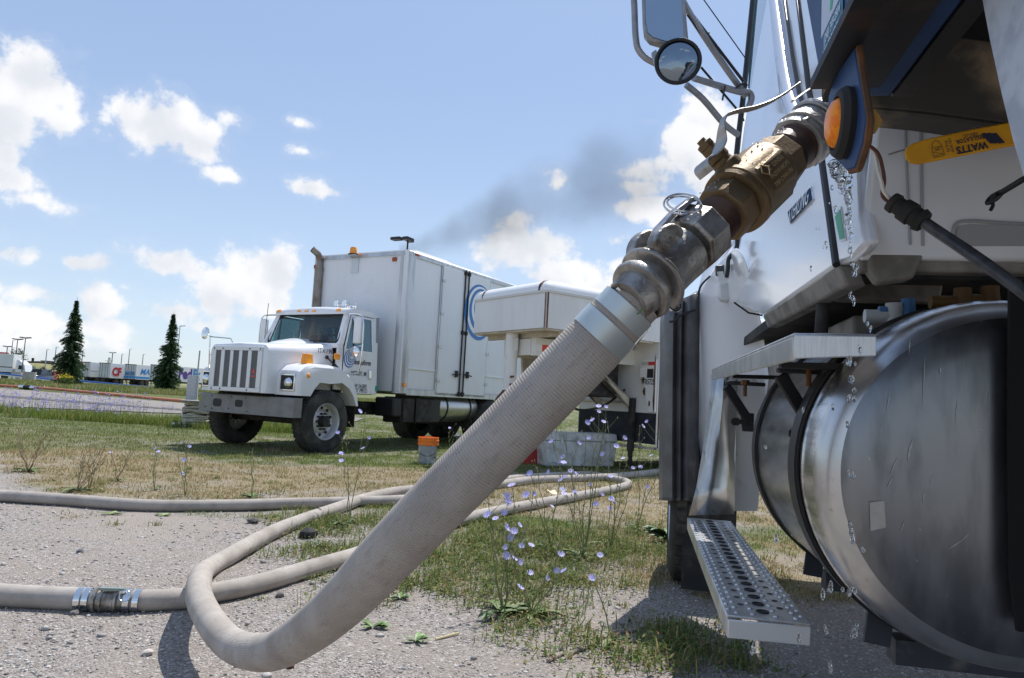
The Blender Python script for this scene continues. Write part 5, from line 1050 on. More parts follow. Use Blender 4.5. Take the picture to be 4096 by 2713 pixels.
for px in (3948, 3966, 3988):
    c = hp(px, 556); w_ = .0028 if px < 3960 else .0042; mb.prism([c - ex * (w_ + .004) + ey * .010, c + ex * (w_ - .004) + ey * .010, c + ex * (w_ + .005) - ey * .009, c - ex * (w_ - .005) - ey * .009], -UV_ * .0003)
mb.build('print_stripe', M_hprint, yh)
mb = MB(); c = hp(3749, 597); mb.tube([c + ex * x + ey * y for x, y in ((-.008, -.013), (.008, -.013), (.0075, .004), (.004, .012), (-.001, .0145), (-.006, .010), (-.008, .002), (-.008, -.013))], .0004, 4); mb.tube([c + ex * x + ey * y for x, y in ((-.008, .005), (.0075, .002))], .0003, 4); mb.tube([c + ex * x + ey * y for x, y in ((-.008, -.004), (.008, -.010))], .0003, 4); mb.tube([c + ex * x + ey * y for x, y in ((-.008, -.0105), (.008, -.0105))], .0003, 4); mb.build('print_emblem', M_hprint, yh)
# wires, connector, cable
wp = [(3458, 545), (3475, 580), (3505, 615), (3522, 680), (3532, 730), (3532, 770), (3548, 795), (3575, 815)]
for m_, off, nm in ((mat('wire_white', (.72, .70, .62), .4), 0., 'white_wire'), (mat('wire_brown', (.10, .035, .02), .4), 1., 'brown_wire')):
    pts = smooth_path([at(x, y, 1.13) for x, y in wp], 6); n_ = len(pts)
    mb = MB(); mb.tube([p + RV * .0035 * math.cos(i * .16 + off * math.pi) + UV_ * .0035 * math.sin(i * .16 + off * math.pi) for i, p in enumerate(pts)], .0028, 8); mb.build(nm, m_, FT)
cA, cB = at(3565, 806, 1.13), at(3702, 894, 1.10); ax = (cB - cA); Lc = ax.length
mb = MB(); mb.lathe([(0, .010), (.0, .0155), (Lc * .15, .0165), (Lc * .17, .014), (Lc * .32, .014), (Lc * .34, .0175), (Lc * .62, .0185), (Lc * .64, .016), (Lc * .80, .0155), (Lc * .82, .019), (Lc * .96, .0165), (Lc, .010)], cA, ax, 20); mb.build('connector', M_rubber, FT)
mb = MB(); mb.tube(smooth_path([at(3690, 886, 1.10), at(3770, 940, 1.08), at(3860, 1000, 1.05), at(3960, 1070, 1.02), at(4096, 1170, .98), at(4300, 1330, .92)], 6), .0095, 10); mb.build('cable', mat('cable_black', (.03, .032, .038), .35, c2=(.06, .063, .07), scale=40), FT)
mb = MB(); mb.tube([at(3990, 780, 1.2), at(4096, 716, 1.12), at(4200, 655, 1.1)], .005, 8); mb.tube(smooth_path([at(3985, 780, 1.2), at(3968, 800, 1.2), at(3972, 822, 1.2), at(3962, 842, 1.2)], 4), .003, 6)
for k in range(5): mb.torus(at(3990 - 6 * k, 784 + 3 * k, 1.2), (-.8, 0, .5), .010, .003, 12, 6)
mb.build('tie_rod', M_black, FT)

# ------------------------------------------------------------------ hoses
M_hose = bpy.data.materials.new('woven_hose'); M_hose.use_nodes = True
t = M_hose.node_tree; b = t.nodes['Principled BSDF']; b.inputs['Roughness'].default_value = .92; b.inputs['Specular IOR Level'].default_value = .12
ha = t.nodes.new('ShaderNodeAttribute'); ha.attribute_name = 'col'; hs = t.nodes.new('ShaderNodeSeparateColor'); t.links.new(ha.outputs['Color'], hs.inputs[0])
al, an = hs.outputs[0], hs.outputs[1]
htc = t.nodes.new('ShaderNodeTexCoord')
def hn(s, d, vec=None, r=.6):
    n = t.nodes.new('ShaderNodeTexNoise'); n.inputs['Scale'].default_value = s; n.inputs['Detail'].default_value = d; n.inputs['Roughness'].default_value = r
    t.links.new(vec if vec is not None else htc.outputs['Object'], n.inputs['Vector']); return n.outputs[0]
w1 = mth(t, 'SINE', mth(t, 'ADD', mth(t, 'MULTIPLY', hn(26, 3), 2.2), mth(t, 'ADD', mth(t, 'MULTIPLY', al, 2 * math.pi / .0058), mth(t, 'MULTIPLY', an, 2 * math.pi))))
w2 = mth(t, 'SINE', mth(t, 'ADD', mth(t, 'MULTIPLY', an, 2 * math.pi * 70), mth(t, 'MULTIPLY', w1, .8)))
cmb = t.nodes.new('ShaderNodeCombineXYZ'); t.links.new(mth(t, 'MULTIPLY', al, 7), cmb.inputs[0]); t.links.new(mth(t, 'MULTIPLY', an, 9), cmb.inputs[1])
c = mixc(t, mapr(t, hn(7, 6), .35, .7), (.385, .345, .308), (.48, .44, .40))
c = mixc(t, mth(t, 'MULTIPLY', mapr(t, hn(2.2, 5, cmb.outputs[0]), .55, .75), .55), c, (.25, .215, .188))
c = mixc(t, mth(t, 'MULTIPLY', mapr(t, w1, -.2, -1.0), .16), c, (.24, .21, .18))
dash = mth(t, 'MULTIPLY', mapr(t, w1, -.3, -.9), mapr(t, hn(5, 3, cmb.outputs[0]), .56, .66))
c = mixc(t, mth(t, 'MULTIPLY', dash, .55), c, (.13, .115, .105))
c = mixc(t, mth(t, 'MULTIPLY', mapr(t, hn(3.1, 7), .50, .72), .45), c, (.215, .185, .16))
seam_ = mth(t, 'ABSOLUTE', mth(t, 'SUBTRACT', an, .66)); c = mixc(t, mth(t, 'MULTIPLY', mapr(t, seam_, .014, .004), .35), c, (.62, .58, .53))
c = mixc(t, mth(t, 'MULTIPLY', mth(t, 'MULTIPLY', mapr(t, mth(t, 'ABSOLUTE', mth(t, 'SUBTRACT', an, .72)), .05, .03), mapr(t, hn(9, 2, cmb.outputs[0]), .5, .6)), mapr(t, w1, .3, -.6)), c, (.12, .10, .09))
t.links.new(c, b.inputs['Base Color'])
bp = t.nodes.new('ShaderNodeBump'); bp.inputs['Strength'].default_value = .30; bp.inputs['Distance'].default_value = .0022
t.links.new(mth(t, 'ADD', w1, mth(t, 'ADD', mth(t, 'MULTIPLY', w2, .5), mth(t, 'MULTIPLY', hn(180, 3), 1.4))), bp.inputs['Height']); t.links.new(bp.outputs[0], b.inputs['Normal'])
M_orangehose = mat('orange_hose', (.55, .20, .12), .7, c2=(.46, .17, .10), scale=2)

def hose_mesh(name, path, r, m, n=28, seam=0.):
    """woven hose: length and angle are stored per point for the weave"""
    path = [Vector(p) for p in path]; k = len(path); rr = r if isinstance(r, (list, tuple)) else [r] * k
    vs, cs, ts = [], [], []; e = None; L = 0.
    for i, p in enumerate(path):
        tn = (path[min(i + 1, k - 1)] - path[max(i - 1, 0)]).normalized()
        if i: L += (p - path[i - 1]).length
        if e is None: e = Vector((0, 0, 1)).cross(tn).normalized()
        e = (e - tn * e.dot(tn)).normalized(); g = tn.cross(e)
        for j in range(n + 1):
            a = 2 * math.pi * j / n; q = rr[i] * (1 + seam * max(0, math.cos(a - 2.3)) ** 60)
            vs.append(p + (e * math.cos(a) + g * math.sin(a)) * q); cs.append((L, j / n, 0))
    for i in range(k - 1):
        for j in range(n):
            a0 = i * (n + 1) + j; ts += [(a0, a0 + 1, a0 + n + 2), (a0, a0 + n + 2, a0 + n + 1)]
    return npmesh(name, np.array(vs), ts, m, np.array(cs), smooth=True)
HR = .0495
def on_ground(px, py, r=HR):
    p = gnd(px, py, r * .9); p.z = float(ground_z(p.x, p.y)) + r * .93; return p
# main hose: from the coupling down, over the other hose, away across the grass
mA = [at(2545, 1195, 1.268), at(2518, 1224, 1.27), at(2470, 1275, 1.275), at(2395, 1358, 1.285), at(2319, 1436, 1.29), at(2150, 1610, 1.305), at(1973, 1791, 1.32), at(1815, 1950, 1.345), at(1661, 2108, 1.385), at(1530, 2245, 1.45), at(1419, 2365, 1.54), at(1246, 2517, 1.78), at(1073, 2608, 2.12), at(930, 2580, 2.42), at(838, 2478, 2.72), at(796, 2385, 3.0), at(800, 2320, 3.35)]
mA += [on_ground(x, y) for x, y in ((840, 2268), (917, 2224), (1107, 2120), (1332, 2042), (1450, 2000), (1523, 1981), (1600, 1967), (1700, 1961), (1972, 1945), (2127, 1925), (2334, 1914), (2482, 1905), (2650, 1886), (2900, 1850))]
pa = smooth_path(mA, 10)
ra = []
for i, p in enumerate(pa):
    f = i / 10.; ra.append(HR * (1.0 if f < .9 else (1.0 + .13 * min(1, (f - .9) / 2.5) - .09 * max(0, min(1, (f - 9) / 4)))))
HA = thing('main_hose', mA[12] * 1., 0, 'thick grey woven hose sweeping from the brass valve down to the gravel', 'hose', base=mA[12] * 1.)
HA.location = (mA[12].x, mA[12].y, 0); HA['_base'] = (mA[12].x, mA[12].y, 0.)
o = hose_mesh('jacket', pa, ra, M_hose, 40, seam=.02); o.parent = HA; o.location = (-mA[12].x, -mA[12].y, 0)
# axis of the coupling and valve
A0, A1 = at(2577, 1150, 1.262), at(3223, 545, 1.53); AX = (A1 - A0).normalized(); AL = (A1 - A0).length
vw = (Vector((0, 0, CAMH)) - (A0 + A1) / 2).normalized(); SD = AX.cross(vw).normalized(); FR = SD.cross(AX).normalized()    # SD: towards upper left, FR: towards the viewer
if SD.z < 0: SD = -SD
def axp(s, a=0., f=0.): return A0 + AX * AL * s + SD * a + FR * f
def hexring(r, rot=0.): return [(r * math.cos(R(60 * k + rot)), r * math.sin(R(60 * k + rot))) for k in range(6)]
def ring_at(s, pts): return [axp(s, x, y) for x, y in pts]
def octo(r, n=8, rot=22.5): return [(r * math.cos(R(360 / n * k + rot)), r * math.sin(R(360 / n * k + rot))) for k in range(n)]
M_band = mat('band_galvanised', (.58, .63, .62), .38, .55, c2=(.50, .55, .54), scale=10, dirt=(.4, .38, .34), dscale=25, dlo=.68, dhi=.76)
M_cast = mat('cast_aluminium', (.44, .425, .40), .40, .75, c2=(.28, .26, .235), scale=16, detail=8, dirt=(.12, .075, .04), dscale=13, dlo=.46, dhi=.68, damt=.9, bump=.3, bscale=70)
M_brass = mat('cast_brass', (.19, .13, .068), .5, .65, c2=(.135, .09, .045), scale=9, detail=8, dirt=(.10, .06, .03), dscale=8, dlo=.5, dhi=.75, damt=.7, bump=.22, bscale=160, bdist=.003)
M_iron = mat('brown_pipe', (.085, .045, .032), .42, .35, c2=(.05, .028, .022), scale=14, detail=7, bump=.2, bscale=50)
M_grey = mat('malleable_iron', (.40, .395, .39), .38, .75, c2=(.30, .295, .29), scale=18, detail=7, dirt=(.16, .13, .09), dscale=14, dlo=.56, dhi=.74, damt=.7, bump=.25, bscale=110)
M_wire = mat('polished_steel', (.66, .67, .68), .18, 1.)
# steel bands on the hose
hx = (mA[0] - mA[2]).normalized()
for (px, py, Y, w_, r_) in ((2492, 1250, 1.272, .032, .0512), (2420, 1328, 1.281, .038, .0545)):
    c_ = at(px, py, Y); mb = MB(); mb.lathe([(0, r_), (0, r_ + .0016), (w_, r_ + .0012), (w_, r_)], c_ - hx * w_ / 2, hx, 48, cap=False); bn = mb.build('hose_band', M_band, HA)
bk_ = at(2487, 1150, 1.24); mb = MB(); mb.hexa([bk_ + hx * -.016 + SD * -.012 - FR * .01, bk_ + hx * .016 - SD * .012 - FR * .01, bk_ + hx * .016 - SD * .012 + FR * .012, bk_ - hx * .016 - SD * .012 + FR * .012, bk_ + hx * -.015 + SD * .006 - FR * .01, bk_ + hx * .015 + SD * .006 - FR * .01, bk_ + hx * .015 + SD * .006 + FR * .012, bk_ - hx * .015 + SD * .006 + FR * .012]); mb.build('band_buckle', M_wire, HA, .002)
bk_ = at(2535, 1350, 1.27); mb = MB(); mb.bar(bk_ - hx * .02 - SD * .004, bk_ + hx * .025, .012, .02, up=SD); mb.build('band_buckle', M_wire, HA, .002)
mb = MB(); mb.tube(smooth_path([at(2620, 1225, 1.24), at(2575, 1275, 1.235), at(2540, 1330, 1.245)], 5), .0045, 6, flat=.4); mb.build('loose_strap', mat('dry_fibre', (.34, .30, .22), .9), HA)
mb = MB(); mb.prism([at(2547, 1256, 1.215), at(2585, 1222, 1.215), at(2588, 1225, 1.215), at(2552, 1260, 1.215)], (0, .001, 0)); mb.build('grass_blade', mat('blade_green', (.10, .20, .05), .6), HA)
# shank and cam-lock coupler
S2 = (SD * math.cos(R(22)) + FR * math.sin(R(22))); F2 = (FR * math.cos(R(22)) - SD * math.sin(R(22)))
def axq(s, a=0., f=0.): return A0 + AX * AL * s + S2 * a + F2 * f
mb = MB(); mb.lathe([(-.045, .040), (-.03, .043), (-.012, .045), (-.011, .057), (-.004, .059), (.004, .057), (.006, .047), (.034, .046), (.036, .052)], axp(-.008), AX, 40); mb.build('hose_shank', M_cast, HA, sharp=30)
mb = MB(); mb.lathe([(0, .055), (.002, .064), (.008, .066), (.013, .063), (.018, .056), (.028, .0535), (.06, .0530), (.085, .0535), (.105, .0545)], axp(.028), AX, 48)
mb.loft([ring_at(s_, octo(q)) for s_, q in ((.228, .054), (.238, .060), (.325, .060), (.333, .054))]); cam_ = mb.build('cam_coupler', M_cast, HA, .002, sharp=30)
for a0_, rot in ((.027, 1), (-.027, 1)):       # two cam lugs showing on the upper side
    mb = MB(); pts = []
    for k in range(13):
        q = math.pi * k / 12; pts.append((.115 + .068 * -math.cos(q), .044 + .030 * math.sin(q)))
    fr_ = a0_
    mb.loft([[axq(s_, h_, fr_ + df) for s_, h_ in pts] + [axq(.162, .03, fr_ + df), axq(.048, .03, fr_ + df)] for df in (-.012, .012)]); mb.build('cam_lug', M_cast, cam_, .004)
mb = MB(); mb.loft([[axq(s_, h_ + dh, f_ * .2 + df) for dh, df in ((0, -.010), (0, .010), (.009, .010), (.009, -.010))] for s_, h_, f_ in ((.10, .048, .006), (.15, .060, .006), (.24, .064, .008), (.325, .062, .008), (.34, .058, .008))]); mb.build('cam_lever', mat('lever_steel', (.44, .44, .45), .35, .7, dirt=(.2, .11, .05), dscale=20), cam_, .002)
rc = axq(.275, .070, .012); mb = MB(); nrm_ = (FR * .80 + SD * .5).normalized(); mb.torus(rc + SD * .004, nrm_, .033, .0021, 44, 8); mb.torus(rc + SD * .001 + AX * .004, (nrm_ + AX * .18).normalized(), .0315, .0019, 44, 8); mb.build('pull_ring', M_wire, cam_)
rc = axp(.02, -.058, .01); mb = MB(); mb.torus(rc, FR, .012, .003, 20, 6); mb.build('pull_ring', M_wire, cam_)

# ------------------------------------------------------------------ brass ball valve with its nipples and elbow
vb = A0.lerp(A1, .6); VB = thing('ball_valve', (vb.x, vb.y, vb.z - .07), 0, 'brass ball valve with bent steel lever between two rusty pipe nipples', 'valve', base=(vb.x, vb.y, vb.z - .07))
def thread(s0, s1, r, m, nm, step=.0031, plain=None):
    prof = []; L0, L1 = s0 * AL, s1 * AL; x = L0; k = 0
    while x < L1:
        th = plain is None or not (plain[0] * AL < x < plain[1] * AL)
        prof.append((x, r + (.0011 if k % 2 else -.0004) * th)); x += step / 2; k += 1
    mb = MB(); mb.lathe(prof, A0, AX, 40, cap=True); return mb.build(nm, m, VB, sharp=25)
thread(.325, .44, .0445, M_iron, 'pipe_nipple')
mb = MB(); mb.loft([ring_at(s_, octo(q, 8, 10)) for s_, q in ((.414, .050), (.420, .059), (.495, .060), (.500, .056))]); mb.build('valve_hex', M_brass, VB, .002, sharp=25)
mb = MB(); mb.lathe([(.498 * AL, .058), (.503 * AL, .068), (.520 * AL, .0695), (.524 * AL, .066), (.528 * AL, .066), (.532 * AL, .0695), (.548 * AL, .0695), (.553 * AL, .066), (.60 * AL, .066), (.68 * AL, .067), (.725 * AL, .064), (.742 * AL, .054)], A0, AX, 56); body = mb.build('valve_body', M_brass, VB, sharp=25)
mb = MB(); mb.loft([ring_at(s_, octo(q, 8, 34)) for s_, q in ((.552, .060), (.558, .0695), (.705, .0700), (.722, .062))]); mb.build('body_flats', M_brass, body, .004, sharp=20)
mb = MB(); mb.loft([ring_at(s_, octo(q, 8, 10)) for s_, q in ((.735, .050), (.742, .0590), (.812, .0590), (.822, .052))]); mb.build('valve_hex', M_brass, VB, .002, sharp=25)
thread(.815, .945, .0485, M_iron, 'pipe_nipple', plain=(.85, .91))
mb = MB(); mb.lathe([(.925 * AL, .050), (.928 * AL, .058), (.955 * AL, .0595), (.958 * AL, .0565), (.966 * AL, .0565), (.969 * AL, .064), (.99 * AL, .065), (1.0 * AL, .060)], A0, AX, 44)
mb.tube(smooth_path([A1 - AX * .004, A1 + AX * .02, A1 + AX * .045 + RV * .008 + ZV * .004, A1 + AX * .06 + RV * .04 - UV_ * .02, A1 + AX * .065 + RV * .10 - UV_ * .06, A1 + AX * .065 + RV * .30 - UV_ * .15], 6), .0575, 28)
el = mb.build('elbow', M_grey, VB, sharp=30)
mb = MB(); mb.loft([ring_at(s_, octo(q, 6, 5)) for s_, q in ((.93, .060), (.934, .0625), (.953, .0625), (.957, .059))]); mb.build('elbow_ribs', M_grey, el, .003, sharp=25)
for w_ in (.030, .060):
    mb = MB(); c_ = A1 + AX * .058 + SD * .035; mb.torus(A1 + AX * .03 + AX * w_ * .2, (AX + RV * w_ * 8).normalized(), .060, .006, 36, 8); 
    mb.build('elbow_collar', M_grey, el)
# print on the body
M_relief = mat('brass_relief', (.50, .36, .18), .35, .7)
tdir = AX
for txt, s_, a_, f_, hgt, wid in (('CE 0036', .612, .022, .0675, .013, .055), ('2" DN50', .635, .003, .0715, .0135, .058), ('PN25W-MOP5', .630, -.013, .0700, .0125, .070), ('7/00 CW617N', .628, -.029, .0640, .0125, .070)):
    th_ = math.atan2(a_, f_); upv = (SD * math.cos(th_) - FR * math.sin(th_)).normalized(); out = (FR * math.cos(th_) + SD * math.sin(th_)).normalized()
    mb = MB(); mb.text(txt, A0 + AX * AL * s_ + out * .0690, AX, upv, hgt, .02, .0018, width=wid); mb.build('relief_lettering', M_relief, body)
dm = axp(.578, .006, .0705); mb = MB(); mb.tube([dm + AX * .013, dm + SD * .013 - FR * .001, dm - AX * .013, dm - SD * .013 - FR * .001, dm + AX * .013], .0016, 4); mb.build('relief_diamond', M_relief, body)
# droplets on the brass
dr = MB(); rd = random.Random(4)
for k in range(90):
    s_ = rd.uniform(.42, .98); th_ = rd.uniform(.6, 1.75); q = .0705 if .5 < s_ < .73 else (.060 if s_ < .82 else .052 if s_ < .925 else .0625)
    if .50 < s_ < .555: continue
    p = A0 + AX * AL * s_ + (FR * math.cos(th_) + SD * math.sin(th_)) * (q - .001); e = rd.uniform(.0008, .0022); dr.ell(p, e, e, e, 6, 4)
# stem, gland and lever
sb = axp(.575, .050, .012)
mb = MB(); mb.lathe([(0, .032), (.018, .030), (.022, .022), (.030, .021), (.034, .0235), (.048, .0235), (.050, .017), (.066, .016)], sb, SD, 28); mb.loft([[sb + SD * h_ + (AX * x + FR * y) * q for x, y in octo(1, 6, 0)] for h_, q in ((.066, .014), (.067, .0165), (.078, .0165), (.080, .013))]); mb.cyl(sb + SD * .078, sb + SD * .088, .009); mb.build('valve_stem', M_brass, VB, sharp=28)
lv = [(2828, 700), (2806, 672), (2812, 650), (2850, 628), (2874, 598), (2884, 560), (2886, 505), (2900, 468), (2940, 448), (3005, 436), (3060, 418), (3120, 388), (3192, 338)]
pts = [at(x, y, Y) for (x, y), Y in zip(lv, (1.33, 1.33, 1.335, 1.335, 1.335, 1.335, 1.33, 1.33, 1.335, 1.35, 1.37, 1.39, 1.41))]
pp = smooth_path(pts, 6); mb = MB(); wdir = (AX * .55 + FR * .6 - SD * .1).normalized()
rings = []
for i, p in enumerate(pp):
    tn = (pp[min(i + 1, len(pp) - 1)] - pp[max(i - 1, 0)]).normalized(); n_ = tn.cross(wdir).normalized(); f = i / len(pp)
    hw = .016 if f < .36 else .0075 + .009 * max(0, .5 - f) / .14; rings.append([p + wdir * hw + n_ * .002, p - wdir * hw + n_ * .002, p - wdir * hw - n_ * .002, p + wdir * hw - n_ * .002])
mb.loft(rings); mb.build('lever', mat('lever_zinc', (.46, .45, .43), .36, .8, c2=(.36, .34, .31), scale=30, dirt=(.2, .15, .1), dscale=30), VB, .001, sharp=30)
lv2 = [at(3170, 405, 1.45), at(3230, 362, 1.46), at(3280, 335, 1.46)]; mb = MB(); mb.tube(smooth_path(lv2, 4), .006, 6, flat=.4); mb.build('lever_end', mat('lever_dull', (.4, .38, .35), .4, .7), VB)
# ------------------------------------------------------------------ water leaking from the elbow
M_water = mat('water', (.95, .98, 1.), .0, trans=1., ior=1.33, spec=.5)
wt_ = MB(); rw = random.Random(11)
strm = [((3338, 640), (3352, 690), (3372, 740), (3385, 790), (3392, 850), (3398, 900), (3402, 960)), ((3360, 640), (3378, 690), (3392, 740), (3398, 800), (3388, 840)), ((3330, 650), (3338, 690), (3345, 720))]
for st in strm:
    pp = smooth_path([at(x, y, 1.40) for x, y in st], 6); n_ = len(pp)
    wt_.tube([p + Vector((rw.uniform(-.004, .004), rw.uniform(-.004, .004), 0)) for p in pp], [max(.0015, (.012 - .009 * i / n_) * rw.uniform(.35, 1.25)) for i in range(n_)], 8)
drops = [(3268, 905), (3238, 1078), (3302, 978), (3330, 760), (3312, 800), (3340, 830), (3412, 1045), (3424, 1062), (3418, 1085), (3398, 1175), (3412, 1200), (3468, 1290), (3474, 1310), (3412, 1010), (3400, 990), (3385, 900), (3426, 1450), (3398, 1440), (3404, 1512), (3410, 1570), (3402, 1590), (3415, 1600), (3440, 1395), (3400, 1895), (3412, 1908), (3395, 1700), (3330, 1640), (3100, 2148), (3312, 2365), (3318, 2350), (3412, 2350), (3392, 2370), (3306, 2520), (3412, 2530), (3420, 2510), (3196, 2560), (3014, 2600), (2872, 2512), (3300, 2390), (3362, 2350), (3402, 2110), (3410, 2140), (3445, 2200), (3060, 1800), (3205, 1650), (3322, 2690), (3318, 2660)]
for x, y in drops:
    Y = 1.36 if y < 1300 else 1.18
    if x < 3110 and y < 2000: Y = 1.3
    for k in range(rw.choice((1, 2, 3))):
        p = at(x + rw.uniform(-9, 9), y + rw.uniform(-14, 14), Y); e = rw.uniform(.0016, .0048); wt_.ell(p, e * .8, e * .8, e * rw.uniform(1.0, 2.4), 8, 6)
wt_.v += []; o = wt_.build('water_drops', M_water); tag(o, 'clear water dripping and splashing from the elbow above the tank', 'water', kind='stuff')
o = dr.build('water_beads', M_water); tag(o, 'beads of water standing on the wet brass valve', 'water', kind='stuff')
# ------------------------------------------------------------------ the hoses on the ground
left1 = [on_ground(x, y) for x, y in ((-2600, 1850), (-1400, 1925), (-500, 1972), (0, 1986), (296, 2004), (591, 2022), (887, 2023), (1182, 2016), (1400, 2010), (1668, 1996), (1850, 1956), (2004, 1926), (2140, 1912), (2308, 1902), (2362, 1898), (2437, 1913), (2500, 1926), (2514, 1936), (2490, 1946), (2366, 1975), (2159, 2016), (1946, 2062), (1843, 2088), (1650, 2150), (1461, 2210), (1400, 2231), (1230, 2285), (1064, 2332), (940, 2358), (828, 2375), (757, 2391), (640, 2397), (505, 2399))]
H2 = thing('ground_hose', (left1[6].x, left1[6].y, 0), 0, 'long grey hose crossing the gravel and looping back under the main hose', 'hose', base=(left1[6].x, left1[6].y, 0))
o = hose_mesh('jacket', smooth_path(left1, 8), HR * .97, M_hose, 24); o.parent = H2; o.location = (-left1[6].x, -left1[6].y, 0)
left2 = [on_ground(x, y) for x, y in ((362, 2396), (325, 2394), (177, 2382), (0, 2370), (-400, 2330), (-1100, 2240), (-2200, 2160))]
H3 = thing('short_hose', (left2[2].x, left2[2].y, 0), 0, 'pale grey hose end lying at the left edge, joined by a clamped coupling', 'hose', base=(left2[2].x, left2[2].y, 0))
o = hose_mesh('jacket', smooth_path(left2, 10), HR * 1.02, M_hose, 28); o.parent = H3; o.location = (-left2[2].x, -left2[2].y, 0)
c0_, c1_ = left2[0], left1[-1]; cd = (c1_ - c0_).normalized(); cl_ = (c1_ - c0_).length
mb = MB(); mb.lathe([(-.03, .046), (0, .046), (.02, .052), (.024, .060), (.034, .060), (.038, .048), (.05, .048), (.054, .060), (.062, .060), (.066, .052), (.11, .052), (.115, .057), (.125, .057), (.13, .046), (cl_ + .03, .046)], c0_, cd, 28); mb.build('cam_coupling', M_cast, H3, sharp=30)
for s_, p_ in ((-.055, H3), (-.022, H3), (cl_ + .0, H3), (cl_ + .04, H3)):
    mb = MB(); mb.lathe([(0, HR * 1.02), (0, HR * 1.06), (.026, HR * 1.06), (.026, HR * 1.02)], c0_ + cd * s_, cd, 32, cap=False); mb.build('hose_band', M_chrome, p_)
mb = MB(); mb.bar(c0_ + cd * .05 + ZV * .058 - Vector((0, .03, 0)), c0_ + cd * .16 + ZV * .058 - Vector((0, .03, 0)), .02, .012); mb.build('cam_lever', mat('lever_teal', (.25, .31, .29), .5, .4, dirt=(.3, .15, .06), dscale=20), H3)
mb = MB(); mb.torus(c0_ + cd * .17 + ZV * .035 - Vector((0, .05, 0)), (0, -1, .3), .024, .003, 24, 6); mb.build('pull_ring', M_wire, H3)

# ------------------------------------------------------------------ far background on the left
def gz(x, y): return float(terrain(x, y))
def far(px, Y, z=None):
    """ground point in the photo's column px at distance Y"""
    p = at(px, 1500, Y); p.z = gz(p.x, p.y) if z is None else z; return p
M_frt = mat('freight_white', (.74, .745, .75), .5, c2=(.68, .685, .69), scale=.6, dirt=(.5, .48, .45), dscale=.5, damt=.35)
M_frtg = mat('freight_door_grey', (.62, .63, .64), .5, c2=(.55, .555, .56), scale=.8)
def freight(px, Y, yaw, label, deco=None, L=15., W=2.55, H=2.85):
    p = far(px, Y, 0.); T = thing('freight_trailer', p, -yaw, label, 'trailer', 'freight trailers parked across the road')
    mb = MB(); mb.box((0, .05, 1.15), (W, L, 1.15 + H)); mb.build('cargo_box', M_frt, T, .03)
    for k in range(2):
        mb = MB(); mb.box((.06 + k * (W / 2 - .04), -.03, 1.22), (W / 2 - .02 + k * (W / 2 - .04), .045, 1.1 + H)); d = mb.build('rear_door', M_frtg, T)
        for xx in (.35, .85):
            mb = MB(); mb.cyl((xx + k * (W / 2 - .04), -.06, 1.25), (xx + k * (W / 2 - .04), -.06, 1.05 + H), .025, n=6); mb.build('lock_rod', M_dark, d)
    mb = MB(); mb.box((0, -.05, 1.15 + H - .12), (W, .05, 1.15 + H)); mb.box((0, -.05, 1.0), (W, .05, 1.2)); mb.box((.2, .05, .5), (W - .2, .12, .6)); mb.box((.3, .05, .55), (.4, .12, 1.1)); mb.box((W - .4, .05, .55), (W - .3, .12, 1.1)); mb.build('rear_frame', M_dark, T)
    for y in (2.0, 3.3):
        for x in (.25, W - .25):
            mb = MB(); mb.lathe([(-.25, .3), (-.25, .5), (.25, .5), (.25, .3)], (x, y, .5), (1, 0, 0), 20); mb.build('wheel', M_tyre, T)
    mb = MB(); mb.box((.5, 1.2, .85), (W - .5, L, 1.15)); mb.build('underframe', M_dark, T)
    mb = MB(); mb.box((.5, L - 3, 0), (.6, L - 2.9, 1.1)); mb.box((W - .6, L - 3, 0), (W - .5, L - 2.9, 1.1)); mb.build('landing_leg', M_dark, T)
    if deco: deco(T, L, W, H)
    return T
def lettering(T, txt, o, right, up, size, m, width, bold=.03, shear=0.):
    mb = MB(); mb.text(txt, o, right, up, size, bold, .03, width=width, shear=shear); return mb.build('lettering', m, T)
M_lr = mat('letter_red', (.55, .03, .03), .5); M_lb = mat('letter_blue', (.03, .22, .5), .5); M_lp = mat('letter_purple', (.10, .045, .25), .5); M_lcy = mat('letter_skyblue', (.03, .25, .58), .5)
def deco_plain(T, L, W, H):
    mb = MB(); mb.box((W, .2, 2.35), (W + .02, L, 2.5)); mb.build('side_band', M_frtg, T); mb = MB(); mb.box((.5, -.05, 3.3), (1.6, -.06, 3.9)); mb.build('door_sign', M_lr, T); mb = MB(); mb.box((.62, -.062, 3.4), (1.48, -.07, 3.8)); mb.build('door_sign_centre', M_whitemark, T)
def deco_cf(T, L, W, H): lettering(T, 'CF', (W, 1.75, 2.35), (0, 1, 0), (0, 0, 1), 2.1, M_lr, 2.3, .05)
def deco_marten(T, L, W, H):
    lettering(T, 'MARTEN', (W / 2, -.06, 2.2), (1, 0, 0), (0, 0, 1), 1.0, M_lb, 2.2, .04, .2); lettering(T, 'MARTEN', (W, 4.6, 2.65), (0, 1, 0), (0, 0, 1), 1.5, M_lcy, 7.0, .03, .2)
    mb = MB(); mb.box((-.01, -.065, 1.35), (W + .01, -.05, 1.75)); mb.build('blue_stripe', M_lcy, T); mb = MB(); mb.box((W, .05, 1.35), (W + .02, L, 1.75)); mb.build('blue_stripe', M_lcy, T)
def deco_fdx(T, L, W, H):
    lettering(T, 'Fed', (W, 6.3, 2.6), (0, 1, 0), (0, 0, 1), 2.6, M_lp, 3.8, .05); lettering(T, 'Ex', (W, 9.5, 2.6), (0, 1, 0), (0, 0, 1), 2.6, M_lb, 2.2, .05)
YT = 138
freight(312, YT, R(13), 'white freight trailer with red framed door sign beside the left spruce', deco_plain)
freight(392, YT, R(13), 'white freight trailer with large red letters on its side', deco_cf)
freight(496, YT, R(13), 'white freight trailer with blue stripe and blue name on its doors', deco_marten)
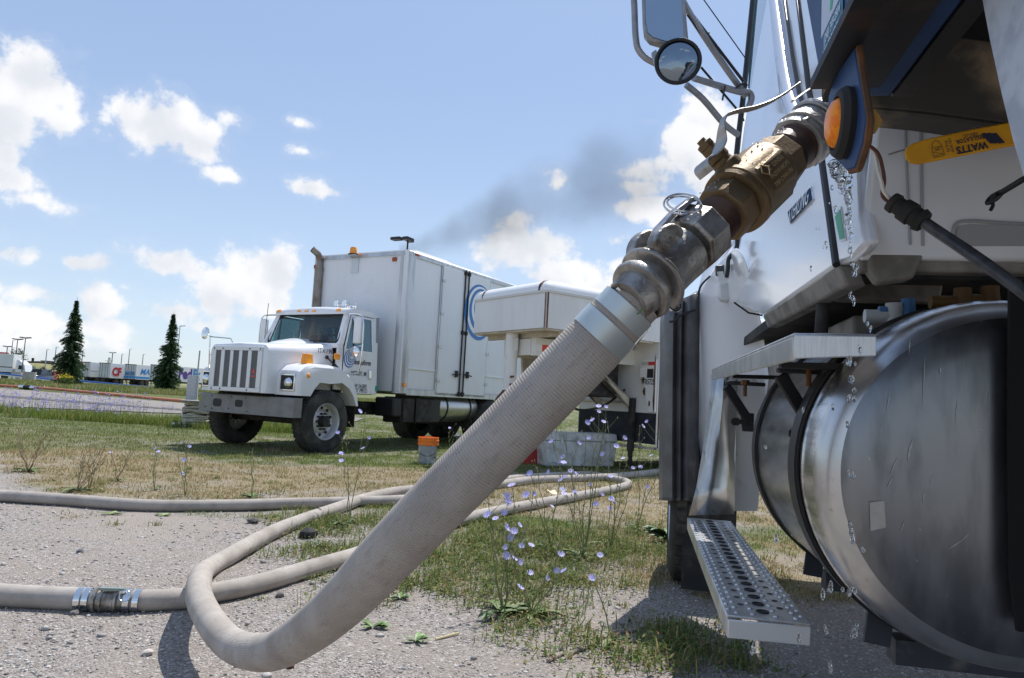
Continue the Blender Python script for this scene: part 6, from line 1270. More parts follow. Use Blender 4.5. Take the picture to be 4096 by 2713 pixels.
freight(598, YT - 8, R(13), 'white freight trailer with purple and blue lettering behind the right spruce', deco_fdx)
# tractor-trailer at the far left
p = far(49, 118, 0.); SM = thing('semi_truck', p, R(8), 'white semi-trailer truck at the left edge behind the planter', 'truck')
mb = MB(); mb.box((-15.5, 0, 1.2), (-.1, 2.6, 4.15)); mb.build('cargo_box', M_frt, SM, .03)
mb = MB(); mb.box((-15.5, -.02, 1.95), (-.1, 0, 2.08)); mb.build('side_band', mat('band_maroon', (.10, .03, .03), .6), SM)
mb = MB(); mb.hexa([(.3, .1, .7), (2.0, .1, .7), (2.0, 2.5, .7), (.3, 2.5, .7), (.3, .1, 2.6), (1.6, .1, 2.6), (1.6, 2.5, 2.6), (.3, 2.5, 2.6)]); mb.hexa([(.3, .2, 2.6), (1.5, .2, 2.6), (1.5, 2.4, 2.6), (.3, 2.4, 2.6), (.3, .3, 3.3), (.7, .3, 3.3), (.7, 2.3, 3.3), (.3, 2.3, 3.3)]); mb.build('cab', M_white, SM, .05)
mb = MB(); mb.prism([(.75, .09, 1.75), (1.55, .09, 1.75), (1.4, .09, 2.4), (.75, .09, 2.4)], (0, -.02, 0)); mb.build('window', M_black, SM)
for x in (-13.5, -12.2, -2.4, -1.2, 1.3):
    mb = MB(); mb.lathe([(0, .25), (0, .5), (.3, .5), (.3, .25)], (x, 0, .5), (0, 1, 0), 20); mb.build('wheel', M_tyre, SM)
mb = MB(); mb.box((-15, .5, .9), (-.2, 2.1, 1.2)); mb.build('underframe', M_dark, SM)
mb = MB(); mb.box((-3.0, -.02, .6), (-2.1, .03, 1.2)); mb.build('placard', mat('placard_red', (.6, .06, .03), .5), SM)
p = far(2, 150, 0.); RT = thing('red_roof_sign', p, 0, 'small red sign box above the semi-trailer at the left edge', 'sign'); mb = MB(); mb.box((-1.6, 0, 4.5), (.9, .5, 5.3)); mb.build('sign_box', M_lr, RT, .03); mb = MB(); mb.cyl((-.3, .25, 0), (-.3, .25, 4.5), .1); mb.build('post', M_dark, RT)
# lamp posts
M_pole = mat('pole_grey', (.16, .16, .165), .6); M_polel = mat('pole_light', (.42, .43, .44), .6)
posts = [(17, 1386, 150, 1, 'short double-headed lamp post nearest the left edge'), (55, 1357, 125, 1, 'double-headed lamp post right behind the semi-trailer cab'), (86, 1351, 118, 1, 'tallest double-headed lamp post beside the semi-truck'), (36, 1362, 240, 0, 'thin pale lamp post between the left double-headed posts'), (177, 1398, 260, 0, 'thin pale lamp post just left of the left spruce'), (213, 1388, 250, 0, 'taller thin lamp post touching the left spruce'), (322, 1399, 260, 0, 'thin lamp post just right of the left spruce'), (442, 1411, 190, 1, 'double-headed lamp post above the trailer with red letters'), (480, 1416, 300, 0, 'thin lamp post right of the double-headed post above the trailers'), (509, 1396, 270, 0, 'tallest thin lamp post above the trailer with blue stripe'), (565, 1417, 280, 0, 'thin lamp post left of the right spruce'), (702, 1303, 120, 0, 'tall post rising behind the right spruce')]
for px, pt, Y, dbl, lab in posts:
    b0_ = far(px, Y, 0.); top = at(px, pt, Y).z; L = thing('lamp_post', b0_, 0, lab, 'lamp post', 'lamp posts of the far lots'); w = .10 * Y / 130
    mb = MB(); mb.cyl((0, 0, 0), (0, 0, top), w * 1.2, w * .7, n=8); mb.build('pole', M_pole if dbl else M_polel, L)
    if dbl:
        for s in (-1, 1):
            mb = MB(); mb.hexa([(s * .1, -.15, top - .12), (s * .95, -.15, top - .02), (s * .95, .15, top - .02), (s * .1, .15, top - .12), (s * .1, -.12, top + .1), (s * .9, -.12, top + .16), (s * .9, .12, top + .16), (s * .1, .12, top + .1)]); mb.build('lamp_head', M_pole, L)
    else:
        mb = MB(); mb.bar((0, 0, top - .05), (.9, 0, top + .05), .14, .12); mb.build('lamp_head', M_polel, L)
b0_ = far(431, 420, 0.); PY = thing('transmission_pylon', b0_, 0, 'small lattice pylon on the horizon above the trailers', 'pylon'); h_ = at(431, 1430, 420).z
mb = MB()
for sx, sy in ((-1, -1), (1, -1), (1, 1), (-1, 1)): mb.bar((sx * 1.6, sy * 1.6, 0), (sx * .3, sy * .3, h_), .16, .16)
for f in np.linspace(0, .9, 7):
    q, q2 = 1.6 - 1.3 * f, 1.6 - 1.3 * (f + .1); mb.bar((-q, -q, h_ * f), (q2, -q2, h_ * (f + .1)), .12, .12); mb.bar((q, -q, h_ * f), (-q2, -q2, h_ * (f + .1)), .12, .12)
mb.bar((-2.4, 0, h_ * .85), (2.4, 0, h_ * .85), .15, .15); mb.build('lattice', M_pole, PY)
# embankment with wall, hut and board
M_emb = mat('embankment_grass', (.20, .19, .075), .95, c2=(.28, .25, .12), scale=.25, detail=8, dirt=(.10, .13, .04), dscale=.15, dlo=.5, dhi=.7)
e = [far(px, 300, 0.) for px in (-900, 40, 150, 260, 400, 800, 1400)]; ez = [at(px, y, 300).z for px, y in ((-900, 1440), (40, 1452), (150, 1452), (260, 1462), (400, 1482), (800, 1536), (1400, 1570))]
vs_, ts_ = [], []
for p_, z_ in zip(e, ez):
    for k, (dy, f) in enumerate(((-38, 0), (-26, .25), (-12, .7), (0, 1), (10, 1), (60, 0))): vs_.append((p_.x, p_.y + dy, max(z_, .3) * f - .02))
for i in range(6):
    for k in range(5): a_ = i * 6 + k; ts_ += [(a_, a_ + 6, a_ + 7), (a_, a_ + 7, a_ + 1)]
o = npmesh('embankment', vs_, ts_, M_emb, smooth=True); o['kind'] = 'structure'
WL = thing('barrier_wall', e[2], 0, 'dark low barrier wall along the top of the far embankment', 'wall'); mb = MB()
for i in range(1, 5): a_, c_ = e[i] - e[2], e[i + 1] - e[2]; mb.bar((a_.x, a_.y, ez[i] + .3), (c_.x, c_.y, ez[i + 1] + .3), .5, .9)
mb.build('wall', mat('barrier_dark', (.10, .09, .085), .8), WL)
p = far(177, 302, ez[2] - .8); HT = thing('hut', p, 0, 'small flat-roofed hut on top of the far embankment', 'hut'); mb = MB(); mb.box((-1.9, 0, 0), (1.9, 3, 1.7)); mb.build('wall', mat('hut_brick', (.38, .33, .30), .8), HT); mb = MB(); mb.box((-2.1, -.2, 1.7), (2.1, 3.2, 1.95)); mb.build('roof', M_dark, HT)
p = far(124, 302, ez[2] - .5); SG = thing('billboard_post', p, 0, 'narrow dark board standing on the far embankment', 'sign'); mb = MB(); mb.box((-.5, 0, .8), (.5, .2, 2.5)); mb.build('board', M_black, SG); mb = MB(); mb.cyl((0, .1, 0), (0, .1, .8), .1); mb.build('post', M_dark, SG)
# kerb rail and planters
def rail(pts, Y, label):
    q = [at(x, y, Y) for x, y in pts]; RLn = thing('rail', (q[0].x, q[0].y, gz(q[0].x, q[0].y)), 0, label, 'rail', base=(q[0].x, q[0].y, gz(q[0].x, q[0].y)))
    mb = MB(); mb.tube(q, .06, 8); mb.build('bar', mat('rail_blue', (.06, .16, .50), .4), RLn)
    mb = MB(); mb.tube([p + Vector((0, 0, -.11)) for p in q], .045, 8); mb.build('lower_bar', M_whitemark, RLn)
    for k in range(7):
        c_ = q[0].lerp(q[-1], (k + .5) / 7); mb = MB(); mb.box((c_.x - .06, c_.y - .05, gz(c_.x, c_.y) - .05), (c_.x + .06, c_.y + .05, c_.z - .1)); mb.build('post', M_whitemark, RLn)
rail([(-200, 1470), (0, 1494), (200, 1517)], 62, 'blue pipe rail left of the left spruce'); rail([(316, 1523), (475, 1538), (632, 1551)], 62, 'blue pipe rail running between the two spruces')
M_plant = mat('planter_concrete', (.46, .43, .40), .85, c2=(.38, .355, .33), scale=3)
for px, Y, w, lab in ((118, 58, .48, 'near round concrete planter in front of the dark car'), (67, 66, .44, 'farther round concrete planter half hidden by the rail')):
    p = far(px, Y); PL = thing('concrete_planter', p, 0, lab, 'planter', 'concrete planters'); hz_ = at(px, 1488, Y).z - p.z
    mb = MB(); mb.lathe([(0, w * .92), (hz_ * .5, w * .97), (hz_, w), (hz_, w * .85), (hz_ * .8, w * .8)], (0, 0, 0), (0, 0, 1), 28); mb.build('ring', M_plant, PL); mb = MB(); mb.lathe([(hz_ * .8, .001), (hz_ * .82, w * .82)], (0, 0, 0), (0, 0, 1), 24); mb.build('soil', M_dark, PL)
# cars, seen end-on beyond the rail
def car(px, Y, c, label, w=1.85, h=1.75, yaw=0.):
    p = far(px, Y, 0.); K = thing('parked_car', p, yaw, label, 'car', 'cars in the far lot'); m = mat('car_paint', c, .25, coat=.8); h2_ = w / 2
    mb = MB(); mb.loft([[(x, y, z) for x, z in ((-h2_ * k_, .35), (h2_ * k_, .35), (h2_ * k_, zz * .85), (h2_ * .9 * k_, zz), (-h2_ * .9 * k_, zz), (-h2_ * k_, zz * .85))] for y, k_, zz in ((0, .94, .85), (.15, 1, .95), (1.2, 1, 1.0), (4.2, 1, 1.02), (4.5, .95, .9))]); mb.build('body', m, K, .04)
    mb = MB(); mb.loft([[(-h2_ * .92 * k_, y, .98), (h2_ * .92 * k_, y, .98), (h2_ * .78 * k_, y + d_, h), (-h2_ * .78 * k_, y + d_, h)] for y, k_, d_ in ((1.0, 1, .5), (4.1, 1, -.3))]); cb = mb.build('cabin', m, K, .05)
    mb = MB(); mb.hexa([(-h2_ * .82, 1.03, 1.05), (h2_ * .82, 1.03, 1.05), (h2_ * .82, 1.05, 1.05), (-h2_ * .82, 1.05, 1.05), (-h2_ * .68, 1.44, h - .08), (h2_ * .68, 1.44, h - .08), (h2_ * .68, 1.46, h - .08), (-h2_ * .68, 1.46, h - .08)]); mb.build('windshield', M_black, cb)
    for s in (-1, 1):
        mb = MB(); mb.box((s * h2_ * .55, -.02, .62), (s * h2_ * .88, .03, .78)); mb.build('headlight', M_chrome, K)
        for y in (.9, 3.7):
            mb = MB(); mb.lathe([(0, .15), (0, .33), (.2, .33), (.2, .15)], (s * (h2_ - .2) - (.1 if s > 0 else .1), y, .33), (1, 0, 0), 16); mb.build('wheel', M_tyre, K)
car(122, 112, (.015, .02, .035), 'dark navy van-like car behind the near planter', 2.0, 1.95); car(150, 118, (.03, .07, .16), 'small blue car between the planter and the red car'); car(175, 116, (.42, .02, .03), 'red car parked left of the left spruce'); car(102, 124, (.30, .05, .05), 'dull red car behind the dark navy car')

# ------------------------------------------------------------------ vegetation
M_leaf = mat_attr('foliage', .65, .30, .25)
M_bark = mat('bark', (.10, .075, .055), .95, c2=(.06, .045, .035), scale=12)
def soup(name, P, Dv, Wv, C, bend=None):
    """leaf triangles: P base, Dv tip offset, Wv half width vectors, C colours (one row per leaf)"""
    n = len(P); vs = np.empty((n * 3, 3)); vs[0::3] = P - Wv; vs[1::3] = P + Wv; vs[2::3] = P + Dv
    return vs, np.arange(n * 3).reshape(-1, 3), np.repeat(C, 3, 0)
def blades(x, y, z, h, lean, width, C):
    """two-piece bent grass blades"""
    n = len(x); az = rng.uniform(0, 2 * np.pi, n); la = rng.normal(0, 1, n) * lean
    d = np.c_[np.cos(az), np.sin(az), np.zeros(n)]; wv = np.c_[-np.sin(az + .6), np.cos(az + .6), np.zeros(n)] * (width[:, None] / 2)
    b = np.c_[x, y, z]; m = b + d * (la * h * .35)[:, None] + np.c_[np.zeros(n), np.zeros(n), h * .6]; tp = b + d * (la * h)[:, None] + np.c_[np.zeros(n), np.zeros(n), h * np.clip(1 - .3 * np.abs(la), .3, 1)]
    vs = np.empty((n * 5, 3)); vs[0::5] = b - wv; vs[1::5] = b + wv; vs[2::5] = m - wv * .75; vs[3::5] = m + wv * .75; vs[4::5] = tp
    k = np.arange(n)[:, None] * 5; ts = np.concatenate([k + [0, 1, 3], k + [0, 3, 2], k + [2, 3, 4]])
    return vs, ts, np.repeat(C, 5, 0)
def gcol(green, n, lush=0.):
    dry = np.array([.46, .37, .20]); dry2 = np.array([.30, .22, .11]); g1 = np.array([.10, .155, .035]); g2 = np.array([.215, .255, .07])
    r = rng.random((n, 1)); q = rng.random((n, 1)); c = np.where(rng.random((n, 1)) < green[:, None], g1 * r + g2 * (1 - r), dry * q + dry2 * (1 - q))
    return c * rng.uniform(.75, 1.2, (n, 1))
# 1. mown turf and weeds in view, denser close by
def scatter(n, y0, y1, power=1.0):
    y = (y0 ** (1 - power) + rng.random(n) * (y1 ** (1 - power) - y0 ** (1 - power))) ** (1 / (1 - power)) if power != 1 else y0 * (y1 / y0) ** rng.random(n)
    x = rng.uniform(-.80, .62, n) * y; return x, y
x, y = scatter(430000, 3.4, 30, 1.0); g, e_ = cover_map(x, y); cl = fbm(x, y, 6, 77)
keep = rng.random(len(x)) < g * (.30 + 1.2 * sstep(cl, .42, .62)); x, y, g, e_ = x[keep], y[keep], g[keep], e_[keep]
keep = ~((y > 19.5) & (y < 33) & (x < -6)); x, y, g, e_ = x[keep], y[keep], g[keep], e_[keep]
z = ground_z(x, y); hh = rng.uniform(.014, .040, len(x)) * (.6 + .9 * fbm(x, y, 1.3, 31)) * (1 + .5 * (y > 9)); wd = rng.uniform(.0022, .0042, len(x)) * (1 + y / 9)
V1 = blades(x, y, z - .004, hh, .85, wd, gcol(e_ * .80 + .16, len(x)))
o = npmesh('turf', V1[0], V1[1], M_leaf, V1[2]); o['kind'] = 'stuff'; o['label'] = 'short dry and green grass of the lot'
# 2. taller tufts
def tufts(name, spots, per, h, spread, green, label, wk=1.):
    X, Y, HH, GG = [], [], [], []
    for (cx, cy, s) in spots:
        k = int(per * s); a = rng.normal(0, spread * s, (k, 2)); X.append(cx + a[:, 0]); Y.append(cy + a[:, 1]); HH.append(rng.uniform(.4, 1, k) * h * s); GG.append(np.full(k, green))
    X, Y, HH, GG = map(np.concatenate, (X, Y, HH, GG)); Zz = ground_z(X, Y)
    Vv = blades(X, Y, Zz - .004, HH, 1.0, rng.uniform(.003, .006, len(X)) * wk * (1 + Y / 14), gcol(GG, len(X))); o = npmesh(name, Vv[0], Vv[1], M_leaf, Vv[2]); o['kind'] = 'stuff'; o['label'] = label; return o
sp = []
for k in range(420):
    yy = 3.6 * (9 / 3.6) ** rng.random(); xx = rng.uniform(-.62, .40) * yy; g_, e2 = cover_map(np.array([xx]), np.array([yy]))
    if rng.random() < g_[0] * .9 or (rng.random() < .05): sp.append((xx, yy, rng.uniform(.5, 1.2)))
tufts('grass_tufts', sp, 30, .065, .035, .6, 'loose tufts of weeds and grass at the gravel edge')
for k, (px, py) in enumerate(((1880, 2100), (2050, 2150), (2250, 2150), (2400, 2180), (2330, 2250), (2500, 2230), (2150, 2230), (1950, 2200), (2000, 2330), (2100, 2450), (1900, 2260), (1800, 2330), (2250, 2350), (2420, 2330), (1600, 2060), (1450, 2100), (1500, 2330), (1700, 2240), (2560, 2160), (2620, 2250), (2630, 2560), (2680, 2600), (2590, 2640))): pass
wp_ = [gnd(px, py) for px, py in ((1880, 2100), (2050, 2150), (2250, 2150), (2400, 2180), (2330, 2230), (2500, 2200), (2150, 2230), (1950, 2200), (2000, 2330), (2060, 2460), (1900, 2260), (1800, 2330), (2250, 2330), (1600, 2060), (1450, 2100), (1500, 2330), (1700, 2240), (2560, 2130), (2610, 2230), (2610, 2600), (2680, 2630), (1330, 2080), (1250, 2100), (1340, 2210))]
sp = [(p.x + rng.normal(0, .22), p.y + rng.normal(0, .20), rng.uniform(.6, 1.25)) for p in wp_ for k in range(15)]
tufts('weed_patch', sp, 34, .10, .07, .80, 'green weeds growing through the gravel by the step')
k_ = 14; P = np.array([(a, b, 0) for a, b, s in sp for q in range(k_ * 4)]); n = len(P); P[:, :2] += rng.normal(0, .075, (n, 2)); P[:, 2] = ground_z(P[:, 0], P[:, 1]) + np.abs(rng.normal(0, .022, n)); a = rng.uniform(0, 6.28, n); L = rng.uniform(.010, .036, n); D = np.c_[np.cos(a) * L, np.sin(a) * L, rng.normal(.004, .010, n)]; Wv = np.c_[-np.sin(a), np.cos(a), rng.normal(0, .3, n)] * (L * .22)[:, None]
gc = np.array([.085, .14, .03]) * rng.uniform(.6, 1.3, (n, 1)); yl = rng.random(n) < .35; gc[yl] = np.array([.21, .21, .06]) * rng.uniform(.7, 1.2, (yl.sum(), 1)); br = rng.random(n) < .14; gc[br] = np.array([.26, .16, .07]) * rng.uniform(.7, 1.2, (br.sum(), 1))
vs = np.empty((n * 4, 3)); vs[0::4] = P; vs[1::4] = P + D * .5 + Wv; vs[2::4] = P + D; vs[3::4] = P + D * .5 - Wv; kk = np.arange(n)[:, None] * 4
o = npmesh('weed_leaves', vs, np.concatenate([kk + [0, 1, 2], kk + [0, 2, 3]]), M_leaf, np.repeat(gc, 4, 0)); o['kind'] = 'stuff'; o['label'] = 'small leaves of creeping weeds on the gravel by the step'
# 3. lush verge in front of the road and rough grass behind it
n = 52000; x = rng.uniform(-19, -4.2, n); y = rng.uniform(15.8, 19.6, n); q_ = fbm(x, y, .55, 5); k_ = (rng.random(n) < sstep(q_, .36, .62)) & (y > 16.2 + 1.5 * fbm(x, y, .3, 55)); x, y = x[k_], y[k_]
V3 = blades(x, y, ground_z(x, y), rng.uniform(.10, .30, len(x)) * (.6 + .8 * fbm(x, y, .5, 8)), .5, rng.uniform(.010, .018, len(x)), gcol(np.full(len(x), .86), len(x)) * np.array([1.05, 1.12, .8])); o = npmesh('verge_grass', V3[0], V3[1], M_leaf, V3[2]); o['kind'] = 'stuff'; o['label'] = 'lush green grass along the near side of the road'
n = 60000; x = rng.uniform(-45, -8, n); y = rng.uniform(33, 58, n)
V4 = blades(x, y, terrain(x, y), rng.uniform(.08, .32, n), .5, rng.uniform(.02, .035, n), gcol(np.full(n, .72), n) * 1.05); o = npmesh('bank_grass', V4[0], V4[1], M_leaf, V4[2]); o['kind'] = 'stuff'; o['label'] = 'rough grass on the bank beyond the road'
# 4. spruces
def spruce(base, H, seed, label):
    r = np.random.default_rng(seed); T = thing('spruce_tree', base, 0, label, 'spruce', 'spruces beyond the road')
    mb = MB(); mb.tube([(0, 0, -.1), (.02, 0, H * .5), (0, .02, H * 1.03)], [.075, .045, .006], 8); mb.build('trunk', M_bark, T)
    P, D, W, C = [], [], [], []; bb = MB()
    nb = 430
    for i in range(nb):
        f = (i + r.random()) / nb; z = H * (.03 + .95 * f ** .9); R_ = H * .195 * (1 - f) ** .92 * r.uniform(.62, 1.18) * (1 + .15 * math.sin(f * 23 + seed)) + .012
        az = r.uniform(0, 2 * np.pi); up = .18 + .5 * f; d = np.array([math.cos(az), math.sin(az), 0]); m = max(4, int(R_ / .030))
        tip = d * R_ + np.array([0, 0, R_ * (up - .30)])
        for j in range(m):
            q = (j + .4) / m; c0 = d * R_ * q + np.array([0, 0, z + R_ * (up * q - .30 * q * q * 2 + .12 * q)])
            nn = 8; a2 = r.uniform(0, 6.28, nn); sp_ = .050 + .045 * (1 - q); off = np.c_[np.cos(a2) * sp_, np.sin(a2) * sp_, r.normal(0, .035, nn)] + d * .035 * r.uniform(0, 1, (nn, 1))
            P.append(np.repeat(c0[None], nn, 0) + off * .25); D.append(off * r.uniform(.9, 1.6, (nn, 1)) + np.array([0, 0, -.01])); w = r.normal(0, 1, (nn, 3)); w /= np.linalg.norm(w, axis=1)[:, None]; W.append(w * .020)
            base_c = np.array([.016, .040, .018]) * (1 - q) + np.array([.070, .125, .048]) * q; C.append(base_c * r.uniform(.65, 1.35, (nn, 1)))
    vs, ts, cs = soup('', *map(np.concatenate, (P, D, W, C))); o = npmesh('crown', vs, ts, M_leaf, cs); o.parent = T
    return T
p = far(276, 46); spruce(p, at(283, 1197, 46).z - p.z, 3, 'taller left spruce with a bushy yellow weed at its foot')
p = far(672, 45); spruce(p, at(682, 1253, 45).z - p.z, 9, 'shorter spruce standing just left of the box truck')
# 5. round shrubs and small trees
def shrub(name, base, w, h, c1, c2, label, cat, n=1500, trunk=.0, leaf=.06, top=None, topc=None, group=None):
    T = thing(name, base, 0, label, cat, group); a = rng.uniform(0, 2 * np.pi, n); u = rng.uniform(-1, 1, n); rr = rng.random(n) ** .4 * (.75 + .35 * np.sin(a * 3 + u * 4) * .5)
    P = np.c_[np.cos(a) * np.sqrt(1 - u * u) * rr * w, np.sin(a) * np.sqrt(1 - u * u) * rr * w, trunk + h * .5 + u * rr * h * .52]; P[:, 2] = np.maximum(P[:, 2], .02)
    D = rng.normal(0, leaf, (n, 3)); Wv = rng.normal(0, leaf * .45, (n, 3)); q = rng.random((n, 1)); C = (np.array(c1) * q + np.array(c2) * (1 - q)) * rng.uniform(.7, 1.25, (n, 1))
    if top is not None: k_ = (P[:, 2] > h * top) & (rng.random(n) < .7); C[k_] = np.array(topc) * rng.uniform(.8, 1.1, (k_.sum(), 1))
    vs, ts, cs = soup('', P, D, Wv, C); o = npmesh('crown', vs, ts, M_leaf, cs); o.parent = T
    mb = MB(); mb.tube([(0, 0, -.05), (w * .03, 0, trunk + h * .5)], [max(.02, w * .06), .01], 6); mb.build('trunk', M_bark, T); return T
shrub('yellow_weed', far(262, 41), .62, .85, (.06, .10, .02), (.13, .17, .05), 'yellow-flowering weed clump at the foot of the left spruce', 'bush', 900, leaf=.05, top=.62, topc=(.62, .50, .04))
G5 = 'shrubs below the embankment'
shrub('grey_shrub', far(118, 150, 0.), 1.9, 3.2, (.20, .24, .20), (.30, .33, .28), 'silvery shrub right behind the dark navy car', 'shrub', 1600, leaf=.16, group=G5); shrub('grey_shrub', far(100, 155, 0.), 1.4, 2.6, (.20, .24, .20), (.30, .33, .28), 'silvery shrub left of the large one behind the cars', 'shrub', 1200, leaf=.16, group=G5); shrub('grey_shrub', far(142, 155, 0.), 1.4, 2.5, (.18, .22, .17), (.28, .31, .25), 'silvery shrub above the small blue car', 'shrub', 1200, leaf=.16, group=G5); shrub('green_shrub', far(168, 150, 0.), 1.1, 3.0, (.035, .075, .02), (.07, .12, .035), 'rounded dark green shrub behind the red car', 'shrub', 1300, leaf=.14, group=G5); shrub('grey_shrub', far(192, 158, 0.), 1.5, 2.0, (.18, .22, .17), (.28, .31, .25), 'low silvery shrub between the red car and spruce', 'shrub', 1200, leaf=.16, group=G5)
shrub('green_shrub', far(76, 122, 0.), .7, 3.4, (.04, .07, .025), (.08, .11, .04), 'narrow olive shrub beside the semi-truck cab', 'shrub', 1100, leaf=.12, group=G5)
T = shrub('thin_tree', far(60, 170, 0.), 2.6, 5.2, (.10, .115, .085), (.16, .17, .12), 'thin half-bare tree rising behind the semi-truck cab', 'tree', 620, trunk=2.2, leaf=.22)
mb = MB(); rb = random.Random(5)
for k in range(16):
    a = rb.uniform(0, 6.28); z0_ = rb.uniform(1.5, 5); q = rb.uniform(.9, 2.3); mb.tube([(0, 0, z0_), (math.cos(a) * q * .5, math.sin(a) * q * .5, z0_ + q * .7), (math.cos(a) * q, math.sin(a) * q, z0_ + q * 1.3)], [.07, .04, .015], 5)
mb.build('branches', M_bark, T)
# 6. chicory plants with blue flowers
M_stem = mat('chicory_stem', (.16, .19, .07), .7, c2=(.26, .22, .12), scale=6); M_petal = mat('chicory_petal', (.47, .45, .86), .6, c2=(.62, .60, .92), scale=60); M_bud = mat('chicory_bud', (.33, .33, .17), .7); M_fl = None
def flower_mesh():
    mb = MB()
    for k in range(12):
        a = 2 * math.pi * k / 12; c, s = math.cos(a), math.sin(a); w = .0026
        mb.face((c * .002 - s * w * .4, s * .002 + c * w * .4, .002), (c * .002 + s * w * .4, s * .002 - c * w * .4, .002), (c * .0165 + s * w, s * .0165 - c * w, .0055), (c * .018, s * .018, .005), (c * .0165 - s * w, s * .0165 + c * w, .0055))
    mb.ell((0, 0, .004), .003, .003, .003, 6, 4); return mb.mesh('flower', M_petal)
FLM = flower_mesh()
def chicory(base, H, nst, seed, nfl, label, lean=(0, 0), leaves=10, spread=.22, fsize=1., dry=False):
    r = random.Random(seed); T = thing('chicory_plant', base, 0, label, 'plant', 'flowering weeds on the lot'); sm, bd = MB(), MB(); tips = []
    for k in range(nst):
        a = r.uniform(0, 6.28); q = spread * r.uniform(.3, 1.1); h = H * r.uniform(.65, 1.0)
        pts = [Vector((0, 0, 0))]
        for j in range(1, 7):
            f = j / 6; pts.append(Vector((math.cos(a) * q * f + lean[0] * f + r.uniform(-.015, .015), math.sin(a) * q * f + lean[1] * f + r.uniform(-.015, .015), h * f)))
        pp = smooth_path(pts, 2); sm.tube(pp, [.0037 * (1 - .6 * i / len(pp)) for i in range(len(pp))], 5); tips.append(pp[-1])
        for j in range(4, len(pp) - 1):
            if r.random() < .75:
                a2 = r.uniform(0, 6.28); L = r.uniform(.05, .16) * (H / .9); d = Vector((math.cos(a2) * L * .8, math.sin(a2) * L * .8, L * .9)); sm.tube([pp[j], pp[j] + d * .5 + Vector((0, 0, -.006)), pp[j] + d], [.0018, .0014, .001], 4); tips.append(pp[j] + d)
            for q2 in range(2):
                if r.random() < .5: bp_ = pp[j] + Vector((r.uniform(-.006, .006), r.uniform(-.006, .006), 0)); bd.ell(bp_, .0042, .0042, .007, 5, 4)
    for tp in tips: bd.ell(tp, .0042, .0042, .008, 5, 4)
    sm.build('stem', mat('dry_stem', (.22, .14, .08), .8) if dry else M_stem, T); o = bd.build('bud', M_bud, T); o['kind'] = 'stuff'
    for k in range(nfl):
        tp = r.choice(tips) + Vector((0, 0, .002)); o = bpy.data.objects.new('flower', FLM); col.objects.link(o); o.parent = T; o.location = tp; s = fsize * r.uniform(.85, 1.35); o.scale = (s, s, s)
        o.rotation_euler = (r.uniform(.3, 1.2), r.uniform(-.4, .4), r.uniform(-1., 1.))
    for k in range(leaves):
        a = r.uniform(0, 6.28); L = r.uniform(.06, .16) * (1 + spread); w = L * .16; mb = MB(); d, e = Vector((math.cos(a), math.sin(a), 0)), Vector((-math.sin(a), math.cos(a), 0)); rs = []
        for j in range(5):
            f = j / 4; c = d * L * f + Vector((0, 0, .004 + L * (.55 * f - .5 * f * f))); ww = w * (.25 + 1.5 * f * (1 - f) * 1.4) * (1 if j % 2 else .7) * (0.15 if j == 4 else 1); rs.append([c + e * ww + Vector((0, 0, .3 * ww)), c, c - e * ww + Vector((0, 0, .3 * ww))])
        mb.loft(rs, cap=False, closed=False); mb.build('leaf', mat('leaf_green_%d' % (k % 3), ((.06, .11, .025), (.10, .15, .04), (.15, .18, .06))[k % 3], .6) if k < 3 else bpy.data.materials['leaf_green_%d' % (k % 3)], T)
    return T
def cg(px, py): p = gnd(px, py); p.z = float(ground_z(p.x, p.y)); return p
chicory(cg(1400, 2085), .95, 3, 1, 8, 'tall flowering weed in front of the box truck wheel, left of the hose', (-.05, 0), 8, .16)
chicory(cg(1790, 1925), .85, 2, 2, 3, 'thin flowering weed between the bucket and the hose', (.02, 0), 3, .08)
chicory(cg(2330, 2235), 1.05, 7, 3, 24, 'tallest clump of blue-flowered weeds in front of the cool box', (.0, .05), 16, .34)
chicory(cg(2440, 2190), .90, 4, 13, 9, 'blue-flowered weed right of the tallest clump', (.12, 0), 6, .22)
chicory(cg(2200, 2200), .70, 3, 14, 7, 'blue-flowered weed left of the tallest clump, near the hose loop', (-.08, 0), 6, .2)
chicory(cg(2010, 2462), .62, 6, 4, 17, 'leafy blue-flowered weed on the gravel beside the thick hose', (-.02, .02), 26, .22)
chicory(cg(2120, 2470), .42, 4, 15, 9, 'short blue-flowered weed just right of the leafy one', (.08, 0), 16, .2)
chicory(cg(2545, 2120), .95, 3, 5, 9, 'blue-flowered weed standing close to the black fender flare', (.10, 0), 5, .18)
chicory(cg(2460, 2575), .42, 1, 6, 2, 'single bare bent stalk rising from the gravel near the step', (-.16, 0), 3, .03)
chicory(cg(740, 1985), .55, 3, 7, 4, 'sparse flowering weed behind the left ground hose, right one', (0, 0), 5, .2)
chicory(cg(620, 1960), .50, 2, 16, 3, 'sparse flowering weed behind the left ground hose, left one', (0, 0), 4, .15)
chicory(cg(310, 1965), .42, 6, 8, 0, 'dry brown weed clump behind the ground hose at left', (.08, 0), 14, .22, dry=True)
chicory(cg(110, 1890), .45, 8, 9, 0, 'bushy dry weed at the left edge of the track', (0, 0), 12, .30, dry=True)
chicory(cg(355, 1960), .50, 3, 17, 0, 'leaning dry stalks right of the dry weed clump', (.12, 0), 6, .15, dry=True)
chicory(cg(470, 1925), .40, 3, 18, 1, 'thin dry weed between the dry clump and the flowering weeds', (0, 0), 5, .18, dry=True)
chicory(cg(1010, 1990), .52, 2, 19, 0, 'upright green weed spike behind the ground hose', (0, 0), 30, .05)
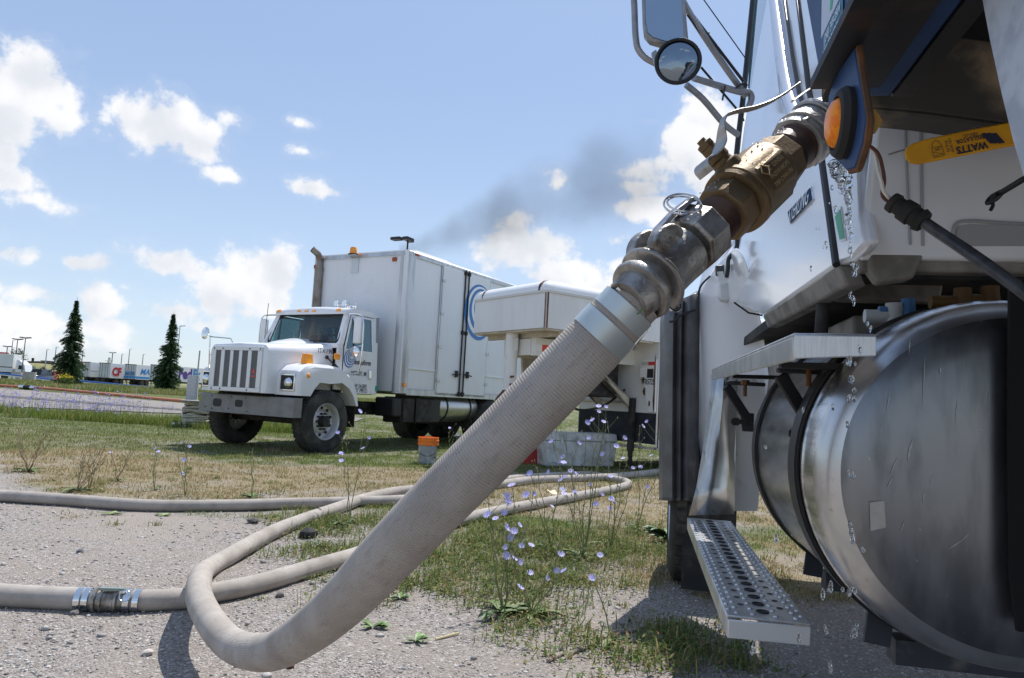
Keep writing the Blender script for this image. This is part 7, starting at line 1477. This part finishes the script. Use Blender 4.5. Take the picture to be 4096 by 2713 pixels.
# broad-leaved weeds
def dock(base, n, L0, seed, label, c=(.05, .10, .022), rise=.9):
    r = random.Random(seed); T = thing('leafy_weed', base, 0, label, 'plant', 'leafy weeds in the gravel'); m = mat('dock_leaf', c, .5, c2=tuple(v * 1.8 for v in c), scale=20)
    for k in range(n):
        a = r.uniform(0, 6.28); L = L0 * r.uniform(.5, 1.1); w = L * .16; d, e = Vector((math.cos(a), math.sin(a), 0)), Vector((-math.sin(a), math.cos(a), 0)); mb = MB(); rs = []; up = rise * r.uniform(.5, 1.2)
        for j in range(6):
            f = j / 5; cc = d * L * f * .8 + Vector((0, 0, .003 + L * up * (f - .62 * f * f))); ww = max(.0006, w * 4 * f * (1 - f) * .8 + .002 * (1 - f)); rs.append([cc + e * ww + Vector((0, 0, .35 * ww)), cc, cc - e * ww + Vector((0, 0, .35 * ww))])
        mb.loft(rs, cap=False, closed=False); mb.build('leaf', m, T)
dock(cg(2680, 2170), 30, .26, 1, 'large dark leafy weed growing against the front tyre'); dock(cg(1490, 2515), 9, .10, 2, 'small rosette weed on the gravel under the thick hose', (.09, .15, .04), .4); dock(cg(1665, 2570), 9, .085, 3, 'smallest rosette weed on the gravel, right of the other', (.10, .16, .05), .6); dock(cg(1560, 2335), 12, .11, 4, 'leafy weed close behind the thick hose', (.08, .14, .035), .5); dock(cg(1600, 2400), 8, .09, 5, 'leafy weed beside the thick hose, nearer the camera', (.09, .15, .04), .5); dock(cg(1370, 2110), 12, .15, 6, 'leafy weed at the foot of the weed by the wheel', (.06, .10, .025), .8); dock(cg(440, 2060), 8, .13, 7, 'flat leafy weed at the edge of the ground hose', (.13, .17, .05), .3); dock(cg(650, 2065), 8, .12, 8, 'flat pale weed below the ground hose', (.16, .2, .07), .25)
dock(cg(1290, 2190), 14, .13, 9, 'tangled green weed by the black stone', (.06, .1, .025), .7)
# far chicory along the road: too many to count
n = 700; x = rng.uniform(-17, -5.2, n); y = rng.uniform(17.6, 20.4, n); k_ = rng.random(n) < .15 + 1.1 * sstep(fbm(x, y, .35, 40), .5, .7); x, y = x[k_], y[k_]; z = ground_z(x, y); n = len(x); h = rng.uniform(.25, .75, n)
P = np.c_[x, y, z]; D = np.c_[rng.normal(0, .08, n), rng.normal(0, .05, n), h]; Wv = np.tile([.006, 0, 0], (n, 1)); a_ = soup('', P, D, Wv, np.tile([.17, .19, .09], (n, 1)))
k_ = np.repeat(np.arange(n), 3); m_ = len(k_); Pf = P[k_] + D[k_] * rng.uniform(.55, 1, (m_, 1)) + rng.normal(0, .05, (m_, 3)); f_ = soup('', Pf, np.c_[rng.normal(0, .022, m_), rng.normal(0, .02, m_), np.full(m_, .03)], np.c_[np.full(m_, .022), rng.normal(0, .01, (m_, 2))], np.tile([.42, .38, .78], (m_, 1)) * rng.uniform(.8, 1.15, (m_, 1)))
vs = np.concatenate([a_[0], f_[0]]); ts = np.concatenate([a_[1], f_[1] + len(a_[0])]); o = npmesh('roadside_flowers', vs, ts, M_leaf, np.concatenate([a_[2], f_[2]])); o['kind'] = 'stuff'; o['label'] = 'drift of blue roadside flowers along the road'
# ------------------------------------------------------------------ gravel
base_t = np.array([[0, 0, 1], [.89, 0, .45], [.28, .85, .45], [-.72, .53, .45], [-.72, -.53, .45], [.28, -.85, .45], [.72, .53, -.45], [-.28, .85, -.45], [-.89, 0, -.45], [-.28, -.85, -.45], [.72, -.53, -.45], [0, 0, -1]])
ico = np.array([[0, 1, 2], [0, 2, 3], [0, 3, 4], [0, 4, 5], [0, 5, 1], [1, 6, 2], [2, 7, 3], [3, 8, 4], [4, 9, 5], [5, 10, 1], [6, 7, 2], [7, 8, 3], [8, 9, 4], [9, 10, 5], [10, 6, 1], [11, 7, 6], [11, 8, 7], [11, 9, 8], [11, 10, 9], [11, 6, 10]])
def pebbles(name, x, y, r, C, label, m):
    n = len(x); sh = base_t[None] * rng.uniform(.65, 1.3, (n, 12, 1)) * r[:, None, None]; sc_ = rng.uniform(.6, 1.35, (n, 1, 3)); sc_[:, :, 2] *= .6; sh = sh * sc_
    a = rng.uniform(0, 6.28, n); ca, sa = np.cos(a)[:, None], np.sin(a)[:, None]; X = sh[:, :, 0] * ca - sh[:, :, 1] * sa; Yy = sh[:, :, 0] * sa + sh[:, :, 1] * ca
    vs = np.stack([X + x[:, None], Yy + y[:, None], sh[:, :, 2] + (ground_z(x, y) + r * .22)[:, None]], -1).reshape(-1, 3)
    o = npmesh(name, vs, (ico[None] + np.arange(n)[:, None, None] * 12).reshape(-1, 3), m, np.repeat(C, 12, 0)); o['kind'] = 'stuff'; o['label'] = label; return o
M_stone = mat_attr('gravel_stone', .9, 0, .2)
x, y = scatter(42000, 2.0, 8.5, 1.35); g, _ = cover_map(x, y); k_ = rng.random(len(x)) < (1 - .85 * g) * (.35 + 1.2 * sstep(fbm(x, y, 1.1, 61), .42, .6)); x, y = x[k_], y[k_]; r = .0022 + .0065 * rng.random(len(x)) ** 3.0 * (1 + .5 * (y > 4))
c = rng.uniform(.26, .60, (len(x), 1)) * np.array([1, .955, .915]); dk = rng.random(len(x)) < .08; c[dk] *= .5; pebbles('gravel', x, y, r, c, 'loose grey gravel of the lot', M_stone)
x, y = scatter(150, 2.1, 7, 1.2); r = rng.uniform(.008, .020, len(x)); pebbles('gravel_stones', x, y, r, rng.uniform(.2, .5, (len(x), 1)) * np.array([1, .95, .92]), 'larger loose stones among the gravel', M_stone)
def stone(px, py, r, c, label, seed, flat=.7):
    q = np.random.default_rng(seed); p = cg(px, py); mb = MB(); bmx = bmesh.new(); bmesh.ops.create_icosphere(bmx, subdivisions=2, radius=r)
    for v in bmx.verts: v.co *= q.uniform(.78, 1.18); v.co.z *= flat
    me = bpy.data.meshes.new('stone'); bmx.to_mesh(me); bmx.free(); me.materials.append(mat('stone', c, .8, c2=tuple(k * .6 for k in c), scale=30, bump=.6)); o = bpy.data.objects.new('stone', me); col.objects.link(o); o.location = (p.x, p.y, p.z + r * .4); tag(o, label, 'stone', 'stones on the gravel')
stone(1232, 2150, .062, (.022, .022, .025), 'black lump of asphalt on the ground behind the ground hose', 1, .75); stone(1010, 2092, .05, (.11, .10, .10), 'dark flat stone between the two ground hoses', 2, .4); stone(1120, 2300 + 90, .022, (.16, .15, .15), 'small dark stone right of the hose crossing', 3); stone(590, 2625, .022, (.52, .47, .43), 'pale flat pebble on the bare gravel at lower left', 4, .5); stone(1215, 2635, .018, (.17, .06, .05), 'reddish brown pebble under the sagging hose', 5); stone(1160, 2680, .016, (.13, .05, .04), 'dark red pebble at the bottom edge under the hose', 6); stone(300, 2455, .02, (.20, .19, .18), 'grey pebble just in front of the hose coupling', 7); stone(320, 2205, .022, (.18, .18, .19), 'grey stone on the gravel between the ground hoses', 8)
# litter and stems
p = cg(2200, 1985); o_ = MB(); o_.loft([[(x * .07, y * .05, .01 + .03 * abs(x) * (1 + .4 * y)) for y in (-1, 0, 1)] for x in (-1, -.4, .3, 1)], cap=False, closed=False); o = o_.build('paper_scrap', mat('paper_tan', (.72, .60, .42), .8)); o.location = p + V(0, 0, .03); o.rotation_euler = (.2, .3, .5); tag(o, 'crumpled tan paper scrap lying by the hose loop', 'paper')
for pts, lab in ((((2190, 2655), (2235, 2632), (2260, 2612), (2240, 2605)), 'short broken root piece lying on the gravel, left one'), (((2280, 2640), (2290, 2622), (2330, 2608), (2385, 2585)), 'broken root piece lying on the gravel, right one'), (((2480, 2545), (2530, 2540), (2575, 2525)), 'thin twig lying in the shade of the truck')):
    mb = MB(); mb.tube(smooth_path([cg(*q) + V(0, 0, .008) for q in pts], 4), .008, 8); o = mb.build('root_piece', mat('root_brown', (.34, .29, .25), .9, c2=(.25, .21, .18), scale=30, bump=.5)); tag(o, lab, 'twig', 'twigs on the gravel')
mb = MB(); mb.tube([cg(1742, 2560) + V(0, 0, .006), cg(1835, 2540) + V(0, 0, .008)], .005, 6); o = mb.build('straw', mat('straw', (.62, .52, .32), .8)); tag(o, 'pale straw lying on the gravel below the leafy weed', 'straw')
# orange hose along the road
oh = [gnd(px, py, .08) for px, py in ((-420, 1515), (0, 1545), (110, 1551), (230, 1560), (400, 1576), (560, 1591), (700, 1604), (800, 1613), (950, 1628))]
for p in oh: p.z = gz(p.x, p.y) + .10
OH = thing('orange_hose', oh[1], 0, 'long orange hose lying along the far side of the road', 'hose', base=oh[1]); mb = MB(); mb.tube(smooth_path(oh, 4), .06, 10); mb.build('tube', M_orangehose, OH)
p = gnd(110, 1550, .1); p.z = gz(p.x, p.y) + .10; d = (oh[3] - oh[1]).normalized(); mb = MB(); mb.cyl(p - d * .12, p + d * .12, .10); mb.build('coupling', M_black, OH)
for s in (-1, 1): mb = MB(); mb.cyl(p + d * s * .28 - d * .12, p + d * s * .28 + d * .12, .085); mb.build('band', M_chrome, OH)
# grey plank and post beside the truck bumper
p = far(776, 30); UP = thing('utility_stub', p, 0, 'grey metal stub post with thin rod behind the truck bumper', 'post'); mb = MB(); mb.box((-.24, -.05, 0), (.22, .05, 1.02)); mb.build('plate', M_galv, UP, .01); mb = MB(); mb.cyl((.17, -.09, 0), (.19, -.09, 2.05), .03); mb.build('rod', M_polel, UP)

# ------------------------------------------------------------------ dark exhaust smoke drifting from behind the box
M_smoke = bpy.data.materials.new('smoke'); M_smoke.use_nodes = True; t = M_smoke.node_tree; t.nodes.clear()
so = t.nodes.new('ShaderNodeOutputMaterial'); pv = t.nodes.new('ShaderNodeVolumePrincipled'); t.links.new(pv.outputs[0], so.inputs['Volume']); pv.inputs['Color'].default_value = (.22, .235, .245, 1)
stc = t.nodes.new('ShaderNodeTexCoord'); ssep = t.nodes.new('ShaderNodeSeparateXYZ'); t.links.new(stc.outputs['Object'], ssep.inputs[0])
sn = t.nodes.new('ShaderNodeTexNoise'); sn.inputs['Scale'].default_value = .55; sn.inputs['Detail'].default_value = 4; sn.inputs['Roughness'].default_value = .6; t.links.new(stc.outputs['Object'], sn.inputs['Vector'])
s0, s1 = at(1600, 1010, 17.2), at(2780, 640, 19.5)       # plume axis: x along, z up in its own frame
sx = ssep.outputs[0]; PLEN = (s1 - s0).length
fx = mth(t, 'DIVIDE', sx, PLEN); rad = mth(t, 'MULTIPLY_ADD', fx, 2.3); rad.node.inputs[2].default_value = .34
dv = t.nodes.new('ShaderNodeCombineXYZ'); t.links.new(mth(t, 'DIVIDE', ssep.outputs[1], rad), dv.inputs[1]); t.links.new(mth(t, 'DIVIDE', ssep.outputs[2], rad), dv.inputs[2])
ln = t.nodes.new('ShaderNodeVectorMath'); ln.operation = 'LENGTH'; t.links.new(dv.outputs[0], ln.inputs[0])
core = mth(t, 'SUBTRACT', 1.0, ln.outputs['Value'])
dn = mth(t, 'ADD', core, mth(t, 'MULTIPLY', mth(t, 'SUBTRACT', sn.outputs[0], .5), 1.9))
dn = mapr(t, dn, .12, 1.25); fall = mth(t, 'DIVIDE', .34, mth(t, 'ADD', mth(t, 'MULTIPLY', fx, 2.2), .35)); endf = mapr(t, fx, 1.0, .72)
t.links.new(mth(t, 'MULTIPLY', mth(t, 'MULTIPLY', dn, fall), mth(t, 'MULTIPLY', endf, 1.8)), pv.inputs['Density'])
mb = MB(); mb.loft([[(x, r * math.cos(a), r * math.sin(a)) for a in np.linspace(0, 2 * math.pi, 17)[:-1]] for x, r in ((0, .38), (PLEN * .25, 1.0), (PLEN * .6, 1.85), (PLEN, 2.7))])
o = mb.build('smoke_plume', M_smoke); ax = (s1 - s0).normalized(); up = (ZV - ax * ax.z).normalized(); o.matrix_world = Matrix.Translation(s0) @ Matrix((ax, up.cross(ax), up)).transposed().to_4x4(); tag(o, 'thin dark exhaust smoke drifting over the gooseneck trailer', 'smoke', kind='stuff')
